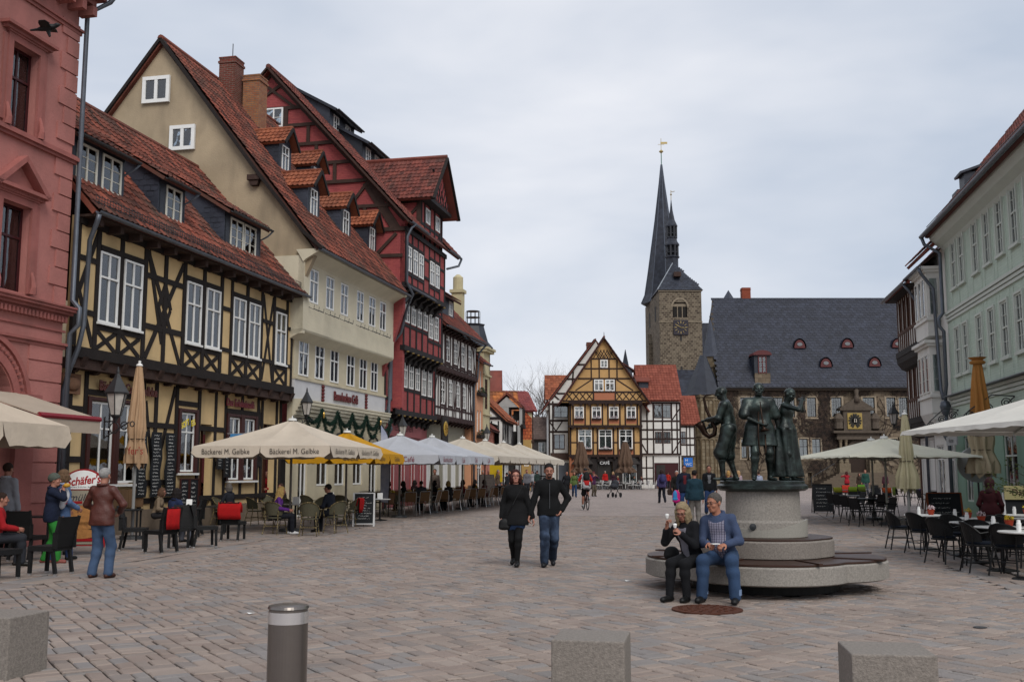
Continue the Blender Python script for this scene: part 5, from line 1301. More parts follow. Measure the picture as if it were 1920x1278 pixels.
def right_white():
 TM=M('centre_timber')
 r=empty('house',(13.3,108,0),0,'white half-timbered house with a bright red roof and shop doors, right of the golden house','building');W=4.2
 RT=M('bright_red_tile2','6f382b',.8,.2,2,.2,30,isl=1.,col2='85493a')
 f=[(1.4,3.2,7.2,8.6),(1.5,2.2,4.6,5.8),(2.4,3.1,4.6,5.8)]
 wall(r,0,W,3.4,8.9,0,WHP,f);
 for h in f: window(r,(h[0]+h[1])/2,h[2],h[1]-h[0],h[3]-h[2],0,2 if h[1]-h[0] < 1 else 4,2,0,BROWNW,panes=False,rec=-.03)
 wall(r,0,W,0,3.4,.2,WHP,[(1.4,3.9,0,2.6)]);boxpart(r,'shop_front',WINE,1.4,3.9,.25,.32,0,2.6);boxpart(r,'shop_front',DARK,1.6,2.5,.2,.25,.9,2.4)
 for u in (.08,.7,1.35,2.3,3.25,3.8,4.12): timber(r,'post',(u,3.5),(u,8.8),.15,0,TM)
 for u in (.1,.6,1.3,4.0): timber(r,'post',(u,.4),(u,3.3),.14,.2,TM)
 for z in (3.5,5.05,6.0,6.9,8.75): timber(r,'rail',(0,z),(W,z),.17,0,TM)
 for z in (1.0,2.1): timber(r,'rail',(0,z),(1.3,z),.12,.2,TM)
 timber(r,'brace',(.1,4.6),(.65,3.6),.12,0,TM);timber(r,'brace',(3.3,3.6),(4.1,4.9),.12,0,TM);timber(r,'brace',(3.3,7),(4.1,8.2),.12,0,TM)
 boxpart(r,'side_wall',WHP,.01,W-.01,.4,6,0,8.9);saddle_roof(r,0,W,0,7,9.0,1.0,RT,.3,.4,eave=.5,gable=WHP)
 MB().box(.0,1.0,.8,2.5,9.6,11.2).build('dormer_front',SLATE,r);slab(r,'dormer_roof',RT,[(-.3,.5,11.1),(1.2,.5,11.1),(1.2,3,12),(-.3,3,12)],.1)
 r=empty('house',(17.55,110,0),0,'small white timber house with an orange-red roof squeezed against the town hall tower','building');W=1.75
 wall(r,0,W,3.2,6.6,0,WHP,[(.2,.75,4.6,5.9)]);window(r,.47,4.6,.55,1.3,0,2,2,0,BROWNW,panes=False)
 for u in (.08,.85,1.2,1.68): timber(r,'post',(u,3.3),(u,6.5),.12,0,TM)
 for z in (3.3,4.5,5.2,6.4): timber(r,'rail',(0,z),(W,z),.15,0,TM)
 boxpart(r,'wall',M('sandstone_wall','8d7a5c',.9,.2,3,.4,20,brick=(.6,.3,.02,srgb('5d5040'))),0,W,.3,4,0,3.2)
 slab(r,'roof',RT,[(-.1,-.4,6.6),(W+.6,-.4,6.6),(W+.6,3,9.9),(-.1,3,9.9)],.12);tiles(r,(-.1,-.42,6.62),(1,0,0),(0,3.4,3.3),W+.7,4.7,.3,.4,RT)
 s=empty('sign',(18.0,109.8,2.2),0,'blue square toilet sign lettered H WC beside the town hall tower','sign');MB().box(0,.95,-.04,0,0,.95).build('sign_plate',M('sign_blue',(.02,.13,.45),.4),s)
 text_obj('H',.4,tm_w(),s,wall_m4(.3,-.05,.68));text_obj('WC',.4,tm_w(),s,wall_m4(.52,-.05,.25))
def tm_w(): return M('sign_white',(.6,.6,.6),.6)
right_white()
STONE=M('tower_stone','6b6153',.92,.25,.8,.5,6,brick=(.62,.36,.045,srgb('7d7262')),col2='3c332b',dirt=.2)
HSTONE=M('hall_stone','7d705f',.92,.25,1.0,.5,5,dirt=.45,brick=(.8,.4,.02,srgb('4c4236')),col2='5a4e40')
def church():
 r=empty('church',(25.8,180,0),0,'stone church tower with twin slate spires and gold clock rising behind the town hall','church')
 W,D,H=7.4,19,33.2
 ho=[(2.3,5.0,26.6+2.6,31.6)]
 wall(r,0,W,0,H,0,STONE,[(2.35,4.9,27.9+.6,31.2)],1.0)
 boxpart(r,'side_wall',STONE,0,W,1.0,D,0,H)
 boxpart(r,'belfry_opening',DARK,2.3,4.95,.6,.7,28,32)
 b=MB()
 for k,c in enumerate((2.78,3.62,4.46)):
  pts=[(c-.27,28.5),(c+.27,28.5),(c+.27,30.3)]+[(c+.27*math.cos(t),30.3+.4*math.sin(t)) for t in [i*PI/6 for i in range(1,6)]]+[(c-.27,30.3)]
  b.prism(pts,'y',.38,.42)
 b.build('louvres',M('louvre_dark','1d1a18',.8,.3,4,stretch=(1,1,12)),r)
 b=MB()
 for c in (3.2,4.04): b.tube([(c,.25,28.5),(c,.25,30.4)],.09,8)
 b.prism([(2.35,30.45)]+[(2.35+.0,31.0)]+[(4.9,31.0),(4.9,30.45)],'y',.3,.37)
 b.build('tracery',M('pale_stone','7f7464',.9,.2,2),r)
 b=MB()
 for i in range(12):
  t0,t1=PI*i/12,PI*(i+1)/12;P=[(3.62-q*math.cos(t),yy,30.3+q*1.1*math.sin(t)) for yy in (-.06,.02) for t in (t0,t1) for q in (1.28,1.55)];b.add(P,[(0,1,3,2),(4,6,7,5),(0,2,6,4),(1,5,7,3)])
 b.build('arch_trim',M('pale_stone'),r)
 boxpart(r,'string_course',M('pale_stone'),-.1,W+.1,-.12,.02,27.6,27.8)
 boxpart(r,'cornice',M('pale_stone'),-.15,W+.15,-.2,.1,33.1,33.35)
 boxpart(r,'clock_face',M('clock_slate','2c2830',.6),2.4,4.95,-.25,-.01,25.4,28.0)
 gd=M('clock_gold',(.4,.3,.12),.35,metal=.4);b=MB();c=Vector((3.67,-.3,26.7))
 for k in range(12):
  t=k*PI/6;d=Vector((math.sin(t),0,math.cos(t)));b.bar(c+d*.72,c+d*1.12,.07 if k % 3 else .11,.04,up=(0,1,0))
 for t,l in ((math.radians(95),.6),(math.radians(300),1.0)): d=Vector((math.sin(t),0,math.cos(t)));b.bar(c-d*.15+Vector((0,-.03,0)),c+d*l+Vector((0,-.03,0)),.09,.03,up=(0,1,0))
 b.build('clock_hands_and_marks',gd,r)
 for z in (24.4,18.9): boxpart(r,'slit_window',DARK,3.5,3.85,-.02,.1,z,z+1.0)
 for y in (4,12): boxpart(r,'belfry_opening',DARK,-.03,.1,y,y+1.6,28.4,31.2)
 for y,z1 in ((-.3,16),(9.5,27),(19,22)): MB().prism([(y,0),(y+1.4,0),(y+1.4,z1),(y,z1-2)],'x',-.7,.1).build('buttress',STONE,r)
 ap=Vector((2.75+.7,5.5,39.4));c=[(-.3,-.3,H+.1),(W+.3,-.3,H+.1),(W+.3,9,H+.1),(-.3,9,H+.1)]
 CS_=M('church_slate','262932',.55,.25,1.2,.3,8,dirt=.1,col2='31353f')
 b=MB();b.add(c+[tuple(ap)],[(0,1,4),(1,2,4),(2,3,4),(3,0,4),(3,2,1,0)]);b.build('roof',CS_,r)
 tl=Vector((0,ap.y+.3,ap.z-H-.1))
 tiles(r,(-.3,-.33,H+.13),(1,0,0),tuple(tl),W+.6,tl.length,.6,.45,CS_,'slate',keep=lambda a,b_: (a+.1) > b_/tl.length*(ap.x+.3) and a < W+.6-b_/tl.length*(W+.3-ap.x))
 MB().bar((-.3,-.35,H+.2),(ap.x,ap.y-.1,ap.z+.05),.12).build('flashing',LEAD,r)
 MB().box(2.9,4.1,1.0,3.0,36.0,36.8).build('roof_hatch',TIMB2,r)
 lx,ly=3.4,6.2;b=MB()
 b.lathe([(1.1,38),(1.1,40.2),(1.35,40.4),(1.35,40.6),(1.0,40.7)],8,(lx,ly,0));b.lathe([(1.35,42.6),(1.35,42.9),(1.0,43.4),(.9,43.9),(1.05,44.0),(.95,44.2)],8,(lx,ly,0));b.lathe([(1.05,46.1),(1.1,46.3),(.6,47.4),(.25,49.2),(.05,51.2)],8,(lx,ly,0));b.build('lantern_roofs',CS_,r)
 b=MB()
 for z0,z1,rr in ((40.6,42.7,1.05),(44.1,46.2,.85)):
  for k in range(8): t=2*PI*(k+.5)/8;b.bar((lx+rr*math.cos(t),ly+rr*math.sin(t),z0),(lx+rr*math.cos(t),ly+rr*math.sin(t),z1),.3)
  b.lathe([(rr+.12,z0+.6),(rr+.12,z0+.8)],8,(lx,ly,0));b.lathe([(rr*.5,z0),(rr*.5,z1)],8,(lx,ly,0))
 b.build('lantern_posts',M('lantern_dark','24262c',.6),r)
 b=MB();b.tube([(lx,ly,51),(lx,ly,53)],.06,6);b.lathe([(.01,0),(.22,.2),(.01,.4)],10,(lx,ly,52));b.bar((lx,ly,52.7),(lx+.7,ly,52.8),.3,.04);b.build('finial',gd,r)
 sx,sy=2.9,14.0;z=H;ns=8
 b=MB();b.lathe([(4.3,H-.1),(3.6,H+1.6),(2.9,H+6),(1.45,H+16),(.5,H+23.5),(.12,H+27)],ns,(sx,sy,0));b.build('spire',CS_,r)
 b=MB()
 for k in range(ns): t=2*PI*k/ns;q=[(4.32,H),(3.62,H+1.6),(2.92,H+6),(1.47,H+16),(.52,H+23.5),(.14,H+27)];b.tube([(sx+a*math.cos(t),sy+a*math.sin(t),zz) for a,zz in q],.06,4)
 b.build('spire_ridges',M('ridge_grey','5b616d',.5),r)
 b=MB();b.tube([(sx,sy,H+26.8),(sx,sy,H+29.3)],.09,6);b.build('spire_pole',M('verdigris','3f6a5c',.6),r)
 b=MB();b.lathe([(.02,0),(.42,.35),(.42,.45),(.02,.8)],12,(sx,sy,H+29.2));b.tube([(sx,sy,H+30),(sx,sy,H+32.2)],.05,6);b.box(sx-.1,sx+1.2,sy-.03,sy+.03,H+31.1,H+31.5);b.bar((sx-.6,sy,H+31),(sx+.6,sy,H+31),.07);b.build('weather_vane',gd,r)
 MB().prism([(0,12),(8,12),(8,27.5),(0,27.5)],'x',W,W+14).build('nave',CS_,r)
 MB().prism([(-9,14),(0,19.3),(0,9),(-9,9)],'x',.2,13).build('aisle_roof',CS_,r);MB().box(.2,13,-8.6,0,0,14).build('aisle_wall',STONE,r)
church()
p=at(1173,700,210)
def far_spire():
 r=empty('church_spire',(p.x,210,0),0,'thin far-off slate spire peeping over the roofs right of the golden gable','spire')
 z0=at(1173,705,210).z;z1=at(1173,655,210).z
 MB().lathe([(1.4,0),(1.4,z0-3),(1.1,z0),(.05,z1)],8).build('spire',M('church_slate'),r)
far_spire()
IVY=M('bare_creeper','2f2825',.95,.4,3,col2='43372f')
def town_hall():
 x0,Y=22.7,115;r=empty('town_hall',(x0,Y,0),0,'creeper-covered stone town hall with a huge slate roof, carved portal and gilded coat of arms','town hall');W=27
 f=[]
 WM=M('leaded_window','2c2c30',.5,.2,6)
 ups=[(1.9,3.0),(3.3,4.4),(5.2,6.3),(6.6,7.7)]+[(12.5,13.7),(16.9,18.0),(18.4,19.5),(20.3,21.4)]
 U=lambda px: (px-960)/FPX*115*1.0-x0
 ups=[(1388,1405),(1410,1427),(1450,1468),(1472,1490),(1513,1530),(1559,1578),(1618,1640),(1662,1679),(1685,1702)]
 ups=[(U(a),U(b)) for a,b in ups];los=[(U(a),U(b)) for a,b in ((1388,1398),(1402,1411),(1450,1462),(1496,1512),(1520,1536),(1665,1680),(1684,1700))]
 f=[(a,c,7.7,9.85) for a,c in ups]+[(a,c,3.2,5.3) for a,c in los]+[(U(1510),U(1518),.1,1.6),(U(1675),U(1683),.6,2.0),(U(1690),U(1698),.6,2.0),(U(1588),U(1620),1.6,4.4)]
 wall(r,0,W,0,10.9,0,HSTONE,f,.35)
 for a,c in ups: window(r,(a+c)/2,7.72,c-a,2.1,0,4,5,0,WM,fw=.05,rec=.12,panes=False,curtain='')
 for i,(a,c) in enumerate(los): window(r,(a+c)/2,3.22,c-a,2.05,0,4 if i > 4 else 2,[1,3],.4,WM,fw=.06,rec=.12,panes=False,curtain='full')
 st=M('carved_portal_stone','524940',.9,.3,4,.5,12,dirt=.3)
 for a,c,z0,z1 in f[:16]:
  b=MB();e=.2;b.box(a-e,a,-.06,.05,z0-.1,z1+.15);b.box(c,c+e,-.06,.05,z0-.1,z1+.15);b.box(a,c,-.055,.05,z1,z1+.15);b.box(a-e-.05,c+e+.05,-.12,.05,z0-.22,z0-.1);b.build('window_surround',M('pale_sandstone','8f8270',.9,.2,3,.3,12),r)
 boxpart(r,'door',M('oak_door','2e211a',.7,.3,5),U(1588),U(1620),.25,.33,1.6,4.4)
 a,c=U(1585),U(1623);m_=(a+c)/2;b=MB()
 for s in (-1,1):
  for k in (1.35,1.95): b=MB();b.lathe([(.26,0),(.26,.2),(.17,.3),(.15,2.3),(.22,2.45),(.26,2.6)],10,(m_+s*k,-.45,2.6));b.box(m_+s*k-.3,m_+s*k+.3,-.8,-.02,1.2,2.6);b.build('portal_column',M('pale_portal_stone','6e6352',.9,.3,4,.4,12),r)
 b=MB();b.box(m_-2.4,m_+2.4,-.75,.0,5.2,5.5);b.box(m_-2.8,m_+2.8,-.95,.0,5.9,6.15);b.box(m_-2.3,m_+2.3,-.6,.0,5.5,5.9);b.box(m_-1.5,m_+1.5,-.4,.0,6.15,8.4)
 for s in (-1,1): b.lathe([(.05,0),(.5,.2),(.45,.9),(.6,1.3),(.2,1.9)],8,(m_+s*2.0,-.25,6.2))
 b.box(m_-1.9,m_+1.9,-.6,.0,8.4,8.6);b.prism([(m_-1.9,8.6),(m_+1.9,8.6),(m_,9.9)],'y',-.5,.0);b.build('portal_pediment',st,r)
 b=MB();b.lathe([(.32,0),(.3,.5),(.22,.9),(.3,1.3),(.12,1.5),(.17,1.65),(.12,1.85),(.02,1.9)],10,(m_,-.45,9.3));b.build('portal_figure',st,r,smooth=True)
 b=MB()
 for i in range(14):
  t0,t1=PI*i/14,PI*(i+1)/14;P=[(m_-q*math.cos(t),yy,4.0+q*.9*math.sin(t)) for yy in (-.3,.02) for t in (t0,t1) for q in (.95,1.25)];b.add(P,[(0,1,3,2),(4,6,7,5),(0,2,6,4),(1,5,7,3)])
 b.build('door_arch',st,r)
 gd=M('arms_gold',(.32,.23,.07),.4,.2,6,metal=.3);bk=M('arms_black',(.015,.014,.013),.6);m2=U(1600);
 boxpart(r,'arms_panel',gd,m2-.85,m2+.75,-.5,-.4,6.35,8.1)
 b=MB();cz=7.25;cx=m2-.05
 b.lathe([(.0,-.35),(.2,-.2),(.22,.1),(.1,.4),(.13,.5),(.02,.65)],8,(cx,-.52,cz))
 for s in (-1,1):
  for k in range(6): t=math.radians(-50+k*26);b.bar((cx+s*.1,-.53,cz),(cx+s*.72*math.cos(t),-.53,cz+.78*math.sin(t)),.19,.05,up=(0,1,0))
  b.bar((cx,-.53,cz-.2),(cx+s*.3,-.53,cz-.75),.16,.05,up=(0,1,0))
 b.build('arms_eagle',bk,r);o_=MB().cbox((cx,-.68,cz),(.3,.05,.36)).build('arms_shield',M('arms_shield',(.4,.36,.3),.6),r)
 n=9;b=MB()
 for k in range(n):
  e=(n-1-k)*.42;z=.18*(k+1);b.box(m_-2.6-e*1.1,m_+2.8+e*1.1,-1.6-e,-.0,z-.18,z)
 b.build('steps',M('step_stone','5e5347',.9,.2,3,.4,12),r)
 b=MB();b.tube([(m_-2.8-3.4,-3.6,1.1),(m_-2.9,-1.2,2.6)],.04,6);b.tube([(m_-6.2,-3.6,0),(m_-6.2,-3.6,1.1)],.04,6);b.build('handrail',IRON,r)
 boxpart(r,'cornice',st,-.1,W,-.35,.05,10.6,10.9)
 ze,ye,yr,zr=10.95,-.6,6.2,22.0
 slab(r,'roof',SLATE,[(.0,ye,ze),(W,ye,ze),(W,yr,zr),(1.0,yr,zr)],.2);slab(r,'roof',SLATE,[(0,13,ze),(W,13,ze),(W,yr,zr),(1.0,yr,zr)],.2)
 MB().prism([(ye,ze-.1),(13,ze-.1),(yr,zr-.1)],'x',.9,1.2).build('gable_wall',HSTONE,r);boxpart(r,'side_wall',HSTONE,0,W,.5,13,0,10.8)
 sl=Vector((0,yr-ye,zr-ze));HS=M('hall_slate','1d202b',.5,.25,.8,.3,8,isl=1.,col2='2b2f3c',dirt=.0)
 ov=[(1497,646,0),(1586,645,0),(1680,645,0),(1546,681,0),(1637,680,0)]
 tiles(r,(0,ye-.04,ze+.03),(1,0,0),tuple(sl),W,sl.length,.5,.38,HS,'slate',indiv=0,keep=lambda a,b_: a > b_/sl.length*1.0-.1)
 gutter(r,(0,ye-.1,ze),(W,ye-.1,ze),.12)
 RP=M('oxblood_paint','54292a',.6,.12,4)
 fr=lambda px,py: None
 for px,py,_ in ov:
  q=ray(px,py);n_=Vector((0,-sl.z,sl.y));o_=Vector((x0,Y+ye,ze));cpos=Vector((0,0,CAMH));t=(o_-cpos).dot(n_)/q.dot(n_);P=cpos+q*t-Vector((x0,Y,0))
  d=MB();w=.62
  arc=[(P.x+w*math.cos(t),P.z-.45+.95*math.sin(t)) for t in [PI*i/10 for i in range(11)]]
  d.prism(arc,'y',P.y-.55,P.y+.9);d.build('roof_eye',RP,r)
  e=MB();e.prism([(P.x+.3*math.cos(t),P.z-.02+.2*math.sin(t)) for t in [2*PI*i/14 for i in range(14)]],'y',P.y-.6,P.y-.54);e.build('eye_pane',M('pale_pane',(.16,.17,.18),.2),r)
  e=MB();arc2=[(P.x+(w+.12)*math.cos(t),P.z-.42+1.07*math.sin(t)) for t in [PI*i/10 for i in range(11)]]
  e.strip([(x,P.y-.65,z) for x,z in arc2],[(x,P.y+1.3,z) for x,z in arc2]);e.build('eye_hood',HS,r)
 u0,u1=U(1413),U(1447);c=(u0+u1)/2
 boxpart(r,'dormer_front',HSTONE,u0+.15,u1-.15,-.4,3.2,11.0,12.5)
 boxpart(r,'dormer_front',SLATE,u0+.12,u1-.12,-.38,3.5,12.4,14.6)
 window(r,c,12.5,.95,1.9,-.45,2,3,0,RP,fw=.12,rec=-.02,deep=.1,panes=False,room=False,curtain='full')
 b=MB();arc=[(c+1.05*math.cos(t),14.5+.55*math.sin(t)) for t in [PI*i/10 for i in range(11)]];b.prism(arc,'y',-.65,3.8);b.build('dormer_roof',RP,r)
 chimney(r,U(1404+10)+.9,6.6,21.5,23.2,1.0,1.0,M('orange_chimney','7a3c2a',.85,.2,5))
 MB().lathe([(.8,0),(.0,1.3)],4,(U(1400),8,22)).build('roof_tip',SLATE,r)
 rg=random.Random(8);b=MB()
 def vine(x,z,tx,lvl):
  pts=[(x,-.03,z)];n=rg.randint(5,9)
  for i in range(n): x += rg.gauss(tx,.22);z += rg.uniform(.15,.55);z=min(z,10.5);pts.append((x,-.04-rg.random()*.05,z))
  if all(0 < q[0] < W and not any(h[0]-.1 < q[0] < h[1]+.1 and h[2]-.15 < q[2] < h[3]+.15 for h in f) for q in pts): b.tube(pts,[.035*(.9**i)+.008 for i in range(len(pts))],3,cap=False)
  if lvl < 3:
   for q in range(3): k=rg.randint(1,n-1);vine(pts[k][0],pts[k][2],rg.gauss(0,.22),lvl+1)
 for k in range(40): vine(rg.choice([rg.uniform(1,15),rg.uniform(6,13),rg.uniform(19,26)]),rg.uniform(0,5),0,0)
 b.build('creeper_stems',IVY,r,kind='stuff')
 V=[];F=[]
 cl=[(rg.uniform(.5,14.5),rg.uniform(5.2,10.2),rg.uniform(.6,1.6)) for _ in range(30)]+[(rg.uniform(19.5,26.5),rg.uniform(5.6,10.4),rg.uniform(.5,1.3)) for _ in range(14)]+[(rg.uniform(9.5,13.5),rg.uniform(1.5,6),1.0) for _ in range(12)]+[(rg.uniform(0,27),10.2,.8) for _ in range(20)]
 for i in range(15000):
  cx,cz,cr=rg.choice(cl);x,z=rg.gauss(cx,cr*.55),rg.gauss(cz,cr*.5)
  if not (0 < x < W and .5 < z < 10.7) or any(h[0]-.12 < x < h[1]+.12 and h[2]-.1 < z < h[3]+.1 for h in f) or (abs(x-m_) < 1.6 and z < 10): continue
  a=rg.uniform(0,PI);s=rg.uniform(.03,.07);l=rg.uniform(.08,.2);k=len(V);yy=-.03-rg.random()*.12;dx,dz=math.cos(a),math.sin(a)
  V += [(x-dx*l,yy,z-dz*l),(x+dx*l,yy-.03,z+dz*l),(x+dx*l-dz*s,yy-.03,z+dz*l+dx*s)];F.append((k,k+1,k+2))
 me=bpy.data.meshes.new('creeper_twigs');me.from_pydata(V,[],F);me.materials.append(IVY);tag(link('creeper_twigs',me,r),kind='stuff')
town_hall()
def turret():
 r=empty('stair_tower',(21.35,115.6,0),0,'octagonal stone tower with blind arcades and slate cap at the town hall corner','tower')
 TS=M('turret_stone','877c68',.92,.25,1.0,.5,6,dirt=.35,brick=(.7,.38,.02,srgb('5c5040')),col2='6a5c48')
 b=MB();a0=PI/8
 def oct_(rad,z0,z1,bb): bb.prism([(rad*math.cos(a0+k*PI/4),rad*math.sin(a0+k*PI/4)) for k in range(8)],'z',z0,z1)
 oct_(1.85,0,10.1,b);b.build('wall',TS,r)
 b=MB();oct_(1.95,5.5,5.75,b);oct_(1.98,0,.6,b);oct_(2.0,9.8,10.1,b);b.build('string_course',TS,r)
 b=MB()
 for f_ in range(8):
  t=f_*PI/4;n=Vector((math.cos(t),math.sin(t),0));s=Vector((-n.y,n.x,0));ap_=1.85*math.cos(PI/8)
  for base,top in ((.8,5.3),(6.0,9.6)):
   for k in (-.68,-.23,.23,.68): p_=n*(ap_+.05)+s*k;b.bar((p_.x,p_.y,base),(p_.x,p_.y,top-.25),.09)
   for k in (-.45,0,.45): b.tube([tuple(n*(ap_+.05)+s*(k+.2*math.cos(q))+Vector((0,0,top-.3+.22*math.sin(q)))) for q in [PI*i/6 for i in range(7)]],.045,4)
 b.build('blind_arcade',M('arcade_stone','5f523f',.9,.3,3),r)
 b=MB();b.lathe([(2.12,10.05),(2.0,10.3),(1.3,12.2),(.7,13.6),(.35,14.6)],8,rf=None,a0=0);b.build('cap_roof',SLATE,r)
 for k in range(8):
  t=a0+k*PI/4
 r2=empty('roof_turret',(22.65,117.5,0),0,'slender turret with a needle slate spire between the octagonal tower and the town hall roof','turret')
 b=MB();b.lathe([(.7,9),(.7,13.2),(.85,13.4),(.85,14.6),(.8,14.7)],8);b.build('wall',TS,r2)
 MB().lathe([(1.05,14.6),(.92,14.9),(.45,17.0),(.2,18.3),(.04,18.9)],8).build('spire',SLATE,r2);MB().lathe([(.03,18.8),(.03,19.1),(.12,19.2),(.12,19.3),(.02,19.4)],8).build('finial',IRON,r2)
turret()
# ================================================================ RIGHT ROW
MINT=M('mint_plaster','bccabb',.9,.05,1.3,.45,9,dirt=.06,brick=(.3,.09,.008,srgb('b0beb0')),col2='b5c3b5')
MINTW=M('mint_white_trim','c0c5bc',.7,.05,3)
def mint_house():
 U0=1.0;r=empty('house',rpt(U0,0),RRZ,'pale mint-green rendered long house with white sash windows and grey gutter, right edge','building');X=lambda u: u-U0;W=19
 cs=[2.43,3.58,5.47,6.95,8.42,9.93,11.4,12.9,14.4,16.0,17.6]
 f=[(X(c)-.36,X(c)+.36,z,z+h) for c in cs for z,h in ((5.15,1.72),(8.35,1.8))]
 wall(r,0,W,3.4,10.2,0,MINT,f)
 g=[(X(2.2),X(3.2),.6,2.9),(X(4.4),X(5.6),.0,2.6),(X(7.2),X(8.6),.6,2.8),(X(10),X(11.4),.6,2.8),(X(13),X(14.4),.6,2.8)]
 MG=M('mint_ground','7f9a88',.9,.06,2,.2,20)
 wall(r,0,W,0,3.4,.05,MG,g)
 for i,h in enumerate(g):
  if i == 1: boxpart(r,'door',M('mint_door','6a8374',.6),h[0],h[1],.15,.2,0,2.6)
  else: window(r,(h[0]+h[1])/2,h[2],h[1]-h[0],h[3]-h[2],.05,2,[1,1],.3,MINTW)
 for h in f:
  window(r,(h[0]+h[1])/2,h[2],.7,h[3]-h[2],0,2,[2,2],.47,MINTW,fw=.06,rec=-.02,curtain='full')
  b=MB();e=.07;b.box(h[0]-e,h[0]+.01,-.06,.01,h[2],h[3]+e);b.box(h[1]-.01,h[1]+e,-.06,.01,h[2],h[3]+e);b.box(h[0],h[1],-.058,.01,h[3],h[3]+e);b.box(h[0]-.12,h[1]+.12,-.1,.01,h[2]-.09,h[2]);b.build('window_surround',MINTW,r)
 b=MB()
 for z,sp in ((7.25,((0,.1,.05),(.13,.23,.08),(.26,.36,.12))),(4.05,((0,.1,.05),(.13,.23,.08),(.26,.36,.12)))):
  for a,c,pr in sp: b.box(-.02,W,-pr,.01,z+a,z+c)
 b.build('string_course',MINTW,r)
 b=MB();b.bar((0,-.15,4.44),(W,-.15,4.44),.3,.03);b.build('flashing',ZINC,r)
 for c in cs:
  for s in (-.55,.55):
   boxpart(r,'render_strip',MINT,X(c)+s-.05,X(c)+s+.05,-.012,.01,4.5,7.2);boxpart(r,'render_strip',MINT,X(c)+s-.05,X(c)+s+.05,-.012,.01,7.7,10.1)
 boxpart(r,'side_wall',MINT,.01,W,.3,10,0,10.2)
 MB().prism([(.02,10.0),(-.1,10.15),(-.35,10.3),(-.5,10.5),(-.5,10.6),(.3,10.6)],'x',-.1,W).build('eave_cove',MINTW,r)
 ze,ye,sl=10.62,-.65,1.25
 slab(r,'roof',TILE3,[(-.15,ye,ze),(W,ye,ze),(W,5,ze+5.65*sl),(5.5,5,ze+5.65*sl)],.12);slab(r,'roof',TILE3,[(-.15,ye,ze),(5.5,5,ze+5.65*sl),(-.15,10,ze)],.12)
 tiles(r,(-.15,ye-.05,ze+.01),(1,0,0),(0,1,sl),W,9.0,.24,.33,TILE3,keep=lambda a,b_: a > b_*.625)
 gutter(r,(-.2,ye-.12,ze+.02),(W,ye-.12,ze+.02),.1,ZINC)
 b=MB();k=0
 while k < W: b.bar((k,ye-.1,ze+.05),(k,ye+.1,ze+.2),.02);k += .3
 b.bar((0,ye+.05,ze+.35),(W,ye+.05,ze+.35),.02);b.build('snow_guard',IRON,r)
 MB().box(3.2,3.9,-.1,.7,11.2,12.0).build('dormer',SLATE,r);slab(r,'dormer_roof',SLATE,[(3.1,-.25,12.0),(4.0,-.25,12.0),(4.0,.8,12.35),(3.1,.8,12.35)],.08)
 downpipe(r,[(-.05,-.78,10.55),(-.05,-.7,10.3),(.15,-.2,9.9),(.15,-.2,7.6),(.15,-.35,7.4),(.15,-.35,7.1),(.15,-.2,6.9),(.12,-.2,4.9),(-.15,-.2,4.5),(-.15,-.2,4.2)],.07)
 MB().lathe([(.09,-.35),(.16,-.2),(.2,0),(.16,.15),(.12,.2)],10,(-.15,-.22,4.1)).build('rainwater_head',ZINC,r)
 downpipe(r,[(-.15,-.2,3.8),(-.15,-.2,3.2),(-.12,-.3,3.0),(-.1,-.15,2.7),(-.1,-.15,0)],.07)
 for u,L_ in ((1.9,1.0),(8.9,1.3)):
  b=MB();y0=-.02
  for s,(cy,cz,rr) in enumerate([(-.35,.2,.28),(-.75,.05,.2),(-.2,.6,.16),(-1.0,.25,.12),(-.6,.45,.14)]):
   b.tube([(u,cy*L_+rr*(1-i/28)*math.cos(i*.5),3.1+cz+rr*(1-i/28)*math.sin(i*.5)) for i in range(22)],.018,5)
  b.bar((u,0,3.0),(u,-1.4*L_,3.0),.03);b.bar((u,0,3.9),(u,-.3,3.6),.03);b.tube([(u,0,3.9),(u,-.5*L_,3.95),(u,-1.0*L_,3.5),(u,-1.4*L_,3.0)],.02,5)
  sc=empty('iron_scrollwork',rpt(0,0),RRZ,'black wrought-iron scroll bracket on the mint house, %s' % ('near its far corner' if u < 3 else 'above the open white parasol'),'iron bracket','wrought-iron scroll brackets');o_=b.build('scroll',IRON,sc)
 return r
mint_house()
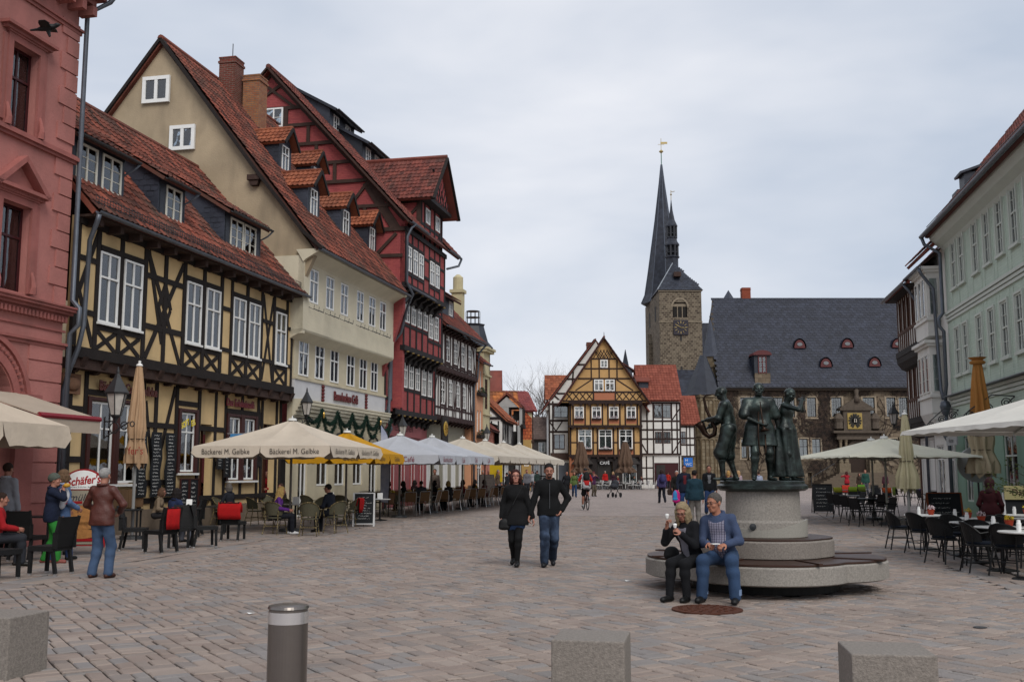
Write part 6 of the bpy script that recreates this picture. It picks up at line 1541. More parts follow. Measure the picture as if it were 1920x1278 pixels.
def oriel_house():
 U0=-2.35;r=empty('house',rpt(U0,0),RRZ,'white house with an oriel and twin downpipes between the mint house and the timber house','building');X=lambda u: u-U0;W=3.3
 OW=M('off_white_render','d6d4ce',.85,.07,2,.2,12,dirt=.12)
 SH=M('oriel_shop','8a8d90',.8,.1,2)
 wall(r,0,W,0,10.2,0,OW,[(2.2,3.1,0,2.8),(.3,1.6,.5,2.7)]);window(r,.95,.5,1.3,2.2,0,2,1,.25);window(r,2.65,0,.9,2.8,0,2,2,.25)
 for z0,z1 in ((3.9,6.5),(6.9,9.4)):
  b=MB();b.box(.1,2.3,-.5,.0,z0,z1);b.build('oriel_wall',OW,r)
  for q in range(3):
   window(r,.5+q*.68,z0+.8,.5,1.5,-.52,1,3,0,OW,fw=.05,rec=-.03,room=False,curtain='full',panes=False)
  for q in range(1):
   o_=window(r,0,0,.36,1.5,0,1,3,0,OW,fw=.04,room=False,curtain='full',panes=False);o_.matrix_local=Matrix.Translation((2.34,-.25,z0+.8)) @ Matrix.Rotation(PI/2,4,'Z')
  b=MB();b.box(.0,2.42,-.6,.02,z1,z1+.1);b.box(-.05,2.5,-.7,.02,z1+.1,z1+.22);b.build('cornice',OW,r);boxpart(r,'sill_band',OW,.02,2.4,-.57,.0,z0+.6,z0+.7)
 for k in range(3): MB().prism([(-.5+k*.1,3.9-k*.25),(0,3.9-k*.25),(0,3.65-k*.25),(-.4+k*.12,3.65-k*.25)],'x',.15+k*.05,2.25-k*.05).build('corbel',OW,r)
 MB().prism([(-.7,9.6),(-.7,9.75),(2,11.9),(2,11.7)],'x',-.2,2.5).build('roof',TIMB2,r)
 slab(r,'roof',TILE3,[(-.3,-.7,10.1),(W+.1,-.7,10.1),(W+.1,4.2,14.6),(-.3,4.2,14.6)],.12);tiles(r,(-.3,-.72,10.12),(1,0,0),(0,4.9,4.5),W+.4,6.4,.26,.36,TILE3)
 gutter(r,(-.3,-.8,9.6),(2.6,-.8,9.6),.08)
 downpipe(r,[(2.55,-.8,9.5),(2.5,-.7,9.3),(2.55,-.3,8.7),(2.55,-.2,4.8),(2.85,-.2,4.4)],.065)
 boxpart(r,'side_wall',OW,.01,W-.01,.3,9,0,10.2)
 MB().box(.9,1.5,1.2,1.9,11.2,12.7).build('dormer',OW,r);MB().box(.75,1.65,1.0,2.1,12.7,12.85).build('dormer_roof',SLATE,r)
oriel_house()
def bow_house():
 U0=-7.3;r=empty('house',rpt(U0,.1),RRZ,'brown and white timber house jettied over a curved dark underside, right row','building');W=4.9
 CB=M('chestnut_timber','4b2f22',.8,.3,4,.4,25)
 wall(r,0,W,0,3.9,.3,WHP,[(.4+k*1.5,1.5+k*1.5,.6,3.0) for k in range(3)])
 for k in range(3): window(r,.95+k*1.5,.6,1.1,2.4,.3,2,1,.25,panes=False)
 for u in (.1,1.7,3.2,4.75): timber(r,'post',(u,0),(u,3.8),.22,.3,CB)
 for z0,z1,y in ((3.9,6.5,-.1),(6.9,9.5,-.4)):
  hs=[(.45+k*.95,1.05+k*.95,z0+1.0,z1-.3) for k in range(4)]
  wall(r,0,W,z0,z1,y,WHP,hs);boxpart(r,'side_wall',WHP,W-.02,W,y,.5,z0,z1)
  for h in hs: window(r,(h[0]+h[1])/2,h[2],.6,h[3]-h[2],y,2,3,0,CB,rec=0,panes=False)
  for k in range(11): timber(r,'post',(.1+k*.46,z0+.1),(.1+k*.46,z1),.13,y,CB)
  timber(r,'rail',(0,z0+.92),(W,z0+.92),.13,y,CB);timber(r,'rail',(0,z1-.08),(W,z1-.08),.15,y,CB);boxpart(r,'beam',TIMB,-.05,W+.03,y-.14,y+.1,z0-.15,z0+.1)
  MB().prism([(y-.12,z0-.12),(y-.08,z0-.4),(y+.1,z0-.65),(y+.45,z0-.8),(y+.5,z0-.12)],'x',-.05,W+.02).build('curved_underside',TIMB,r)
 boxpart(r,'side_wall',WHP,.01,W-.01,.35,9,0,9.6)
 slab(r,'roof',TILE3,[(-.3,-.9,9.45),(W+.1,-.9,9.45),(W+.1,4,14.2),(-.3,4,14.2)],.12);tiles(r,(-.3,-.92,9.47),(1,0,0),(0,4.9,4.75),W+.4,7.0,.26,.36,TILE3)
 boxpart(r,'soffit',TIMB,-.2,W+.05,-.85,-.35,9.35,9.42)
 gutter(r,(-.4,-1.0,9.45),(W+.15,-1.0,9.45),.09)
 downpipe(r,[(W-.1,-1.0,9.4),(W-.05,-.8,9.1),(W-.05,-.5,8.6),(W-.05,-.5,6.6),(W-.0,-.4,6.0),(W-.0,-.38,0)],.06)
bow_house()
# ================================================================ FIGURES (smooth-union fields turned into one surface)
class Field:
 def __init__(s,lo,hi,h):
  s.h=h;s.lo=np.array(lo,float);n=np.maximum(4,np.ceil((np.array(hi)-s.lo)/h).astype(int)+1);s.n=n
  s.ax=[s.lo[i]+h*np.arange(n[i]) for i in range(3)];s.f=np.full(n,.5,np.float32)
 def _sl(s,lo,hi):
  a=np.clip(np.floor((np.array(lo)-s.lo)/s.h).astype(int),0,s.n);b=np.clip(np.ceil((np.array(hi)-s.lo)/s.h).astype(int)+1,0,s.n)
  if (b <= a).any(): return None
  sl=tuple(slice(a[i],b[i]) for i in range(3));return sl,s.ax[0][a[0]:b[0],None,None],s.ax[1][None,a[1]:b[1],None],s.ax[2][None,None,a[2]:b[2]]
 def _mix(s,sl,d,k):
  o=s.f[sl]
  if k > 0:
   t=np.clip(.5+.5*(o-d)/k,0,1);s.f[sl]=o*(1-t)+d*t-k*t*(1-t)
  else: s.f[sl]=np.minimum(o,d)
 def cap(s,a,b,ra,rb=None,k=.03):
  rb=ra if rb is None else rb;a,b=np.array(a,float),np.array(b,float);m=max(ra,rb)+k+s.h*2
  r=s._sl(np.minimum(a,b)-m,np.maximum(a,b)+m)
  if r is None: return s
  sl,X,Y,Z=r;d=b-a;L=max(d@d,1e-9)
  t=np.clip(((X-a[0])*d[0]+(Y-a[1])*d[1]+(Z-a[2])*d[2])/L,0,1)
  s._mix(sl,np.sqrt((X-a[0]-t*d[0])**2+(Y-a[1]-t*d[1])**2+(Z-a[2]-t*d[2])**2)-(ra+(rb-ra)*t),k);return s
 def ell(s,c,r,R=None,k=.03,sub=False):
  c,r=np.array(c,float),np.array(r,float);m=r.max()+k+s.h*2;q=s._sl(c-m,c+m)
  if q is None: return s
  sl,X,Y,Z=q;X,Y,Z=X-c[0],Y-c[1],Z-c[2]
  if R is not None:
   R=np.array(R);X,Y,Z=X*R[0,0]+Y*R[1,0]+Z*R[2,0],X*R[0,1]+Y*R[1,1]+Z*R[2,1],X*R[0,2]+Y*R[1,2]+Z*R[2,2]
  k0=np.sqrt((X/r[0])**2+(Y/r[1])**2+(Z/r[2])**2)+1e-6;k1=np.sqrt((X/r[0]**2)**2+(Y/r[1]**2)**2+(Z/r[2]**2)**2)+1e-6
  d=k0*(k0-1)/k1
  if sub: s.f[sl]=np.maximum(s.f[sl],-d)
  else: s._mix(sl,d,k)
  return s
 def cut(s,p,n):
  n=np.array(n,float);n /= np.linalg.norm(n)
  s.f=np.maximum(s.f,(s.ax[0][:,None,None]-p[0])*n[0]+(s.ax[1][None,:,None]-p[1])*n[1]+(s.ax[2][None,None,:]-p[2])*n[2]);return s
 def folds(s,A,fr=42.,ph=0.):
  X,Y,Z=s.ax[0][:,None,None],s.ax[1][None,:,None],s.ax[2][None,None,:]
  s.f=s.f+A*(np.sin(fr*(X*.8+Z*.6)+ph+1.5*np.sin(9*Z+ph))*.6+np.sin(fr*(Z*1.1-Y*.7)+2*ph)*.5+np.sin(fr*.45*(Z+X)-ph));return s
 def net(s):
  f=s.f;f[0]=f[-1]=.3;f[:,0]=f[:,-1]=.3;f[:,:,0]=f[:,:,-1]=.3
  ins=f < 0;c=ins[:-1,:-1,:-1].astype(np.int8)
  for dx,dy,dz in ((1,0,0),(0,1,0),(0,0,1),(1,1,0),(1,0,1),(0,1,1),(1,1,1)):
   c=c+ins[dx:ins.shape[0]-1+dx,dy:ins.shape[1]-1+dy,dz:ins.shape[2]-1+dz]
  I=np.argwhere((c > 0) & (c < 8))
  if len(I) == 0: return [],[]
  P=np.zeros((len(I),3));C=np.zeros(len(I));co=[(x,y,z) for x in (0,1) for y in (0,1) for z in (0,1)]
  for a in co:
   for ax in range(3):
    if a[ax]: continue
    b=list(a);b[ax]=1;fa=f[tuple((I+a).T)];fb=f[tuple((I+b).T)];m=(fa < 0) != (fb < 0)
    t=fa/(fa-fb+1e-12);q=np.array(a,float)[None].repeat(len(I),0);q[:,ax]=t;P[m] += q[m];C[m] += 1
  V=s.lo+(I+P/C[:,None])*s.h;idx=-np.ones(c.shape,int);idx[tuple(I.T)]=np.arange(len(I));F=[]
  for ax in range(3):
   o1,o2=[(1,2),(2,0),(0,1)][ax];sa=[slice(None)]*3;sb=[slice(None)]*3;sa[ax]=slice(0,-1);sb[ax]=slice(1,None)
   A,B=ins[tuple(sa)],ins[tuple(sb)];E=np.argwhere(A != B);E=E[(E[:,o1] > 0) & (E[:,o2] > 0) & (E[:,o1] < c.shape[o1]) & (E[:,o2] < c.shape[o2]) & (E[:,ax] < c.shape[ax])]
   e1=np.eye(3,dtype=int)[o1];e2=np.eye(3,dtype=int)[o2]
   q=np.stack([idx[tuple((E-e1-e2).T)],idx[tuple((E-e2).T)],idx[tuple(E.T)],idx[tuple((E-e1).T)]],1)
   fl=~A[tuple(E.T)];q[fl]=q[fl][:,::-1];F.append(q)
  F=np.concatenate(F);F=F[(F >= 0).all(1)];return V,F
def np_mesh(name,parts,mat):
 vs=[];fs=[];k=0
 for V,F in parts:
  if len(V) == 0: continue
  vs.append(V);fs.append(np.asarray(F)+k);k += len(V)
 me=bpy.data.meshes.new(name)
 if vs:
  V=np.concatenate(vs);F=np.concatenate(fs);me.vertices.add(len(V));me.vertices.foreach_set('co',V.astype(np.float32).ravel())
  me.loops.add(F.size);me.loops.foreach_set('vertex_index',F.astype(np.int32).ravel());me.polygons.add(len(F));me.polygons.foreach_set('loop_start',np.arange(0,F.size,4,dtype=np.int32))
  me.update(calc_edges=True);me.shade_smooth()
 me.materials.append(mat);return me
def ik(a,b,l1,l2,hint):
 a,b,h=Vector(a),Vector(b),Vector(hint);d=b-a;L=min(d.length,(l1+l2)*.999);d.normalize();b=a+d*L
 x=(l1*l1-l2*l2+L*L)/(2*L);y=math.sqrt(max(0,l1*l1-x*x));h=(h-d*h.dot(d)).normalized();return a+d*x+h*y,b
SKIN=M('skin','9a6a58',.55,.08,6,spec=.4)
def rotm(yaw=0,pitch=0,roll=0):
 return Matrix.Rotation(math.radians(-yaw),3,'Z') @ Matrix.Rotation(math.radians(-pitch),3,'X') @ Matrix.Rotation(math.radians(roll),3,'Y')
def skeleton(hip=(0,0,.94),lean=0.,side=0.,feet=None,hands=None,yaw=0,nod=0,roll=0,fem=False,khint=(0,1,.15),ehint=None,twist=0,toes=None):
 """joints of a 1.75 m figure facing +y"""
 J={};H=Vector(hip);R=Matrix.Rotation(math.radians(-twist),3,'Z') @ Matrix.Rotation(math.radians(-lean),3,'X') @ Matrix.Rotation(math.radians(side),3,'Y');J['R']=R;J['hip']=H
 sw=.142 if fem else .168
 for n,z in (('waist',.16),('chest',.34),('neck',.51)): J[n]=H+R @ Vector((0,0,z))
 HR=rotm(yaw,nod+lean*.25,roll);J['HR']=HR;J['head']=J['neck']+R @ Vector((0,.0,.07))+HR @ Vector((0,.025,.085))
 feet=feet or ((-.1,0,.08),(.1,0,.08));hands=hands or ((-.25,.05,.84),(.25,.05,.84));eh=ehint or ((-.6,-1,-.2),(.6,-1,-.2))
 toes=toes or (None,None)
 for i,s in enumerate((-1,1)):
  hj=H+Vector((s*.085,0,-.03));k,a=ik(hj,feet[i],.44,.42,khint if not isinstance(khint[0],tuple) else khint[i]);J['hj',i],J['kn',i],J['an',i]=hj,k,a
  sh=H+R @ Vector((s*sw,0,.44));e,w=ik(sh,hands[i],.285,.26,eh[i]);J['sh',i],J['el',i],J['wr',i]=sh,e,w;J['toe',i]=toes[i]
 return J
def mk_head(J,h,extra=0.,feats=True):
 HR=J['HR'];c=J['head'];P=lambda x,y,z: tuple(c+HR @ Vector((x,y,z)));f=Field(c-Vector((.17,.17,.26)),c+Vector((.17,.17,.17)),h)
 f.ell(P(0,-.008,.03),(.076+extra,.095+extra,.088+extra),HR,.02).ell(P(0,.03,-.04),(.056+extra,.062+extra,.075+extra),HR,.03)
 f.cap(P(-.014,.066,-.092),P(.014,.066,-.092),.02+extra,k=.03)
 f.cap(tuple(J['neck']-Vector((0,0,.04))),P(0,-.012,-.05),.058,.052,.03)
 if feats:
  for s in (-1,1):
   f.ell(P(s*.031,.096,.008),(.017,.014,.011),HR,0,sub=True);f.ell(P(s*.031,.083,.007),(.0145,.013,.011),HR,.004)
   f.cap(P(s*.014,.093,.028),P(s*.045,.08,.028),.007,k=.012);f.ell(P(s*.078,-.008,-.005),(.011,.022,.032),HR,.008);f.ell(P(s*.042,.066,-.03),(.022,.02,.02),HR,.02)
  f.cap(P(0,.092,.018),P(0,.113,-.022),.008,.0115,.01).cap(P(-.011,.1,-.026),P(.011,.1,-.026),.0085,k=.008)
  f.cap(P(-.02,.09,-.053),P(.02,.09,-.053),.0068,k=.006).cap(P(-.016,.088,-.066),P(.016,.088,-.066),.008,k=.006)
 return f.net()
def mk_hand(w,d,pn,side,curl,h,sc=1.):
 """palm, four fingers of unequal length with knuckle bends, thumb from the palm's side"""
 w,d,pn=Vector(w),Vector(d).normalized(),Vector(pn);pn=(pn-d*pn.dot(d)).normalized();s=d.cross(pn)*side
 f=Field(w-Vector((.2,.2,.2)),w+Vector((.2,.2,.2)),h)
 f.cap(w-d*.05,w+d*.01,.026*sc,.024*sc,.01)
 for q in (-.024,-.008,.008,.024): f.cap(w+s*q*.6+d*.01,w+s*q*1.05+d*.085,.014*sc,.0115*sc,.012)
 for q,L,in ((.030,.068),(.0105,.078),(-.0095,.072),(-.029,.056)):
  a=w+s*q+d*.085;t=math.radians(curl*.75);d1=d*math.cos(t)+pn*math.sin(t);t2=math.radians(min(curl*1.9,165));d2=d*math.cos(t2)+pn*math.sin(t2)
  b=a+d1*L*.52;f.cap(a,b,.0092*sc,.0085*sc,.003).cap(b,b+d2*L*.5,.0085*sc,.0068*sc,.002)
 a=w+s*.026+d*.025;b=a+(s*.75+d*.7+pn*.35).normalized()*.04;f.cap(a,b,.0125*sc,.0105*sc,.008).cap(b,b+(s*.25+d*.9+pn*.45).normalized()*.034,.0102*sc,.0085*sc,.003)
 return f.net()
def legs(f,J,ex,r=(.088,.064,.045),k=.04,fl=0):
 for i in (0,1):
  hj,kn,an=J['hj',i],J['kn',i],J['an',i];f.cap(hj,kn,r[0]+ex,r[1]+ex,k);c=kn+(an-kn)*.3
  f.cap(kn,c,r[1]*.95+ex,r[1]*.9+ex+fl*.3,k).cap(c,an,r[1]*.9+ex+fl*.3,r[2]*.85+ex+fl,k)
def torso(f,J,ex,fem=False,belly=0.,k=.05):
 R=J['R'];T=lambda z,y=0.: tuple(J['hip']+R @ Vector((0,y,z)))
 f.ell(T(.0),(.155+ex,.112+ex,.125+ex),R,k).ell(T(.15,belly*.5),((.118 if fem else .138)+ex,.096+ex+belly,.14+ex),R,k).ell(T(.34,.01),((.138 if fem else .162)+ex,.108+ex,.165+ex),R,k)
 if fem:
  for s in (-1,1): f.ell(tuple(J['hip']+R @ Vector((s*.065,.075,.33))),(.055+ex,.05+ex,.055+ex),R,.04)
 for i in (0,1): f.cap(J['neck']-R @ Vector((0,0,.035)),J['sh',i]+R @ Vector((0,0,.004)),.042+ex*.5,.045+ex*.5,k)
def arms(f,J,ex,r=(.05,.04,.029),k=.03,upto=1.,which=(0,1),cuff=0):
 for i in which:
  a,b,c=J['sh',i],J['el',i],J['wr',i]
  if upto <= .5: f.cap(a,a+(b-a)*upto*2,r[0]+ex,r[1]+ex+cuff,k)
  else: f.cap(a,b,r[0]+ex,r[1]+ex,k).cap(b,b+(c-b)*(upto*2-1),r[1]+ex,r[2]+ex+cuff,k)
def bounds(J,m=.22):
 P=[v for k,v in J.items() if isinstance(v,Vector)];return ([min(p[i] for p in P)-m for i in range(3)],[max(p[i] for p in P)+m for i in range(3)])
def hair_mesh(J,style,h):
 HR=J['HR'];c=J['head'];P=lambda x,y,z: tuple(c+HR @ Vector((x,y,z)));n=lambda x,y,z: tuple(HR @ Vector((x,y,z)))
 f=Field(c-Vector((.22,.24,.48)),c+Vector((.22,.22,.2)),h)
 e=.005 if style in ('short','grey') else .012
 f.ell(P(0,-.012,.036),(.078+e,.098+e,.088+e),HR,.0)
 if style == 'cap': f.cut(P(0,0,.035),n(0,0,-1));f.ell(P(0,.11,.045),(.07,.06,.012),HR,.01)
 elif style == 'beanie': f.ell(P(0,-.02,.05),(.1,.115,.1),HR,.02).cut(P(0,.02,.01),n(0,.5,-1))
 elif style == 'hood':
  f.ell(P(0,-.03,.02),(.115,.13,.14),HR,.03).cap(P(0,-.05,-.1),P(0,-.06,-.18),.09,.1,.04);f.ell(P(0,.13,-.01),(.08,.09,.11),HR,0,sub=True)
 else:
  f.cut(P(0,.05,.045),n(0,.78,-.6)) if style != 'fringe' else f.cut(P(0,.07,.03),n(0,.78,-.6))
  if style in ('short','grey','crop'): f.cut(P(0,-.03,-.045),n(0,.25,-1))
  if style in ('long','bob','fringe','wavy'):
   L={'long': .26,'bob': .12,'fringe': .13,'wavy': .3}[style];w=.005 if style == 'wavy' else 0.
   for i in range(15):
    a=math.radians(-128+i*18.3);x,y=.082*math.sin(a),-.012-.092*math.cos(a);L2=L*(1 if abs(a) < 1.9 else .8)
    q=[P(x*1.02+w*math.sin(i*2.3+t*9),y-.0+.012*math.sin(i*3.1+t*5),.0-L2*t) for t in (0,.35,.7,1)]
    for u,v,r in ((0,1,.03),(1,2,.028),(2,3,.024)): f.cap(q[u],q[v],r,r*.85,.014)
  if style == 'pony': f.cap(P(0,-.11,.03),P(0,-.15,-.12),.03,.02,.02)
  f.folds(.0012,110.)
 if style not in ('cap','hood','beanie'):
  X,Y,Z=f.ax[0][:,None,None]-c.x,f.ax[1][None,:,None]-c.y,f.ax[2][None,None,:]-c.z;a=np.arctan2(Y,X);f.f=f.f+.0028*np.sin(31*a+25*Z)+.002*np.sin(53*a-40*Z+2)
 return f.net()
def person(label,pos,face=0.,h=1.75,top=('jacket','101114'),bot=('trousers','20242e'),hair=('short','1c1512'),shoe='15120f',skin=None,fem=False,group=None,det=None,belly=0.,sleeve=.96,open_=False,hair_='',name='person',eyes=True,shirt=None,glasses=False,collar=None,beard=None,hem=None,flare=0.,curl=28,palms=None,mats=None,fold=.0021,tilt=0,**pose):
 J=skeleton(fem=fem,**pose);pos=Vector(pos);dist=pos.length;s=h/1.75
 r=empty(name,pos,math.radians(-face),label,'person',group);r.scale=(s,s,s)
 hb=det or (.012 if dist < 24 else .016 if dist < 40 else .024 if dist < 75 else .034);hh=hb*.55 if dist < 45 else hb*.8
 sk=M('skin_'+skin,skin,.55,.08,6,spec=.4) if skin else SKIN
 lo,hi=bounds(J);f=Field(lo,hi,hb)
 torso(f,J,-.01,fem);legs(f,J,-.006);arms(f,J,-.003,upto=1)
 for i in (0,1):
  an=J['an',i];d=Vector(J['toe',i] or (.12*(1 if i else -1),1,0)).normalized();f.cap(an,an+Vector((0,0,-.02)),.034,k=.02).cap(an+d*-.03+Vector((0,0,-.045)),an+d*.13+Vector((0,0,-.05)),.03,.025,.02)
 parts=[f.net(),mk_head(J,hh)]
 for i in (0,1):
  side=1 if i else -1;d=(J['wr',i]-J['el',i]).normalized();pn=palms[i] if palms else (-side,.15,0)
  if dist < 60: parts.append(mk_hand(J['wr',i],d,pn,-side,curl,.0052 if dist < 24 else .009,1.0 if not fem else .9))
  else: parts.append(mk_hand(J['wr',i],d,pn,-side,curl,.014,1.5))
 link('body',np_mesh('body',parts,sk),r)
 cm=lambda nm,c,**k: M('%s_%s' % (nm,c),c,.9,.14,7,.35,90,**k)
 kind,col=bot[0],bot[1];tm=(mats or {}).get('bot') or cm('cloth',col)
 g=Field(lo,hi,hb)
 if kind in ('trousers','jeans','wide'):
  fl=.018 if kind == 'wide' else (.012 if kind == 'jeans' else .004)
  legs(g,J,.012,(.088,.066,.055) if not fem else (.086,.06,.046),fl=fl);g.ell(tuple(J['hip']),(.165,.122,.13),J['R'],.05);g.folds(fold*1.1,38.,1.);
  zc=min(J['an',0].z,J['an',1].z)-.045
  if abs(J['an',0].z-J['an',1].z) < .12: g.cut((0,0,zc+.0),(0,0,-1))
 elif kind == 'shorts':
  K=dict(J)
  for i in (0,1): K['kn',i]=J['hj',i]+(J['kn',i]-J['hj',i])*.85;K['an',i]=K['kn',i]
  legs(g,K,.02,(.09,.075,.08));g.ell(tuple(J['hip']),(.165,.125,.13),J['R'],.05)
 elif kind == 'leggings': legs(g,J,.004,(.086,.06,.044));g.ell(tuple(J['hip']),(.155,.115,.12),J['R'],.05)
 link('trousers' if kind != 'shorts' else 'shorts',np_mesh(kind,[g.net()],tm),r)
 if kind == 'leggings' and len(bot) > 2:
  g=Field(lo,hi,hb);g.ell(tuple(J['hip']),(.165,.125,.13),J['R'],.04)
  for i in (0,1): g.cap(J['hj',i],J['hj',i]+(J['kn',i]-J['hj',i])*.42,.105,.105,.07)
  g.folds(fold,50.);link('skirt',np_mesh('skirt',[g.net()],cm('denim',bot[2])),r)
 g=Field(lo,hi,hb);kind,col=top[0],top[1];ex={'jacket': .02,'coat': .025,'shirt': .01,'vest': .028,'puffer': .032}[kind]
 hem=hem if hem is not None else {'jacket': -.15,'coat': -.3,'shirt': -.1,'vest': -.13,'puffer': -.15}[kind]
 torso(g,J,ex,fem,belly)
 if J['kn',0].z < J['hip'].z-.2: g.cap(J['hj',0]-Vector((0,0,.04)),J['hj',1]-Vector((0,0,.04)),.102+ex,k=.06).cap(J['hj',0]+Vector((0,0,.1)),J['hj',1]+Vector((0,0,.1)),.09+ex,k=.06)
 if hem < -.15:
  for i in (0,1): g.cap(J['hj',i],J['hj',i]+(J['kn',i]-J['hj',i])*min(1,(-hem-.05)/.42),.11+ex,.11+ex+flare,.09)
 arms(g,J,ex*.55+.003,upto=(.96 if sleeve > .9 else sleeve),cuff=.004)
 g.folds(fold*(1.0 if kind != 'puffer' else 1.3),46. if kind != 'puffer' else 60.,2.)
 g.cut(tuple(J['neck']+J['R'] @ Vector((0,0,.035))),tuple(J['R'] @ Vector((0,.35,1))));
 if abs(pose.get('lean',0)) < 25 and J['kn',0].z < J['hip'].z-.2: g.cut(tuple(J['hip']+Vector((0,0,hem))),(0,0,-1))
 tm=(mats or {}).get('top') or cm('cloth' if kind != 'puffer' else 'quilt',col)
 link('jacket' if kind != 'shirt' else 'shirt',np_mesh(kind,[g.net()],tm),r)
 if kind == 'vest':
  q=Field(lo,hi,hb);arms(q,J,.012,upto=.97);link('sleeves',np_mesh('sleeves',[q.net()],cm('cloth',top[2])),r)
 if shirt:
  q=Field(lo,hi,hb);torso(q,J,ex+.004,fem,belly);R=J['R'];w=.05 if len(shirt) < 7 else .085
  q.cut(tuple(J['hip']+R @ Vector((w,0,0))),tuple(R @ Vector((1,0,-.05))));q.cut(tuple(J['hip']+R @ Vector((-w,0,0))),tuple(R @ Vector((-1,0,-.05))));q.cut(tuple(J['hip']+R @ Vector((0,.04,0))),tuple(R @ Vector((0,-1,0))));q.cut(tuple(J['hip']+R @ Vector((0,0,-.03))),tuple(R @ Vector((0,0,-1))));q.cut(tuple(J['neck']+R @ Vector((0,0,.01))),tuple(R @ Vector((0,.7,1))))
  link('shirt',np_mesh('shirt',[q.net()],(mats or {}).get('shirt') or cm('cloth',shirt[:6])),r)
 if collar or kind in ('jacket','puffer','coat'):
  q=Field(J['neck']-Vector((.2,.2,.1)),J['neck']+Vector((.2,.2,.16)),hb*.8);n=J['neck']+J['R'] @ Vector((0,0,.0));b=[tuple(n+J['R'] @ Vector((.078*math.sin(a),-.01-.078*math.cos(a),.012 if abs(a) < 1.6 else -.015))) for a in [math.radians(-140+k*28) for k in range(11)]]
  for k in range(10): q.cap(b[k],b[k+1],.024,.024,.01)
  link('collar',np_mesh('collar',[q.net()],cm('cloth',collar) if collar else tm),r)
 sm=M('shoe_'+shoe,shoe,.5,.15,8,.2,60)
 for i in (0,1):
  an=J['an',i];d=Vector(J['toe',i] or (.12*(1 if i else -1),1,0)).normalized();q=Field(an-Vector((.24,.24,.16)),an+Vector((.24,.24,.1)),hb*.7)
  up=Vector((0,0,1)) if abs(d.z) < .3 else Vector((0,0,1))-d*d.z
  q.cap(an+up*.0,an-up*.035,.047,.045,.02).cap(an-d*.045-up*.045,an+d*.15-up*.05,.036,.032,.025).cap(an+d*.06-up*.04,an+d*.13-up*.045,.04,.038,.02)
  if abs(d.z) < .2: q.cut((0,0,an.z-.078),(0,0,-1))
  link('shoe',np_mesh('shoe',[q.net()],sm),r)
 if hair and hair[0] != 'bald':
  link({'cap': 'cap','beanie': 'hat','hood': 'hood'}.get(hair[0],'hair'),np_mesh('hair',[hair_mesh(J,hair[0],hh*1.1)],M('hair_'+hair[1],hair[1],.75,.3,30,.5,120)),r)
 HR=J['HR'];hd=J['head'];P=lambda x,y,z: hd+HR @ Vector((x,y,z))
 if dist < 45 and eyes:
  em=M('eye_dark','1a1410',.3)
  for s_ in (-1,1):
   b=MB();b.cbox((0,0,0),(.017,.006,.006));o_=b.build('eye',em,r);o_.matrix_local=Matrix.Translation(P(s_*.031,.0965,.006)) @ HR.to_4x4()
   b=MB();b.bar(tuple(P(s_*.016,.1,.03)),tuple(P(s_*.046,.088,.03)),.006,.006);b.build('eyebrow',M('hair_'+(hair[1] if hair else '3a2a20'),(hair[1] if hair else '3a2a20'),.8),r)
  b=MB();b.bar(tuple(P(-.02,.0965,-.06)),tuple(P(.02,.0965,-.06)),.008,.006);b.build('lips',M('lips','7d4038',.5),r)
 if glasses:
  b=MB()
  for s_ in (-1,1):
   ring=[P(s_*.032+.024*math.cos(t),.113,.006+.015*math.sin(t)) for t in [k*PI/6 for k in range(13)]];b.tube([tuple(p_) for p_ in ring],.0025,5);b.bar(tuple(P(s_*.056,.113,.01)),tuple(P(s_*.08,-.0,.008)),.004)
  b.bar(tuple(P(-.009,.115,.008)),tuple(P(.009,.115,.008)),.004);b.build('glasses',IRON,r)
 if beard:
  q=Field(hd-Vector((.15,.15,.2)),hd+Vector((.15,.15,.1)),hh);q.cap(P(-.012,.075,-.09),P(.012,.075,-.09),.02,k=.01)
  for s_ in (-1,1): q.cap(P(s_*.026,.086,-.048),P(s_*.024,.078,-.088),.008,.01,.008)
  q.cap(P(-.022,.096,-.042),P(.022,.096,-.042),.006,k=.004);link('beard',np_mesh('beard',[q.net()],M('hair_'+beard,beard,.8,.2,30)),r)
 r['J']=0;del r['J']
 return r,J
def wp(r,J,p):
 s=r.scale[0];a=r.rotation_euler.z;v=Vector(p)*s;return Vector((r.location.x+v.x*math.cos(a)-v.y*math.sin(a),r.location.y+v.x*math.sin(a)+v.y*math.cos(a),r.location.z+v.z))
WALK=dict(feet=((-.09,.26,.085),(.09,-.24,.12)),hands=((-.25,-.1,.86),(.25,.2,.88)),hip=(0,0,.92))
WALK2=dict(feet=((-.08,-.2,.11),(.08,.22,.085)),hands=((-.26,.14,.86),(.25,-.08,.86)),hip=(0,0,.92))
def SIT(lap=True,lean=6.,z=.5,hands=None,**k):
 return dict(hip=(0,0,z+.07),lean=lean,feet=((-.11,.40,.08),(.13,.46,.08)),hands=hands or ((-.16,.36,z+.2),(.16,.36,z+.2)),khint=(0,.3,1),**k)
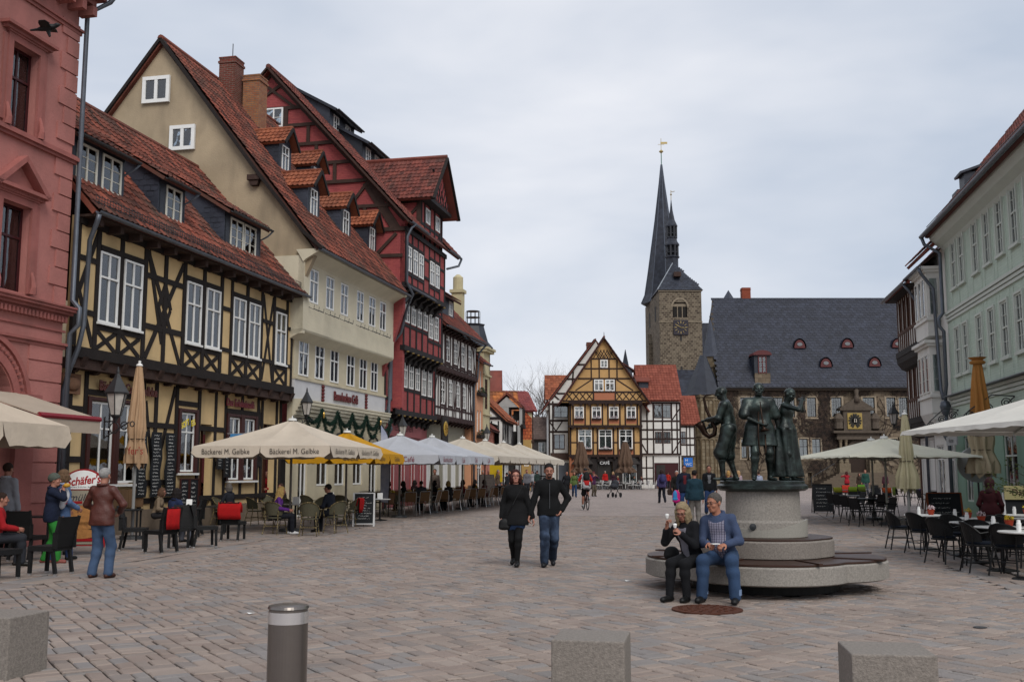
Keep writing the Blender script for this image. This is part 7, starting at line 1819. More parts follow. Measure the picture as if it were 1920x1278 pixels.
# ================================================================ FOUNTAIN WITH THREE BRONZE MUSICIANS
GRAN=M('grey_granite','88837c',.75,.34,40,.35,90,dirt=.18)
GRAN2=M('dark_granite','7a736c',.7,.36,48,.35,90,dirt=.12)
BRZ=M('bronze_patina','1b211f',.36,.4,5,.25,40,metal=.55,spec=.6,col2='2e3936')
RUST=M('bronze_seat','3d2a22',.45,.25,5,.1,30,metal=.35)
def quatre(R,lobe,n=96,a0=PI/4):
 """outline of four overlapping lobes"""
 out=[]
 for k in range(n):
  t=2*PI*k/n;best=0
  for q in range(4):
   a=a0+q*PI/2;cx,cy=(R-lobe)*math.cos(a),(R-lobe)*math.sin(a);b=cx*math.cos(t)+cy*math.sin(t);d=b*b-(cx*cx+cy*cy-lobe*lobe)
   if d > 0: best=max(best,b+math.sqrt(d))
  out.append((best*math.cos(t),best*math.sin(t)))
 return out
def ring_solid(b,outer,z0,z1,bevel=.02):
 n=len(outer);vs=[]
 for s,z in ((.97,z0),(1,z0+bevel),(1,z1-bevel),(.985,z1)): vs += [(x*s,y*s,z) for x,y in outer]
 b.add(vs,[(i+k*n,(i+1) % n+k*n,(i+1) % n+(k+1)*n,i+(k+1)*n) for k in range(3) for i in range(n)]+[tuple(range(n-1,-1,-1)),tuple(range(3*n,4*n))])
fx,fy=FOUNT
FR=empty('fountain',(fx,fy,0),0,'round granite fountain with a lobed bench and three dark bronze musicians standing on top','fountain')
MB().lathe([(1.02,0),(1.02,.2),(1.0,.24)],48).build('foot',M('wet_black_stone','151412',.5,.3,6),FR)
qo=quatre(1.69,1.12,96,-.19)
b=MB();ring_solid(b,qo,.17,.42);b.build('bench_ring',GRAN,FR,smooth=False)
b=MB();ring_solid(b,[(x*.985,y*.985) for x,y in qo],.42,.455,.006)
b.build('bench_top',RUST,FR)
b=MB()
for k in range(8): t=k*PI/4+.2;b.bar((1.0*math.cos(t),1.0*math.sin(t),.462),(1.68*math.cos(t),1.68*math.sin(t),.462),.16 if k % 2 else .05,.02)
b.build('seat_strips',M('bronze_strip','352118',.5,.25,8),FR)
b=MB();ring_solid(b,quatre(.98,.8,72,0),.45,.70);b.build('middle_drum',GRAN2,FR)
b=MB();ring_solid(b,quatre(.96,.78,72,0),.70,.725,.005);b.build('middle_cap',RUST,FR)
MB().lathe([(.60,.72),(.60,.93),(.585,.96),(.53,.96),(.52,1.36)],56).build('pedestal_drum',GRAN,FR,smooth=False)
b=MB()
for k in range(48):
 t0,t1=2*PI*k/48,2*PI*(k+1)/48;f_=lambda t: .90+.07*math.cos(2*t+.6)
 b.add([(.615*math.cos(t0),.615*math.sin(t0),.73),(.615*math.cos(t1),.615*math.sin(t1),.73),(.62*math.cos(t1),.62*math.sin(t1),f_(t1)),(.62*math.cos(t0),.62*math.sin(t0),f_(t0)),(.585*math.cos(t0),.585*math.sin(t0),f_(t0)),(.585*math.cos(t1),.585*math.sin(t1),f_(t1))],[(0,1,2,3),(3,2,5,4)])
b.build('basin_lip',M('light_granite','8b8880',.6,.15,60),FR)
MB().lathe([(.50,1.36),(.60,1.37),(.645,1.40),(.645,1.44),(.60,1.47),(.60,1.50),(.58,1.515)],56).build('bronze_plinth',BRZ,FR,smooth=False)
def statue(x,y,face,H,J,build,nm='statue'):
 s=H/1.75;o=link(nm,np_mesh(nm,build(J),BRZ),FR);o.location=(x,y,1.515);o.rotation_euler=(0,0,math.radians(-face));o.scale=(s*1.2,s*1.12,s);return o
hS=.016
def base_fig(J,shirt=0.,hem=None,trousers=0.,kneecut=False,arm=1.,bare=True,fold=.0022):
 lo,hi=bounds(J);f=Field(lo,hi,hS);torso(f,J,.0,False);legs(f,J,.0);arms(f,J,.0)
 for i in (0,1):
  an=J['an',i];d=Vector((.3*(1 if i else -1),1,0)).normalized();f.cap(an,an-Vector((0,0,.03)),.038,k=.02).cap(an-d*.03-Vector((0,0,.05)),an+d*.15-Vector((0,0,.055)),.034,.026,.02)
 out=[f.net(),mk_head(J,.009)]
 return out
J1=skeleton(hip=(0,0,.95),lean=6,feet=((-.1,.1,.08),(.1,-.08,.08)),hands=((-.04,.36,1.1),(.06,.33,.98)),nod=14,ehint=((-.8,-.6,-1),(.8,-.6,-1)))
def sax_build(J):
 o=base_fig(J);lo,hi=bounds(J);g=Field(lo,hi,hS);torso(g,J,.022);arms(g,J,.018,upto=.93);g.folds(.003,36.,1.);g.cut(tuple(J['hip']+Vector((0,0,-.05))),(0,0,-1));o.append(g.net())
 g=Field(lo,hi,hS);K=dict(J)
 for i in (0,1): K['an',i]=J['kn',i]+(J['an',i]-J['kn',i])*.12
 legs(g,K,.03,(.09,.08,.085));g.ell(tuple(J['hip']),(.17,.13,.13),J['R'],.05);g.folds(.003,34.,2.);o.append(g.net())
 for i in (0,1): o.append(mk_hand(J['wr',i],(J['wr',i]-J['el',i]),(0,0,-1),-1 if i else 1,60,.009,1.15))
 return o
SX=statue(-.47,-.05,-72,1.38,J1,sax_build)
b=MB();b.tube([(0,.16,1.56),(0,.24,1.58),(0,.36,1.57),(0,.40,1.52),(0,.36,1.3),(0,.28,1.1),(0,.22,.95),(0,.24,.84),(0,.32,.80),(0,.39,.86),(0,.44,.98),(0,.49,1.06)],[.009,.012,.016,.02,.025,.03,.036,.042,.046,.05,.065,.09],12)
for k in range(6): b.lathe([(.016,0),(.018,.015)],8,(.04,.36-.03*k,1.3-.09*k))
b.build('saxophone',M('dark_brass','2c1f17',.35,.3,6,metal=.7),SX,smooth=True)
J2=skeleton(hip=(0,0,.95),lean=0,feet=((-.16,-.05,.08),(.12,.08,.08)),hands=((-.32,-.02,.86),(.06,.2,1.0)),nod=4,yaw=6,ehint=((-1,-.5,-.2),(1,-.2,-.3)))
def tr_build(J):
 o=base_fig(J);lo,hi=bounds(J);g=Field(lo,hi,hS);torso(g,J,.03);arms(g,J,.035,upto=.45,cuff=.012)
 g.cap((-.07,0,.9),(-.1,0,.6),.15,.17,.08).cap((.07,0,.9),(.1,0,.6),.15,.17,.08);g.folds(.0035,30.,1.);g.cut((0,0,.60),(0,0,-1));o.append(g.net())
 for i in (0,1): o.append(mk_hand(J['wr',i],(J['wr',i]-J['el',i]),(-1 if i else 1,.3,0),-1 if i else 1,45,.009,1.2))
 return o
TR=statue(-.05,-.14,176,1.42,J2,tr_build)
b=MB();b.tube([(.04,.22,1.38),(.02,.23,1.1),(.0,.24,.92),(-.01,.25,.86)],[.008,.012,.018,.075],12);b.tube([(.06,.2,1.2),(.08,.22,.8),(.07,.22,.5),(.03,.24,.42),(-.02,.24,.5),(-.02,.23,.8)],.012,8);b.build('trumpet',M('dark_brass'),TR,smooth=True)
J3=skeleton(hip=(0,0,.95),lean=4,feet=((-.08,.1,.08),(.1,-.05,.08)),hands=((-.14,.24,1.46),(.02,.3,1.47)),nod=22,yaw=10,ehint=((-1,.1,-.6),(1,.4,-1)),fem=True)
def fl_build(J):
 o=base_fig(J);lo,hi=bounds(J);g=Field(lo,hi,hS);torso(g,J,.014);g.cut((0,0,1.42),(0,0,1))
 for i in (0,1): g.cap(J['hip']+Vector(((i*2-1)*.06,0,0)),(((i*2-1)*.13),(.14 if i == 0 else -.14),.1),.14,.12,.08)
 g.cap((0,0,.9),(0,.02,.1),.15,.17,.08);X,Y=g.ax[0][:,None,None],g.ax[1][None,:,None];Z=g.ax[2][None,None,:];g.f=g.f+np.where(Z < .95,.016*np.sin(9*np.arctan2(Y,X)+4*Z),0);g.cut((0,0,.06),(0,0,-1));o.append(g.net())
 for i in (0,1): o.append(mk_hand(J['wr',i],(J['wr',i]-J['el',i]),(0,-.4,-1),-1 if i else 1,55,.009,1.1))
 return o
FL=statue(.36,.0,118,1.36,J3,fl_build)
MB().tube([(-.22,.33,1.55),(.12,.34,1.56),(.24,.34,1.56)],.011,8).build('flute',M('dark_brass'),FL)
b=MB();o_=b.lathe([(.0,0),(.04,0),(.05,.02),(.0,.03)],10).build('spout_rosette',M('spout_dark','25292c',.5),FR);o_.matrix_local=Matrix.Translation((-.28,-.55,.88)) @ Matrix.Rotation(PI/2,4,'X')
p=gp(1326,1143);r=empty('manhole_cover',(p.x,p.y,0),0,'rusty round manhole cover set in the paving in front of the fountain','manhole cover')
MB().lathe([(.0,0),(.42,0),(.42,.016),(.0,.02)],32).build('rim',M('rust','4c2a1c',.85,.3,14,.6,60),r)
b=MB()
for rr in (.12,.22,.32):
 for k in range(int(rr*60)): t=2*PI*k/int(rr*60);b.cbox((rr*math.cos(t),rr*math.sin(t),.023),(.035,.035,.012))
tag(b.build('cast_studs',M('rust'),r),kind='stuff')
def block(px0,px1,ytop_front,d,dep,rot,H,label,wdt=None):
 c=at((px0+px1)/2,1200,d);w=(px1-px0)/FPX*d if wdt is None else wdt
 r=empty('granite_block',(c.x,d+dep/2,0),rot,label,'stone bollard','granite blocks along the near edge of the square')
 o=MB().box(-w/2,w/2,-dep/2,dep/2,-.25,H).build('block',GRAN2,r);m=o.modifiers.new('bevel','BEVEL');m.width=.008;m.segments=2
 return r
def gblock(nl,ang,w,label):
 a=math.radians(ang);ux=Vector((math.cos(a),math.sin(a),0));uy=Vector((-ux.y,ux.x,0));c=Vector((*nl,0))+ux*w/2+uy*w/2
 r=empty('granite_block',c,a,label,'stone bollard','granite blocks along the near edge of the square')
 o=MB().box(-w/2,w/2,-w/2,w/2,-.3,.48).build('block',GRAN2,r);m=o.modifiers.new('bevel','BEVEL');m.width=.011;m.segments=2
gblock((-4.47,8.62),-14,.48,'speckled granite block cut by the left edge of the picture')
gblock((.27,7.42),-11,.51,'speckled granite block in the bottom middle, right of the steel bollard')
gblock((2.17,6.85),-8,.53,'speckled granite block in the bottom right corner, below the fountain')
r=empty('steel_bollard',at(541,1140,7.1).xy.to_3d(),0,'round brushed stainless steel bollard standing in the foreground','bollard')
SS=M('brushed_steel',(.2,.18,.165),.3,.08,3,.05,20,metal=.9);SB=M('bright_steel',(.75,.75,.75),.25,.05,5,metal=.9)
MB().lathe([(.131,-.1),(.131,.64)],40).build('shaft',SS,r,smooth=False);MB().lathe([(.134,.64),(.134,.715)],40).build('band',SB,r,smooth=False)
MB().lathe([(.128,.715),(.128,.73),(.136,.735),(.13,.752),(.08,.76),(.0,.762)],40).build('cap',SS,r)
auto_smooth(r.children[0],50)
def cloth(n,c,**k): return M('canvas_'+n,c,.9,.09,1.5,.55,7,**k)
def parasol(label,c,ang,half,zr,za,col,val=.3,words=None,wcol='3a3430',group='open parasols of the street cafes',pole='6a655e',wsize=.2,ribs=True,scal=True,wind=1):
 """square market parasol; ang = heading of its local y axis"""
 r=empty('parasol',(c[0],c[1],0),ang,label,'parasol',group);mat=cloth(col,col);b=MB()
 P=[(-1,-1),(0,-1),(1,-1),(1,0),(1,1),(0,1),(-1,1),(-1,0)];n=6
 for k in range(8):
  a,d=Vector((*P[k],0))*half,Vector((*P[(k+1) % 8],0))*half;rows=[]
  for i in range(n+1):
   t=i/n;row=[]
   for j in range(n+1):
    u=j/n;p=(a*(1-u)+d*u)*t;z=za-(za-zr)*t-.05*math.sin(PI*t)*math.sin(PI*u)-.035*math.sin(PI*t);row.append((p.x,p.y,z))
   rows.append(row)
  b.grid(rows)
 b.build('canopy',mat,r,smooth=True)
 b=MB()
 for k in range(8):
  a,d=Vector((*P[k],0))*half,Vector((*P[(k+1) % 8],0))*half;top=[];mid=[];bot=[]
  nn=a.lerp(d,.5).normalized()
  for j in range(13):
   u=j/12;p=a.lerp(d,u);e=min(u,1-u);cut=.5*max(0,.08-e)/.08 if scal else 0;hh=val*(1-cut*.8);o=nn*(.05+.015*math.sin(u*17+k))
   top.append((p.x,p.y,zr+.005));q=p+o*.5;mid.append((q.x,q.y,zr-hh*.5));q=p+o;bot.append((q.x,q.y,zr-hh+.012*math.sin(u*23+k)))
  b.grid([top,mid,bot])
 b.build('valance',mat,r,smooth=True)
 if words:
  wm=M('print_'+wcol,wcol,.8)
  for k,t in words:
   a,d=Vector((*P[k],0))*half,Vector((*P[(k+1) % 8],0))*half;m_=a.lerp(d,.5);nn=Vector((round(m_.x/half) if abs(m_.x) > abs(m_.y) else 0,round(m_.y/half) if abs(m_.y) > abs(m_.x) else 0,0));q=m_+nn*.05
   rz=math.atan2((d-a).y,(d-a).x);text_obj(t,wsize,wm,r,Matrix.Translation((q.x,q.y,zr-val*.5)) @ Matrix.Rotation(rz,4,'Z') @ Matrix.Rotation(PI/2,4,'X'),sx=.88)
 pm=M('pole_'+pole,pole,.5,.15,5);MB().tube([(0,0,0),(0,0,za-.05)],.035,10).build('pole',pm,r)
 MB().lathe([(.0,.05),(.1,.04),(.12,.015),(.13,-.03)],16,(0,0,za)).build('cap',cloth('cap',(.6,.6,.58)),r);MB().lathe([(.015,.05),(.025,.07),(.02,.1),(.0,.11)],8,(0,0,za)).build('finial',WHITE,r)
 if ribs:
  for k in range(8): a=Vector((*P[k],0))*half;MB().bar((0,0,za-.12),(a.x*.99,a.y*.99,zr-.02),.03,.02).build('rib',pm,r)
  for k in range(8): a=Vector((*P[k],0))*half;MB().bar((0,0,zr-.15),(a.x*.5,a.y*.5,(za+zr)/2-.1),.025).build('strut',pm,r)
 MB().lathe([(.3,0),(.28,.08),(.06,.1),(.05,.3)],16).build('base',IRON,r)
 return r
def folded(label,c,H,z0,col,rad=.27,tie=None,ztop=None,tipcol=None,group='closed parasols',flare=1.0,words=None,pole='8a8a88'):
 r=empty('closed_parasol',(c[0],c[1],0),.3,label,'parasol',group);mat=cloth(col,col);tie=tie or z0+.55*1.2
 rg=random.Random(int(H*100));ph=rg.random()*6
 def rf(t,i,rr): zz=prof[i][1];k=(zz-z0)/(H-z0);a=.18*(1-k)**.6+.1;return rr*(1+a*math.sin(8*t+ph+.8*math.sin(3*zz))+.05*math.sin(13*t+4*zz))
 prof=[]
 for i in range(33):
  k=i/32;z=z0+(H-z0)*k;rr=rad*((1-k)**.75*.78+.24)
  if z < tie: rr=rad*(.62+.5*flare*min(1,(tie-z)/.45))
  elif z < tie+.35: rr=rad*(.62+(rr/rad-.62)*((z-tie)/.35)**.6)
  prof.append((rr,z))
 split=None
 if tipcol:
  ks=int(32*.52);p2=prof[ks:];p1=prof[:ks+1]
  full=prof;prof=p1;MB().lathe(p1,64,rf=rf,cap=False).build('cloth',mat,r,smooth=True);prof=p2;MB().lathe(p2,64,rf=rf,cap=False).build('cloth_top',cloth(tipcol,tipcol),r,smooth=True)
  prof=full
  b=MB();b.lathe([(.2,-.0),(.24,.06),(.15,.12),(.27,.2)],16,(0,0,H-.1),rf=lambda t,i,q: q*(1+.15*math.sin(8*t)));b.build('frill',cloth(tipcol,tipcol),r)
 else: MB().lathe(prof,64,rf=rf,cap=False).build('cloth',mat,r,smooth=True)
 b=MB()
 for k in range(4): a=k*PI/2+.5;x,y=rad*.95*math.cos(a),rad*.95*math.sin(a);s=Vector((-math.sin(a),math.cos(a),0))*rad*.55;b.strip([(x*1.02-s.x,y*1.02-s.y,z0+.35),(x*1.12,y*1.12,z0+.4),(x*1.02+s.x,y*1.02+s.y,z0+.35)],[(x*.75-s.x*.6,y*.75-s.y*.6,z0-.03),(x*1.0,y*1.0,z0-.16),(x*.75+s.x*.6,y*.75+s.y*.6,z0-.03)])
 b.build('corner_flap',mat,r,smooth=True)
 MB().tube([(rad*.75*math.cos(t),rad*.75*math.sin(t),tie) for t in [k*PI/10 for k in range(21)]],.012,5).build('strap',M('strap','3a3028',.8),r)
 MB().tube([(0,0,0),(0,0,H-.1)],.04,10).build('pole',M('pole_'+pole,pole,.5),r);MB().lathe([(rad*.35,0),(rad*.3,.04),(.03,.07),(.04,.12),(.0,.14)],12,(0,0,H-.02)).build('cap',WHITE,r)
 MB().lathe([(.3,0),(.28,.08),(.06,.1)],16).build('base',IRON,r)
 if words:
  for t,z,s,cc in words: a=math.atan2(-c[1],-c[0])-.3;text_obj(t,s,M('print_'+cc,cc,.8),r,Matrix.Rotation(a+PI/2,4,'Z') @ Matrix.Translation((0,-rad*1.28 if z < tie else -rad*1.1,z)) @ Matrix.Rotation(PI/2,4,'X'),sx=.8)
 return r
AL=LRZ-PI/2
row0=Vector((-6.2,29.4));dr=Vector((.2153,.9765))
bg_='Bäckerei M. Gelbke'
parasol('big cream parasol printed with the bakery name, nearest in the long row',row0,AL,1.95,2.32,3.1,'bcb0a0',words=[(0,bg_),(1,bg_),(2,bg_),(3,bg_)],wsize=.2)
parasol('yellow parasol tucked behind the cream bakery parasol',row0+dr*4.2,AL,1.42,2.2,2.92,'b08010',words=[(1,'Gelbke'),(2,'Gelbke'),(3,'Gelbke')],wsize=.2)
parasol('pale grey parasol with red cake cafe lettering, first of the two grey ones',row0+dr*9.2+Vector((.1,0)),AL,2.1,2.22,3.0,'a6a8ae',words=[(1,'Café'),(2,'Baumkuchen'),(3,'Café')],wcol='7a1c2c',wsize=.26)
parasol('pale grey parasol with red cake cafe lettering, second of the two grey ones',row0+dr*13.6,AL,2.1,2.25,3.08,'a6a8ae',words=[(1,'Café'),(2,'Café'),(3,'Café')],wcol='7a1c2c',wsize=.26)
for k,(t,nm) in enumerate(((17.8,'nearest of the four plain ones'),(22,'second of the four plain ones'),(26,'third of the four plain ones'),(30,'farthest of the four plain ones'))):
 parasol('plain cream parasol with a wavy valance, %s' % nm,row0+dr*t+Vector((.15,0)),AL,2.15,2.32,3.16+.02*k,'b5ac9e',val=.28,group='plain cream parasols in a row',scal=True)
parasol('cream parasol with red script lettering at the left edge',(-10.95,18.7),AL+.05,2.0,2.52,3.55,'bcae9c',val=.42,words=[(1,'Schäfer\'s'),(0,'Schäfer\'s')],wcol='8a1a1c',wsize=.3)
r=empty('awning',lpt(-1.5,-.35,3.0),LRZ,'cream awning with a red front bar above the bakery counter, left edge','awning')
slab(r,'cloth',cloth('a89a8a','a89a8a'),[(-2.5,0,.35),(-.5,0,.35),(-.5,-1.9,-.22),(-2.5,-1.9,-.22)],.02);MB().tube([(-2.5,-1.9,-.24),(-.5,-1.9,-.24)],.06,8).build('front_bar',M('awning_red','7c1c28',.5),r);MB().box(-2.5,-.5,-1.92,-1.9,-.55,-.28).build('valance',cloth('a89a8a','a89a8a'),r)
folded('closed cream parasol with red script, behind the man in the brown jacket',gp(247,1010).xy,4.3,1.85,'a88a6c',.24,2.45,words=[("fer's",2.15,.26,'8a1a1c')],flare=.7)
folded('closed ivory parasol between the open white ones and the round white tables',gp(1706,990).xy,3.35,1.15,'b4ac8c',.24,1.95)
folded('closed orange and cream beer parasol beside the mint house',gp(1850,988).xy,5.0,1.6,'a5977d',.38,2.3,tipcol='a8743c',flare=.9,words=[('PILSENER',2.75,.2,'2a2624'),('HERRSCH',2.98,.2,'2a2624')])
for k,px in enumerate((1090,1173)): folded('closed brown parasol in front of the golden cafe, %s one' % ('left' if not k else 'right'),gp(px,917).xy,4.6,1.6,'584538',.75,2.2,group='closed brown parasols at the golden cafe',pole='b0b0ac')
parasol('open white parasol by the town hall square, rear left of the two',(12.55,36.5),.1,1.95,2.2,2.76,'c4c2b2',val=.05,scal=False,group='open white parasols',pole='9a9a90')
parasol('open white parasol by the town hall square, front right of the two',(11.76,33.0),.1,2.05,2.12,2.72,'c4c2b2',val=.05,scal=False,group='open white parasols',pole='9a9a90')
parasol('large open white parasol with an orange crown, cut by the right edge',(10.0,18.3),.05,2.25,2.42,3.2,'c6c3bb',val=.08,scal=False,group='open white parasols',pole='9a9a90')
WK=M('black_wicker','131314',.6,.3,60,.6,130);SEAG=M('olive_wicker','4d4a3a',.75,.3,50,.5,110);BAMB=M('bamboo_dark','2c241a',.5,.5,30,.2,60,col2='8a7a52');ALU=M('aluminium',(.5,.5,.5),.35,.05,5,metal=.8);TANW=M('tan_wicker','6e5338',.7,.2,40,.4,100);BLKM=M('black_steel','0e0f11',.45,.2,20);NAVY=M('navy_cushion','141c28',.9,.2,20,.3,60);WOOD=M('dark_wood','2a1d15',.6,.25,6,.3,30);REDB=M('red_fleece','a01214',.95,.12,12,.5,60)
def ch_wicker():
 r=empty('wicker_chair');MB().box(-.24,.24,-.23,.24,.38,.46).build('seat',WK,r)
 b=MB();[b.strip([(x,y,z) for x in (-.23,0,.23)],[(x,y2,z2) for x in (-.23,0,.23)]) for y,z,y2,z2 in ((-.21,.44,-.25,.66),(-.25,.66,-.32,.92),(-.25,.44,-.29,.66),(-.29,.66,-.36,.92),(-.32,.92,-.36,.92))];b.box(-.24,-.21,-.30,-.22,.42,.68);b.box(.21,.24,-.30,-.22,.42,.68);b.bar((-.225,-.27,.66),(-.225,-.34,.93),.03,.05);b.bar((.225,-.27,.66),(.225,-.34,.93),.03,.05);b.build('backrest',WK,r)
 for x in (-.2,.2):
  for y,y2 in ((.2,.21),(-.2,-.27)):
   MB().bar((x,y,.4),(x,y2,.03),.05).build('leg',WK,r);MB().box(x-.02,x+.02,y2-.02,y2+.02,0,.035).build('foot',ALU,r)
 return r
def ch_bistro(sm,lm,arms_=True,nm='bistro_chair',cush=None,hi=.86):
 r=empty(nm);MB().lathe([(.0,.0),(.22,.0),(.225,.02),(.21,.035),(0,.04)],20,(0,0,.42)).build('seat',sm,r)
 b=MB();A=[math.radians(-90+a) for a in range(-80,81,16)]
 lo=[(.24*math.cos(a),.23*math.sin(a)-.0,.5) for a in A];up=[(.27*math.cos(a),.27*math.sin(a)-.03,hi-.18*(abs(math.degrees(a)+90)/80)**2.2) for a in A];b.strip(lo,up);b.build('backrest',sm,r)
 b=MB();b.tube([(x,y-.005,z) for x,y,z in up],.014,6);
 if arms_:
  for s in (-1,1): b.tube([(s*abs(up[0][0]),up[0][1],up[0][2]),(s*.27,.1,.67),(s*.26,.2,.62),(s*.22,.2,.45)],.014,6)
 b.build('back_frame',lm,r)
 for s in (-1,1): MB().tube([(s*.17,.16,.43),(s*.22,.23,0)],.014,6).build('leg',lm,r);MB().tube([(s*.2,-.2,.62),(s*.18,-.18,.42),(s*.23,-.27,0)],.014,6).build('leg',lm,r)
 b=MB();b.tube([(-.2,.2,.22),(.2,.2,.22)],.009,5);b.tube([(-.2,-.22,.22),(.2,-.22,.22)],.009,5);b.tube([(-.2,.2,.24),(-.2,-.22,.24)],.009,5);b.tube([(.2,.2,.24),(.2,-.22,.24)],.009,5);b.build('stretcher',lm,r)
 if cush: MB().lathe([(0,0),(.2,0),(.21,.02),(.19,.04),(0,.045)],18,(0,0,.46)).build('cushion',cush,r)
 return r
def ch_cafe(bm,fm,nm):
 r=empty(nm);MB().box(-.22,.22,-.2,.22,.43,.46).build('seat',bm,r);b=MB();b.add([(-.2,-.2,.5),(.2,-.2,.5),(.2,-.3,.86),(-.2,-.3,.86),(-.2,-.22,.5),(.2,-.22,.5),(.2,-.32,.86),(-.2,-.32,.86)],[(0,1,2,3),(7,6,5,4),(0,3,7,4),(1,5,6,2),(2,6,7,3)]);b.build('backrest',bm,r)
 b=MB();b.tube([(-.22,-.3,.84),(-.2,-.32,.89),(.2,-.32,.89),(.22,-.3,.84)],.013,6)
 for s in (-1,1): b.tube([(s*.22,-.31,.87),(s*.22,-.2,.45)],.013,6);b.tube([(s*.22,-.26,.68),(s*.25,.1,.67),(s*.24,.2,.44)],.013,6)
 b.build('back_frame',fm,r)
 for s in (-1,1): MB().tube([(s*.22,.2,.44),(s*.24,.26,0)],.013,6).build('leg',fm,r);MB().tube([(s*.22,-.18,.44),(s*.24,-.3,0)],.013,6).build('leg',fm,r)
 return r
def tb_round(top,R=.38,z=.73,leg=BLKM,nm='round_table'):
 r=empty(nm);MB().lathe([(0,0),(R-.02,0),(R,.01),(R,.025),(R-.01,.03),(0,.03)],28,(0,0,z-.03)).build('tabletop',top,r);MB().tube([(0,0,.03),(0,0,z-.03)],.032,8).build('leg',leg,r);MB().lathe([(.26,0),(.24,.02),(.05,.045),(.03,.06)],16).build('foot',leg,r);return r
def tb_rect(top,nm='square_table',w=.7,d=.7,z=.74):
 r=empty(nm);MB().box(-w/2,w/2,-d/2,d/2,z-.03,z).build('tabletop',top,r)
 for x in (-w/2+.05,w/2-.05):
  for y in (-d/2+.05,d/2-.05): MB().box(x-.02,x+.02,y-.02,y+.02,0,z-.03).build('leg',BLKM,r)
 return r
def placer(proto,cat,group):
 ch=child_map(proto);st=[0]
 def put(x,y,face,label):
  o=proto if st[0] == 0 else copy_tree(proto,None,ch);st[0]=1
  o.location=(x,y,0);o.rotation_euler=(0,0,math.radians(-face));tag(o,label,cat,group);return o
 return put
# ================================================================ PLACING THE FURNITURE
WHT=M('white_tabletop',(.62,.62,.6),.35,.06,4);GREYT=M('grey_tabletop','4a4e52',.4,.15,4);WODT=M('wood_tabletop','4a3424',.6,.25,5)
GW='black wicker chairs of the left cafe';put=placer(ch_wicker(),'chair',GW);wick=[]
for px,py,f,l in ((92,1076,-75,'black wicker chair nearest the camera, just left of the woman in green trousers'),(50,1050,8,'black wicker chair with its back to the camera, behind the nearest one'),(-6,1086,20,'black wicker chair cut by the left edge, red fleece on its back'),
 (108,1010,170,'black wicker chair left of the lit pedestal, behind the woman in green'),(20,1012,100,'black wicker chair by the pink pilaster'),(252,1030,80,'black wicker chair right of the man in the brown jacket, side on'),(300,1036,-60,'black wicker chair with a red fleece over its back, nearer the man in brown'),
 (338,1028,175,'black wicker chair facing the camera beside the woman in the blue quilted jacket'),(383,1025,62,'black wicker chair standing free, side on, between the two red fleeces'),(437,1013,4,'black wicker chair with a big red fleece facing the camera'),(368,985,180,'black wicker chair behind the free-standing one'),(410,980,150,'black wicker chair behind the big red fleece'),(262,985,130,'black wicker chair beside the closed cream parasol'),(135,1000,100,'black wicker chair behind the advertising stand'),(5,1045,60,'black wicker chair beside the seated person in red'),(320,985,90,'black wicker chair under the middle wavy menu'),(356,1004,-90,'black wicker chair at the table with the white menu card'),(222,1000,90,'black wicker chair hidden behind the man in brown')):
 p=gp(px,py);wick.append(put(p.x,p.y,f,l))
def fleece(ch,label,w=.46,dz=.9,col=None,cat='blanket',group='fleece blankets on the chairs',drop=.42):
 r=empty('blanket',ch.location,ch.rotation_euler.z,label,cat,group);b=MB();A=[];n=12
 for t,(y,z) in enumerate(((-.21,dz-.22),(-.245,dz-.08),(-.28,dz+.01),(-.32,dz+.022),(-.355,dz-.01),(-.362,dz-.14),(-.35,dz-drop*.7),(-.335,dz-drop))): A.append([(-w/2+w*i/n+.012*math.sin(t*2),y-.004*math.sin(i*1.1+t),z+.004*math.sin(i*1.3)) for i in range(n+1)])
 b.grid(A)
 o=b.build('fleece',col or REDB,r,smooth=True);m=o.modifiers.new('solid','SOLIDIFY');m.thickness=.012;return r
fleece(wick[2],'red fleece on the chair cut by the left edge');fleece(wick[6],'folded red fleece with fringe on the chair right of the man in brown',.34);fleece(wick[9],'large bright red fleece with its flap towards the camera',.56,drop=.38);fleece(wick[11],'red fleece behind the large bright one');fleece(wick[3],'red fleece behind the woman in green trousers')
TG='dark cafe tables on the left';put=placer(tb_rect(M('dark_tabletop','17181a',.4),w=.75,d=.75),'table',TG)
for px,py,l in ((62,1035,'dark square table among the wicker chairs at the left edge'),(232,1012,'dark square table right behind the man in brown'),(345,1008,'dark square table with a white menu card'),(398,1000,'dark square table beside the large red fleece')): p=gp(px,py);put(p.x,p.y,78,l)
def small(nm,label,cat,loc,fn,group=None):
 r=empty(nm,loc,.1,label,cat,group);fn(r);return r
p=gp(345,1008);small('menu_card','white folded menu card standing on the dark table','menu card',(p.x+.1,p.y,.74),lambda r: MB().prism([(-.06,0),(.06,0),(0,.22)],'x',-.07,.07).build('card',WHITE,r))
GB='olive wicker bistro chairs under the bakery parasol';put=placer(ch_bistro(SEAG,BAMB),'chair',GB);bis=[]
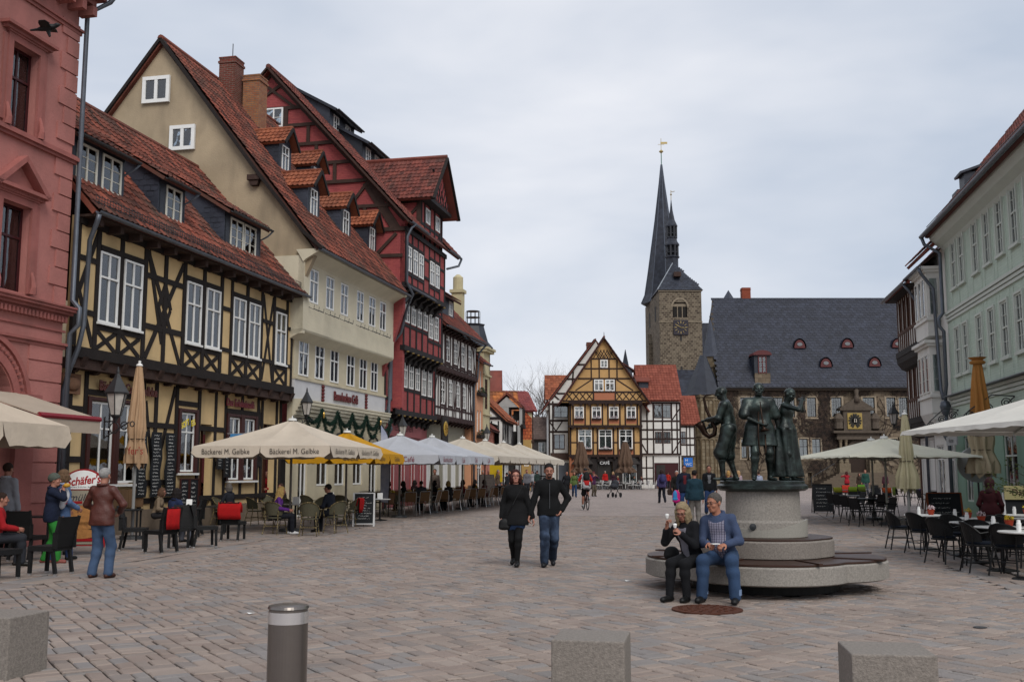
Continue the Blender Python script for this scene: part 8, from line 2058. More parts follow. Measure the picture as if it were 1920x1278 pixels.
for px,py,f,l in ((516,1001,20,'olive bistro chair of the blonde woman in purple'),(580,1004,-2,'olive bistro chair with its back to the camera, middle front'),(628,999,-48,'olive bistro chair of the man in the dark hooded jacket'),(660,986,-70,'olive bistro chair with red fleece left of the white-framed board'),(668,975,-60,'olive bistro chair half hidden by the white-framed board'),(478,984,50,'olive bistro chair left of the blonde woman'),(500,975,140,'olive bistro chair behind the blonde woman'),(430,965,170,'olive bistro chair behind the large red fleece'),(462,962,200,'olive bistro chair by the woman in the pale jacket'),(545,965,180,'olive bistro chair behind the middle table'),(600,962,190,'olive bistro chair at the pole of the bakery parasol'),(640,960,180,'olive bistro chair in the rear row under the bakery parasol'),(405,972,60,'olive bistro chair at the rear left table'),(735,966,10,'olive bistro chair just right of the feather flag'),(752,958,-70,'olive bistro chair behind the feather flag'),(700,962,150,'olive bistro chair left of the feather flag'),(566,950,170,'olive bistro chair at the back by the cake cafe wall'),(440,978,30,'olive bistro chair left of the pair nearest the big red fleece'),(533,988,150,'olive bistro chair across the middle table, partly hidden'),(600,983,200,'olive bistro chair behind the man in the dark hooded jacket'),(690,972,80,'olive bistro chair between the board and the feather flag'),(578,975,30,'olive bistro chair in the second row behind the middle table'),(415,985,100,'olive bistro chair beside the dark tables'),(640,975,10,'olive bistro chair in the second row near the board')):
 p=gp(px,py);bis.append(put(p.x,p.y,f,l))
for i,l,c in ((3,'red fleece hanging on the bistro chair left of the board',None),(4,'red fleece draped beside the white-framed board',None),(9,'red fleece on the chair behind the middle table',None),(13,'tan fleece on the bistro chair beside the feather flag',M('tan_fleece','8a6a50',.9,.1,12,.4,60))): fleece(bis[i],l,.36,.84,c)
put=placer(tb_round(WHT,.36),'table','small white round tables under the bakery parasol')
for px,py,l in ((553,992,'small white round table between the blonde woman and the dark-jacketed man'),(455,970,'small white round table in front of the woman in the pale jacket'),(620,972,'small white round table behind the dark-jacketed man'),(712,975,'small white round table right of the white-framed board'),(278,975,'white round table in front of the dark-haired man by the menu boards')): p=gp(px,py);put(p.x,p.y,0,l)
for px,py,l in ((553,992,'white menu card on the middle bistro table'),(620,972,'white menu card on the rear bistro table'),(712,975,'pink and white menu card beside the board')): p=gp(px,py);small('menu_card',l,'menu card',(p.x,p.y,.73),lambda r: MB().prism([(-.05,0),(.05,0),(0,.2)],'x',-.09,.09).build('card',WHITE,r),'menu cards')
ordw=['nearest','second','third','fourth','fifth','sixth','seventh','eighth','ninth','tenth','eleventh','farthest']
put=placer(ch_cafe(TANW,ALU,'cafe_chair'),'chair','tan and aluminium chairs beside the grey parasols');tan=[]
q0,q1=gp(768,966),gp(945,944)
for k in range(11): q=q0.lerp(q1,k/10.5);tan.append(put(q.x,q.y,-12-30*(k % 3)+8*(k % 2),'tan-backed aluminium chair on the street side, %s from the bakery parasol' % ordw[k]))
for k in range(9): q=q0.lerp(q1,(k+.3)/9.5)+Vector((-1.9,.5,0));put(q.x,q.y,160+15*(k % 3),'tan-backed aluminium chair on the wall side of the tables, %s from the bakery parasol' % ordw[k])
put=placer(tb_rect(WODT,'cafe_table',.8,.8),'table','wooden tables under the grey parasols')
for k in range(7): q=q0.lerp(q1,(k+.4)/7.2)+Vector((-1.0,.3,0));put(q.x,q.y,78,'brown table with flowers under the parasols, %s from the feather flag' % ordw[k]);f_=empty('flower_pot',(q.x,q.y,.74),0,'yellow flowers in a pot on the brown table %s from the flag' % ordw[k],'flower pot','flower pots on the cafe tables');MB().lathe([(.05,0),(.07,.1)],10).build('pot',M('terracotta','7c3c24',.8),f_);foliage(f_,(0,0,.14),(.1,.1,.06),50,.03,M('yellow_petals',(.6,.45,.04),.8),'blossom',k)
put=placer(ch_cafe(WOOD,WOOD,'wooden_chair'),'chair','dark wooden chairs under the plain cream parasols');q0,q1=gp(925,943),gp(1000,921)
for k in range(8):
 for s in (0,1): q=q0.lerp(q1,k/8)+Vector((-1.7*s,.4*s,0));put(q.x,q.y,-20+180*s+20*(k % 2),'dark wooden chair under the plain cream parasols, %s on the %s side' % (ordw[k],'wall' if s else 'street'))
put=placer(tb_rect(WOOD,'wooden_table',.8,.8),'table','dark wooden tables under the plain cream parasols')
for k in range(6): q=q0.lerp(q1,(k+.5)/6)+Vector((-.85,.2,0));put(q.x,q.y,78,'dark wooden table under the plain cream parasols, %s along the row' % ordw[k])
rt=[(8.85,22.6),(8.95,21.0),(8.45,19.3),(8.2,17.7),(7.95,16.3),(10.9,22.6),(10.4,20.9),(9.9,18.9)]
put=placer(tb_round(WHT,.42,nm='round_table'),'table','white round tables on the right')
for k,(x,y) in enumerate(rt): put(x,y,0,('white round pedestal table, %s from the ivory parasol in the front line' % ordw[k]) if k < 5 else 'white round pedestal table in the rear line behind the maroon figure, %s from it' % ordw[k-5])
put=placer(ch_bistro(WK,BLKM,True,'armchair',NAVY,.82),'chair','round-backed black chairs with navy cushions')
for x,y,f,l in ((8.35,22.7,95,'round-backed black chair at the first white table, side on'),(8.35,21.5,70,'round-backed black chair second from the ivory parasol'),(9.2,21.9,-60,'round-backed black chair behind the second white table'),(7.85,19.2,62,'round-backed black chair standing free at the street edge'),(8.5,20.2,170,'round-backed black chair behind the third white table'),(7.75,17.5,95,'round-backed black chair left of the pedestal table nearest the middle'),(7.95,16.9,50,'round-backed black chair nearest the camera, right side'),(8.9,18.4,-100,'round-backed black chair in front of the maroon figure'),(8.75,16.9,-60,'round-backed black chair cut by the right edge'),(8.9,19.6,-150,'round-backed black chair beside the maroon figure'),(10.3,22.4,80,'round-backed black chair in the rear line, left'),(10.9,21.4,-20,'round-backed black chair in the rear line, middle'),(9.6,20.2,150,'round-backed black chair in the rear line by the orange pot'),(10.6,19.4,-90,'round-backed black chair in the rear line, right'),(8.1,18.4,30,'round-backed black chair between the two nearest tables')): put(x,y,f,l)
for k,(x,y) in enumerate(rt):
 s=empty('sugar_shaker',(x-.12,y,.73),0,'glass sugar shaker on the %s white round table' % ordw[k],'sugar shaker','sugar shakers');MB().lathe([(.035,0),(.038,.12),(.03,.13),(.028,.17),(0,.175)],12).build('jar',WHITE,s)
 s=empty('flower_pot',(x+.12,y-.05,.73),0,'orange clay pot with flowers on the %s white round table' % ordw[k],'flower pot','flower pots on the white round tables');MB().lathe([(.05,0),(.075,.1),(.08,.11)],12).build('pot',M('orange_pot','96351c',.6),s);foliage(s,(0,0,.15),(.08,.08,.05),40,.028,M('yellow_petals' if k % 2 else 'pale_blossom'),'blossom',k)
put=placer(ch_cafe(M('black_mesh','17181b',.7,.2,30),BLKM,'mesh_chair'),'chair','black mesh chairs round the grey tables');mesh=[]
rows=[(1570,968,75),(1583,973,75),(1598,979,75),(1616,986,70),(1606,968,-100),(1622,974,-100),(1640,980,-105),(1660,986,-100),(1650,965,80),(1668,972,80),(1556,952,60),(1575,948,180),(1600,946,200),(1622,946,170),(1645,947,190),(1668,950,180),(1690,946,90),(1715,950,-80),(1735,955,90),(1760,960,60),(1745,945,180),(1770,948,190),(1795,957,-90),(1585,938,10),(1612,936,0),(1640,936,15),(1720,938,0),(1750,936,5),(1780,940,10)]
for k,(px,py,f) in enumerate(rows): p=gp(px,py);mesh.append(put(p.x,p.y,f,'black mesh chair, %s in the %s' % (ordw[k % 12],('block behind the standing chalkboard','block left of the ivory parasol','far block by the mint house')[k//12])))
put=placer(tb_rect(GREYT,'grey_table',1.3,.8),'table','grey rectangular tables on the right')
for px,py,l in ((1597,964,'front left one'),(1638,974,'front one beside the ivory parasol'),(1590,945,'rear left one'),(1635,943,'rear middle one'),(1725,948,'one in front of the mint house'),(1765,954,'one nearest the maroon figure')): p=gp(px,py);put(p.x,p.y,0,'grey rectangular table, %s' % l)
for i,c,l in ((10,'b02818','red and orange fleece over the chair beside the standing chalkboard'),(11,'7a7a20','olive green fleece left under the open white parasol'),(12,'6a8020','lime green fleece in the middle block'),(13,'505a18','moss green fleece near the parasol pole'),(15,'a04418','rust orange fleece left of the ivory parasol'),(16,'5a6a1c','green fleece beside the ivory parasol'),(17,'3c1c5c','purple fleece right of the ivory parasol'),(20,'9c2c18','brick red fleece in front of the timber house'),(21,'a82c14','bright red fleece by the mint house'),(23,'a03020','dark red fleece in the far rear row'),(24,'48701c','grass green fleece in the far rear row')): fleece(mesh[i],l,.42,.88,M('fleece_'+c,c,.95,.12,12,.4,60))
put=placer(ch_cafe(WHT,ALU,'white_chair'),'chair','small white chairs at the golden cafe')
for k in range(14): p=gp(1118+k*7.2+(14 if k > 6 else 0),917+1.5*(k % 2));put(p.x,p.y,70*(-1)**k,'small white chair in front of the golden cafe, %s' % ('left of the brown parasol, %s' % ordw[k] if k < 7 else 'right of it, %s' % ordw[k-7]))
put=placer(tb_round(WHT,.35,nm='white_table'),'table','small white tables at the golden cafe')
for k in range(6): p=gp(1122+k*16,917);put(p.x,p.y,0,'small white table at the golden cafe, %s from the left' % ordw[k])
def aboard(label,c,face,w,h,fm,rows,seed,dark=True,title=None):
 r=empty('pavement_board',(c[0],c[1],0),math.radians(-face),label,'sign');b=MB();e=.05;t=.16
 def q(x,z): return (x,-.0+t*(z/h)-.16*(1 if True else 0)+.0,z)
 B=MB();B.add([q(-w/2,.08),q(w/2,.08),q(w/2,h),q(-w/2,h)]+[(x,y+.02,z) for x,y,z in (q(-w/2,.08),q(w/2,.08),q(w/2,h),q(-w/2,h))],[(0,1,2,3),(7,6,5,4)]);B.build('board',BOARD if dark else WHITE,r)
 for s in (-1,1): b.bar(q(s*w/2,0),q(s*w/2,h),e,.03,up=(0,1,0));b.bar((s*w/2,.32,0),q(s*w/2,h),.03)
 b.bar(q(-w/2,h),q(w/2,h),e,.03);b.bar(q(-w/2,.08),q(w/2,.08),e,.03);b.build('frame',fm,r)
 k=MB();o=empty('writing_face');bpy.data.objects.remove(o)
 rg=random.Random(seed)
 for j in range(rows):
  z=.2+(h-.3)*(rows-j-.5)/rows;x=-w/2+.09+rg.uniform(0,.05);xe=w/2-.08-rg.uniform(0,w*.3)
  while x < xe: nx=x+.016;zz=z+rg.uniform(-.02,.02);p_=q(x,zz);p2=q(nx,z+rg.uniform(-.02,.02));k.bar((p_[0],p_[1]-.008,p_[2]),(p2[0],p2[1]-.008,p2[2]),.006,.003,up=(0,1,0));x=nx+(.03 if rg.random() < .15 else 0)
 k.build('chalk_writing',M('chalk',(.6,.6,.58),.9) if dark else M('ink','30303a',.8),r);return r
ALUW=M('white_aluminium',(.55,.55,.55),.4)
p=gp(682,986);aboard('white-framed chalkboard on the pavement under the bakery parasol',p,-4,.62,1.0,ALUW,9,3)
p=gp(913,941);aboard('tall narrow white menu stand beyond the grey parasols',p,20,.8,1.5,ALUW,8,4,False)
p=gp(1543,961);aboard('standing chalkboard with a dark frame on the right of the fountain',p,5,.75,1.15,BLKM,6,5)
p=gp(1772,985);aboard('chalkboard with an orange wooden frame behind the round white tables',p,0,1.05,1.0,M('orange_wood','7a3e20',.6,.2,6),5,6)
r=aboard('white framed sign with a cream coffee brand header by the mint house',(12.0,24.6),10,.95,1.15,ALUW,1,7);MB().box(-.47,.47,-.1,-.05,1.0,1.32).build('header',M('cream_header','a39a6c',.6),r);text_obj('Dallmayr',.2,M('brown_print','3c2415',.7),r,wall_m4(.05,-.11,1.16))
p=gp(150,1040);r=empty('advertising_stand',(p.x,p.y,0),.12,'red-rimmed advertising stand for bread rolls with an arched red-lettered white top','sign')
SRED=M('sign_red','8a1016',.45,.08,4);w=.45
b=MB()
arc=[(w*math.cos(t),1.28+.42*math.sin(t)) for t in [PI*i/16 for i in range(17)]]
b.prism(arc,'y',-.03,.03);b.build('arched_top',SRED,r);MB().prism([(x*.9,1.30+(z-1.28)*.88) for x,z in arc],'y',-.036,-.03).build('white_field',WHITE,r)
text_obj("Schäfer's",.22,M('print_red','9a1418',.6),r,wall_m4(.0,-.04,1.46,.12),shear=.25,bold=.006,sx=.85);text_obj('Leckere Brötchen. Seit 1904',.045,M('ink'),r,wall_m4(0,-.04,1.34))
MB().box(-w,w,-.02,.02,.2,1.28).build('panel',M('cream_panel','8b8474',.7),r);text_obj('müller',.2,M('ink'),r,wall_m4(0,-.03,1.13),shear=.3)
MB().box(-.42,.42,-.03,-.02,.27,.98).build('photo_panel',M('brown_photo','3c2a20',.5,.3,3),r)
bn=M('bread_crust','9a6a3a',.6,.3,14,.3,40)
for x,z,a,c_ in ((.05,.78,.28,.2),(.05,.58,.3,.07),(-.02,.42,.34,.1)): MB().prism([(x+a*math.cos(t),z+c_*math.sin(t)) for t in [2*PI*i/22 for i in range(22)]],'y',-.04,-.03+.0).build('bread_picture',bn,r)
boxpart(r,'red_strip',SRED,-.42,.42,-.036,-.03,.27,.33);boxpart(r,'red_strip',SRED,-.44,0,-.03,-.02,1.01,1.06)
b=MB();[b.bar((s*w,-.02,.15),(s*w,.02,1.3),.04) for s in (-1,1)];b.bar((-w,0,.2),(w,0,.2),.04);b.build('frame',SRED,r)
for s in (-.3,.3): o_=MB().lathe([(0,-.02),(.06,-.02),(.06,.02),(0,.02)],14).build('wheel',BLKM,r);o_.matrix_local=Matrix.Translation((s,0,.07)) @ Matrix.Rotation(PI/2,4,'Y')
p=gp(721,968);r=empty('feather_flag',(p.x,p.y,0),0,'tall pale feather flag with a black edge between the yellow and grey parasols','flag')
MB().prism([(-.17,.55),(.12,.5),(.17,1.6),(.15,2.5),(.06,3.0),(-.08,3.3),(-.18,3.38)],'y',-.006,.006).build('cloth',M('flag_cloth','8e94a8',.8,.1,2,col2='a3a4b0'),r);MB().tube([(.13,0,0),(.18,0,1.6),(.17,0,2.5),(.07,0,3.05),(-.18,0,3.42)],.018,6).build('pole',BLKM,r)
p=gp(930,932);r=empty('sign',(p.x,p.y,0),0,'tall yellow rounded sign under the plain parasols','sign');MB().prism([(.42*math.cos(t),2.45+.42*math.sin(t)) for t in [PI*i/10 for i in range(11)]]+[(-.42,1.0),(.42,1.0)],'y',-.03,.03).build('sign_plate',M('sign_yellow','b09408',.6,.1,4),r);MB().tube([(0,0,0),(0,0,1.0)],.03).build('post',IRON,r);o_=MB().lathe([(.2,0),(.3,0),(.3,.03),(.2,.03)],20).build('ring',M('sign_green','1c5a30',.6),r);o_.matrix_local=Matrix.Translation((0,-.03,2.4)) @ Matrix.Rotation(PI/2,4,'X')
r=empty('sign',rpt(7.8,-.9,1.75),0,'round white sign with red flower and black capital letters by the mint house, right edge','sign');o_=MB().prism([(.62*math.cos(t),.55*math.sin(t)+.12) for t in [2*PI*i/28 for i in range(28)]],'y',-.03,.03).build('sign_plate',M('sign_grey','9a9c9c',.5),r);text_obj('SCHENKE',.22,M('ink'),r,wall_m4(.05,-.04,-.05),bold=.008);MB().lathe([(0,0),(.05,.04),(.09,.12),(.05,.2),(0,.25)],8,(.1,-.05,.15)).build('red_flower',M('print_red'),r);MB().tube([(0,0,-1.75),(0,0,-.4)],.03).build('post',IRON,r)
r=empty('sign',rpt(2.3,-.35,2.6),RRZ,'pale sign board over the door of the mint house','sign');MB().box(-.8,.8,-.04,0,0,.32).build('board',M('sign_grey'),r);text_obj('Kuchen',.22,M('ink'),r,wall_m4(0,-.05,.16))
r=empty('banner',lpt(7.3,-.5,2.5),0,'small light blue ice-cream banner sticking out left of the bakery parasol','banner');MB().box(0,.5,-.01,.01,0,.3).build('cloth',M('banner_blue','3a78a8',.6,.3,6),r);text_obj('SOFT',.13,M('print_7a1c2c','7a1c2c'),r,wall_m4(.25,-.02,.1),bold=.006);MB().bar((-.1,0,.31),(.55,0,.31),.02).build('rod',ALU,r)
lantern(at(196,790,24.2),LRZ-PI/2-.15,'six-sided glass lantern on a scrolled bracket, nearest, left of the closed cream parasol',arm=.28).scale=(1.15,)*3
lantern(lpt(12.75,-.1,3.55),LRZ-PI/2,'six-sided glass lantern at the corner between the yellow and cream houses',arm=.5)
lantern(lpt(23.0,-.1,3.15),LRZ-PI/2,'six-sided glass lantern at the corner of the red house',arm=.7)
lantern(lpt(38.6,-.2,3.4),LRZ-PI/2,'small glass lantern by the flower boxes of the peach house',arm=.7)
lantern(rpt(-5.4,-.3,3.6),RRZ-PI/2,'blue-grey glass lantern on the brown timber house, right row',arm=.7)
r=empty('potted_tree',(9.25,17.6,0),0,'young tree with fresh green buds reaching in from the right edge','tree');rg=random.Random(3);b=MB();V=[]
for k in range(9):
 p_=Vector((0,0,.9));pts=[p_];d=Vector((rg.uniform(-.9,.3),rg.uniform(-.3,.3),1)).normalized()
 for i in range(7): d=(d+Vector((rg.gauss(-.03,.14),rg.gauss(0,.1),rg.gauss(-.05,.1)))).normalized();p_=p_+d*.19;pts.append(p_);V.append(p_)
 b.tube(pts,[.012-.0014*i for i in range(8)],5)
b.tube([(0,0,0),(0,0,.95)],.03);b.build('trunk',M('bark_grey'),r);MB().lathe([(.2,0),(.27,.4),(.28,.42)],16).build('pot',IRON,r)
for k,v in enumerate(V[::6]): pass
LV=M('bud_green','4c5c28',.7,.25,9);B=MB()
for v in V:
 for q in range(5): a=v+Vector((rg.gauss(0,.04),rg.gauss(0,.04),rg.gauss(0,.04)));s=Vector((rg.gauss(0,1),rg.gauss(0,1),rg.gauss(0,1))).normalized()*.028;t=s.cross(Vector((rg.gauss(0,1),1,0))).normalized()*.012;B.add([tuple(a-s),tuple(a+t),tuple(a+s),tuple(a-t)],[(0,1,2,3)])
tag(B.build('leaves',LV,r),kind='stuff')
c_=at(90,52,17.5);r=empty('crow',c_,0,'black crow flying past the top of the pink building','bird');f=Field((-.35,-.25,-.25),(.35,.25,.25),.012)
f.ell((0,0,0),(.17,.055,.06),rotm(0,0,-10),.02).ell((.16,0,.05),(.045,.035,.035),None,.03).cap((.19,0,.05),(.245,0,.045),.013,.004,.01).cap((-.12,0,-.03),(-.3,0,-.05),.03,.018,.03).cap((.02,0,-.03),(.05,0,-.16),.025,.012,.02).cap((-.02,0,-.05),(.03,0,-.17),.02,.01,.02)
f.ell((-.02,-.1,.01),(.1,.14,.015),rotm(0,15,0),.02).ell((-.02,.1,.02),(.1,.14,.015),rotm(0,-15,0),.02);link('body',np_mesh('body',[f.net()],M('crow_black','0a0b0d',.5,.2,9)),r)
MB().prism([(.0,0),(.13,.05),(.1,.18),(-.02,.16)],'z',0,.008).build('wing',M('crow_black'),r,loc=(-.04,.08,.02));MB().prism([(.0,0),(.13,-.05),(.1,-.18),(-.02,-.16)],'z',0,.008).build('wing',M('crow_black'),r,loc=(-.04,-.08,.02))
# ================================================================ PEOPLE
def bag(label,loc,col,w=.26,h=.2,d=.09,nm='handbag',rz=0,strap=None):
 r=empty(nm,loc,rz,label,'bag');f=Field((-w/2-.05,-d/2-.05,-h-.05),(w/2+.05,d/2+.05,.05),.012);f.ell((0,0,-h*.5),(w*.5,d*.5,h*.5),None,0).cap((-w*.3,0,-h*.8),(w*.3,0,-h*.8),d*.45,k=.03);link('body',np_mesh('body',[f.net()],M('bag_'+col,col,.6,.2,8,.3,60)),r)
 if strap: MB().tube([Vector(q)-r.location for q in strap],.008,5).build('strap',M('bag_'+col,col),r)
 return r
def rucksack(r0,J,label,col):
 c=J['hip']+J['R'] @ Vector((0,-.19,.30));w=wp(r0,J,c);r=empty('backpack',w,r0.rotation_euler.z,label,'backpack');f=Field((-.2,-.15,-.28),(.2,.15,.28),.015)
 f.ell((0,0,0),(.15,.1,.23),None,0).ell((0,-.05,-.06),(.11,.07,.12),None,.02);link('body',np_mesh('body',[f.net()],M('bag_'+col,col,.7,.2,8,.3,60)),r);return r
P=lambda px,py: gp(px,py)
dn=M('denim_blue','3a4c66',.9,.25,5,.35,90);dk=M('denim_dark','1f2a3c',.9,.35,4,.35,90,col2='39475c')
leather=M('brown_leather','4a2016',.5,.25,6,.4,60,spec=.5)
person('grey-haired man in a brown leather jacket and blue jeans, seen from behind',P(186,1083),8,1.72,('jacket','4a2016'),('jeans','3a4c66'),('grey','8a8886'),'3c2018',mats={'top': leather,'bot': dn},hands=((-.17,.24,1.02),(.17,.24,1.02)),ehint=((-1,-.5,-.2),(1,-.5,-.2)),hem=-.12,feet=((-.13,.0,.08),(.13,.02,.08)),fold=.0028,belly=.02)
r,J=person('woman in a navy jacket and bright green trousers eating a roll',P(92,1055),78,1.62,('puffer','10182c'),('wide','26702a'),('beanie','4a5048'),'7a4038',fem=True,hands=((-.2,.1,.95),(.03,.2,1.44)),ehint=((-1,-1,0),(1,.4,-1)),feet=((-.1,-.12,.08),(.1,.16,.08)),shirt=None)
w=wp(r,J,(.0,.25,1.5));o=empty('bread_roll',w,0,'yellow roll held to the mouth by the woman in green trousers','bread roll');MB().lathe([(0,-.04),(.06,-.02),(.065,.01),(.04,.04),(0,.045)],14).build('roll',M('roll_crust','b4862c',.6,.2,12),o,smooth=True)
r,J=person('woman in a pale hooded denim jacket and flared jeans walking away',P(110,1052),38,1.72,('jacket','4c6284'),('wide','24365c'),('bob','5c4632'),'0c0c0c',fem=True,feet=((-.08,.24,.09),(.1,-.2,.08)),hip=(0,0,.92),hands=((-.2,.2,.95),(.2,.22,.98)),collar='8a94ac')
rucksack(r,J,'navy rucksack on the back of the woman in the denim jacket','0e1626');w=wp(r,J,(.24,-.1,1.2));o=empty('paper_bag',w,.4,'white bakery bag with red script held against the rucksack','bag');f=Field((-.16,-.1,-.26),(.16,.1,.26),.014);f.ell((0,0,.03),(.1,.05,.15),None,0).ell((-.03,0,-.14),(.07,.04,.08),None,.04);link('body',np_mesh('body',[f.net()],M('white_bag',(.5,.5,.52),.8,.1,8)),o);text_obj("Schäfer's",.09,M('print_red'),o,Matrix.Translation((0,-.06,.02)) @ Matrix.Rotation(1.2,4,'Y') @ Matrix.Rotation(PI/2,4,'X'))
person('tall person in a pale grey hooded sweatshirt with printed back, left edge',P(4,1042),12,1.84,('jacket','8a8c92'),('jeans','15181e'),('short','2c1c14'),'101010',collar='9a9ca2')
person('person in red and grey sitting at the left edge',P(-14,1062),60,1.7,('jacket','8c1218'),('trousers','24262c'),('short','2a1a12'),**SIT(z=.46))
person('dark-haired man in a grey jacket sitting by the chalk menus',P(272,985),80,1.72,('jacket','2a2c30'),('trousers','1c2230'),('short','120e0c'),**SIT(z=.46))
person('older woman with curly light brown hair and beige jacket, sitting',P(290,998),85,1.62,('jacket','7a6a58'),('trousers','2c2a2c'),('bob','5a4030'),fem=True,glasses=True,**SIT(z=.46,lean=14))
person('woman with long dark hair in a blue quilted jacket, sitting with her back turned',P(322,1018),30,1.68,('puffer','1c2744'),('jeans','4a4c54'),('long','150d0c'),fem=True,**SIT(z=.46,lean=8))
person('blonde woman with long wavy hair in a purple top, sitting cross-legged',P(516,1001),78,1.68,('shirt','4c2168'),('trousers','12141c'),('wavy','a08450'),'c0c0c0',fem=True,**SIT(z=.46,lean=10,nod=10))
person('dark-haired man with sunglasses in a navy hooded jacket, sitting',P(622,997),-68,1.76,('jacket','0e131f'),('jeans','10141c'),('short','17110f'),glasses=True,**SIT(z=.46,lean=12))
person('woman in a pale quilted jacket sitting under the cafe windows',P(446,972),80,1.66,('puffer','8c8488'),('trousers','2c2624'),('short','16100e'),fem=True,**SIT(z=.46))
person('man in a blue cap and dark jacket sitting under the bakery parasol',P(481,968),-90,1.7,('jacket','101216'),('trousers','16181c'),('cap','1a2c52'),**SIT(z=.46))
person('waitress with dark red hair in a red shirt, standing and taking an order',P(503,972),200,1.74,('shirt','8a1018'),('trousers','141416'),('short','3c1216'),fem=True,hands=((-.1,.28,1.06),(.12,.3,1.06)),lean=8)
person('brown-haired guest sitting behind the blonde woman',P(527,975),200,1.66,('jacket','1c1615'),('trousers','16181c'),('bob','3c2418'),fem=True,**SIT(z=.46))
for px,py,fc,tp,hr,l in ((608,946,60,'3a3c50','5a2c1c','red-haired guest in a grey-blue top by the cake cafe wall'),(725,957,60,'1a1416','4a2418','guest with auburn hair right of the feather flag'),(758,957,-70,'16161a','120e0d','guest with dark curly hair and white collar under the grey parasol'),(775,950,40,'241416','1a1210','guest in dark red under the grey parasol'),(812,953,70,'101114','16100e','guest in black leaning over the table under the grey parasol'),(842,957,-40,'121318','8a7444','blonde guest in black with her back to the street'),(888,945,60,'24262c','70706e','grey-haired guest at the far end of the tan chairs'),(910,946,-60,'4c2020','2a1c14','guest in wine red near the white menu stand')):
 person(l,P(px,py),fc,1.68,('jacket',tp),('trousers','181a20'),('bob',hr),fem=True,group='guests at the tables under the grey parasols',**SIT(z=.46))
for k,(px,py,fc,tp,hr,l) in enumerate(((404,968,70,'4a4440','3a2a20','guest in a taupe top left of the pale-jacketed woman'),(430,984,-60,'22242c','5a5450','guest in dark blue behind the large red fleece'),(548,958,180,'5c2024','1c1412','guest in wine red at the back under the bakery parasol'),(580,962,150,'1a1c22','6c5434','fair-haired guest in black behind the middle table'),(650,958,-70,'30343c','241a14','guest in slate grey behind the white-framed board'),(676,952,60,'5a5a60','2a1c14','guest in pale grey by the cake cafe windows'),(372,975,30,'3c1c20','18110e','guest in maroon behind the free-standing wicker chair'),(252,990,60,'2a2e2a','4c4038','guest in dark green beside the closed cream parasol'),(345,980,-80,'15161a','2c2018','guest in black under the right wavy menu'),(700,950,80,'6c2430','7a6040','fair guest in crimson right of the board'),(790,958,-20,'3a3c44','16100e','dark-haired guest in grey at the second tan chair'),(865,950,70,'701820','2c1c14','guest in scarlet near the middle of the tan chairs'))):
 person(l,P(px,py),fc,1.7,('jacket',tp),('trousers','181a20'),('bob' if k % 2 else 'short',hr),fem=bool(k % 2),group='guests under the parasols of the left row',**SIT(z=.46))
person('man in a pale shirt standing at the shopfront behind the grey parasols',P(815,947),190,1.82,('shirt','6c625a'),('trousers','3c3a38'),('short','3c2c20'))
r1,J1_=person('dark red-haired woman with glasses, black coat and denim skirt, walking hand in hand',P(967,1061),182,1.70,('coat','0a0a0c'),('leggings','0b0b0d','34496c'),('bob','30100e'),'121113',fem=True,glasses=True,hem=-.2,feet=((-.03,.12,.085),(.05,-.22,.14)),toes=((.1,1,0),(.15,1,-.35)),hip=(0,0,.935),hands=((-.31,.06,.86),(.25,.04,.86)),palms=((1,0,0),(-1,.1,0)),skin='a87464',nod=-5,yaw=-4,collar='0a0a0c',flare=.03)
r2,J2_=person('bearded man in a black zipped hooded jacket and dark jeans, walking hand in hand',P(1030,1061),178,1.83,('jacket','08090b'),('jeans','1f2a3c'),('short','15100e'),'14151a',mats={'bot': dk},hip=(0,0,.925),feet=((-.07,-.2,.13),(.09,.14,.085)),toes=((.0,1,-.3),(.2,1,0)),hands=((-.2,.06,.92),(.33,.06,.84)),palms=((1,0,0),(-1,.2,0)),ehint=((-1.4,-.6,-.2),(.7,-1,-.2)),beard='1c1310',nod=10,collar='08090b',curl=40,hem=-.09)
b=MB();b.bar((0,.152,.96),(0,.158,1.38),.008,.006);b.build('zip',M('zip_grey','4a4c50',.4),r2)
bag('small black shoulder bag at the hip of the woman in the black coat',wp(r1,J1_,(.2,.13,.86)),'0a0a0b',.2,.2,.09,strap=[wp(r1,J1_,(.18,.12,.84)),wp(r1,J1_,(.05,.19,1.1)),wp(r1,J1_,(-.12,.12,1.42)),wp(r1,J1_,(-.1,-.1,1.4)),wp(r1,J1_,(.2,-.14,1.0))])
plaid=M('plaid_shirt','9a98a4',.9,.1,7,.3,80)
def mk_plaid():
 t=plaid.node_tree;L=t.links.new;p=t.nodes['Principled BSDF'];g=N(t,'ShaderNodeTexCoord');cur=None
 for ax,sc in (('X',1),('Z',1)):
  w_=N(t,'ShaderNodeTexWave',wave_type='BANDS',bands_direction=ax);w_.inputs['Scale'].default_value=10;w_.inputs['Distortion'].default_value=.3;L(g.outputs['Object'],w_.inputs['Vector'])
  r_=N(t,'ShaderNodeValToRGB');r_.color_ramp.interpolation='CONSTANT';r_.color_ramp.elements[0].color=(.1,.1,.17,1);r_.color_ramp.elements[1].position=.3;r_.color_ramp.elements[1].color=(.62,.6,.64,1);e=r_.color_ramp.elements.new(.85);e.color=(.2,.2,.3,1);L(w_.outputs[0],r_.inputs[0])
  if cur is None: cur=r_.outputs[0]
  else: m=N(t,'ShaderNodeMix',data_type='RGBA',blend_type='MULTIPLY');m.inputs[0].default_value=.8;L(cur,m.inputs[6]);L(r_.outputs[0],m.inputs[7]);cur=m.outputs[2]
 L(cur,p.inputs['Base Color'])
mk_plaid()
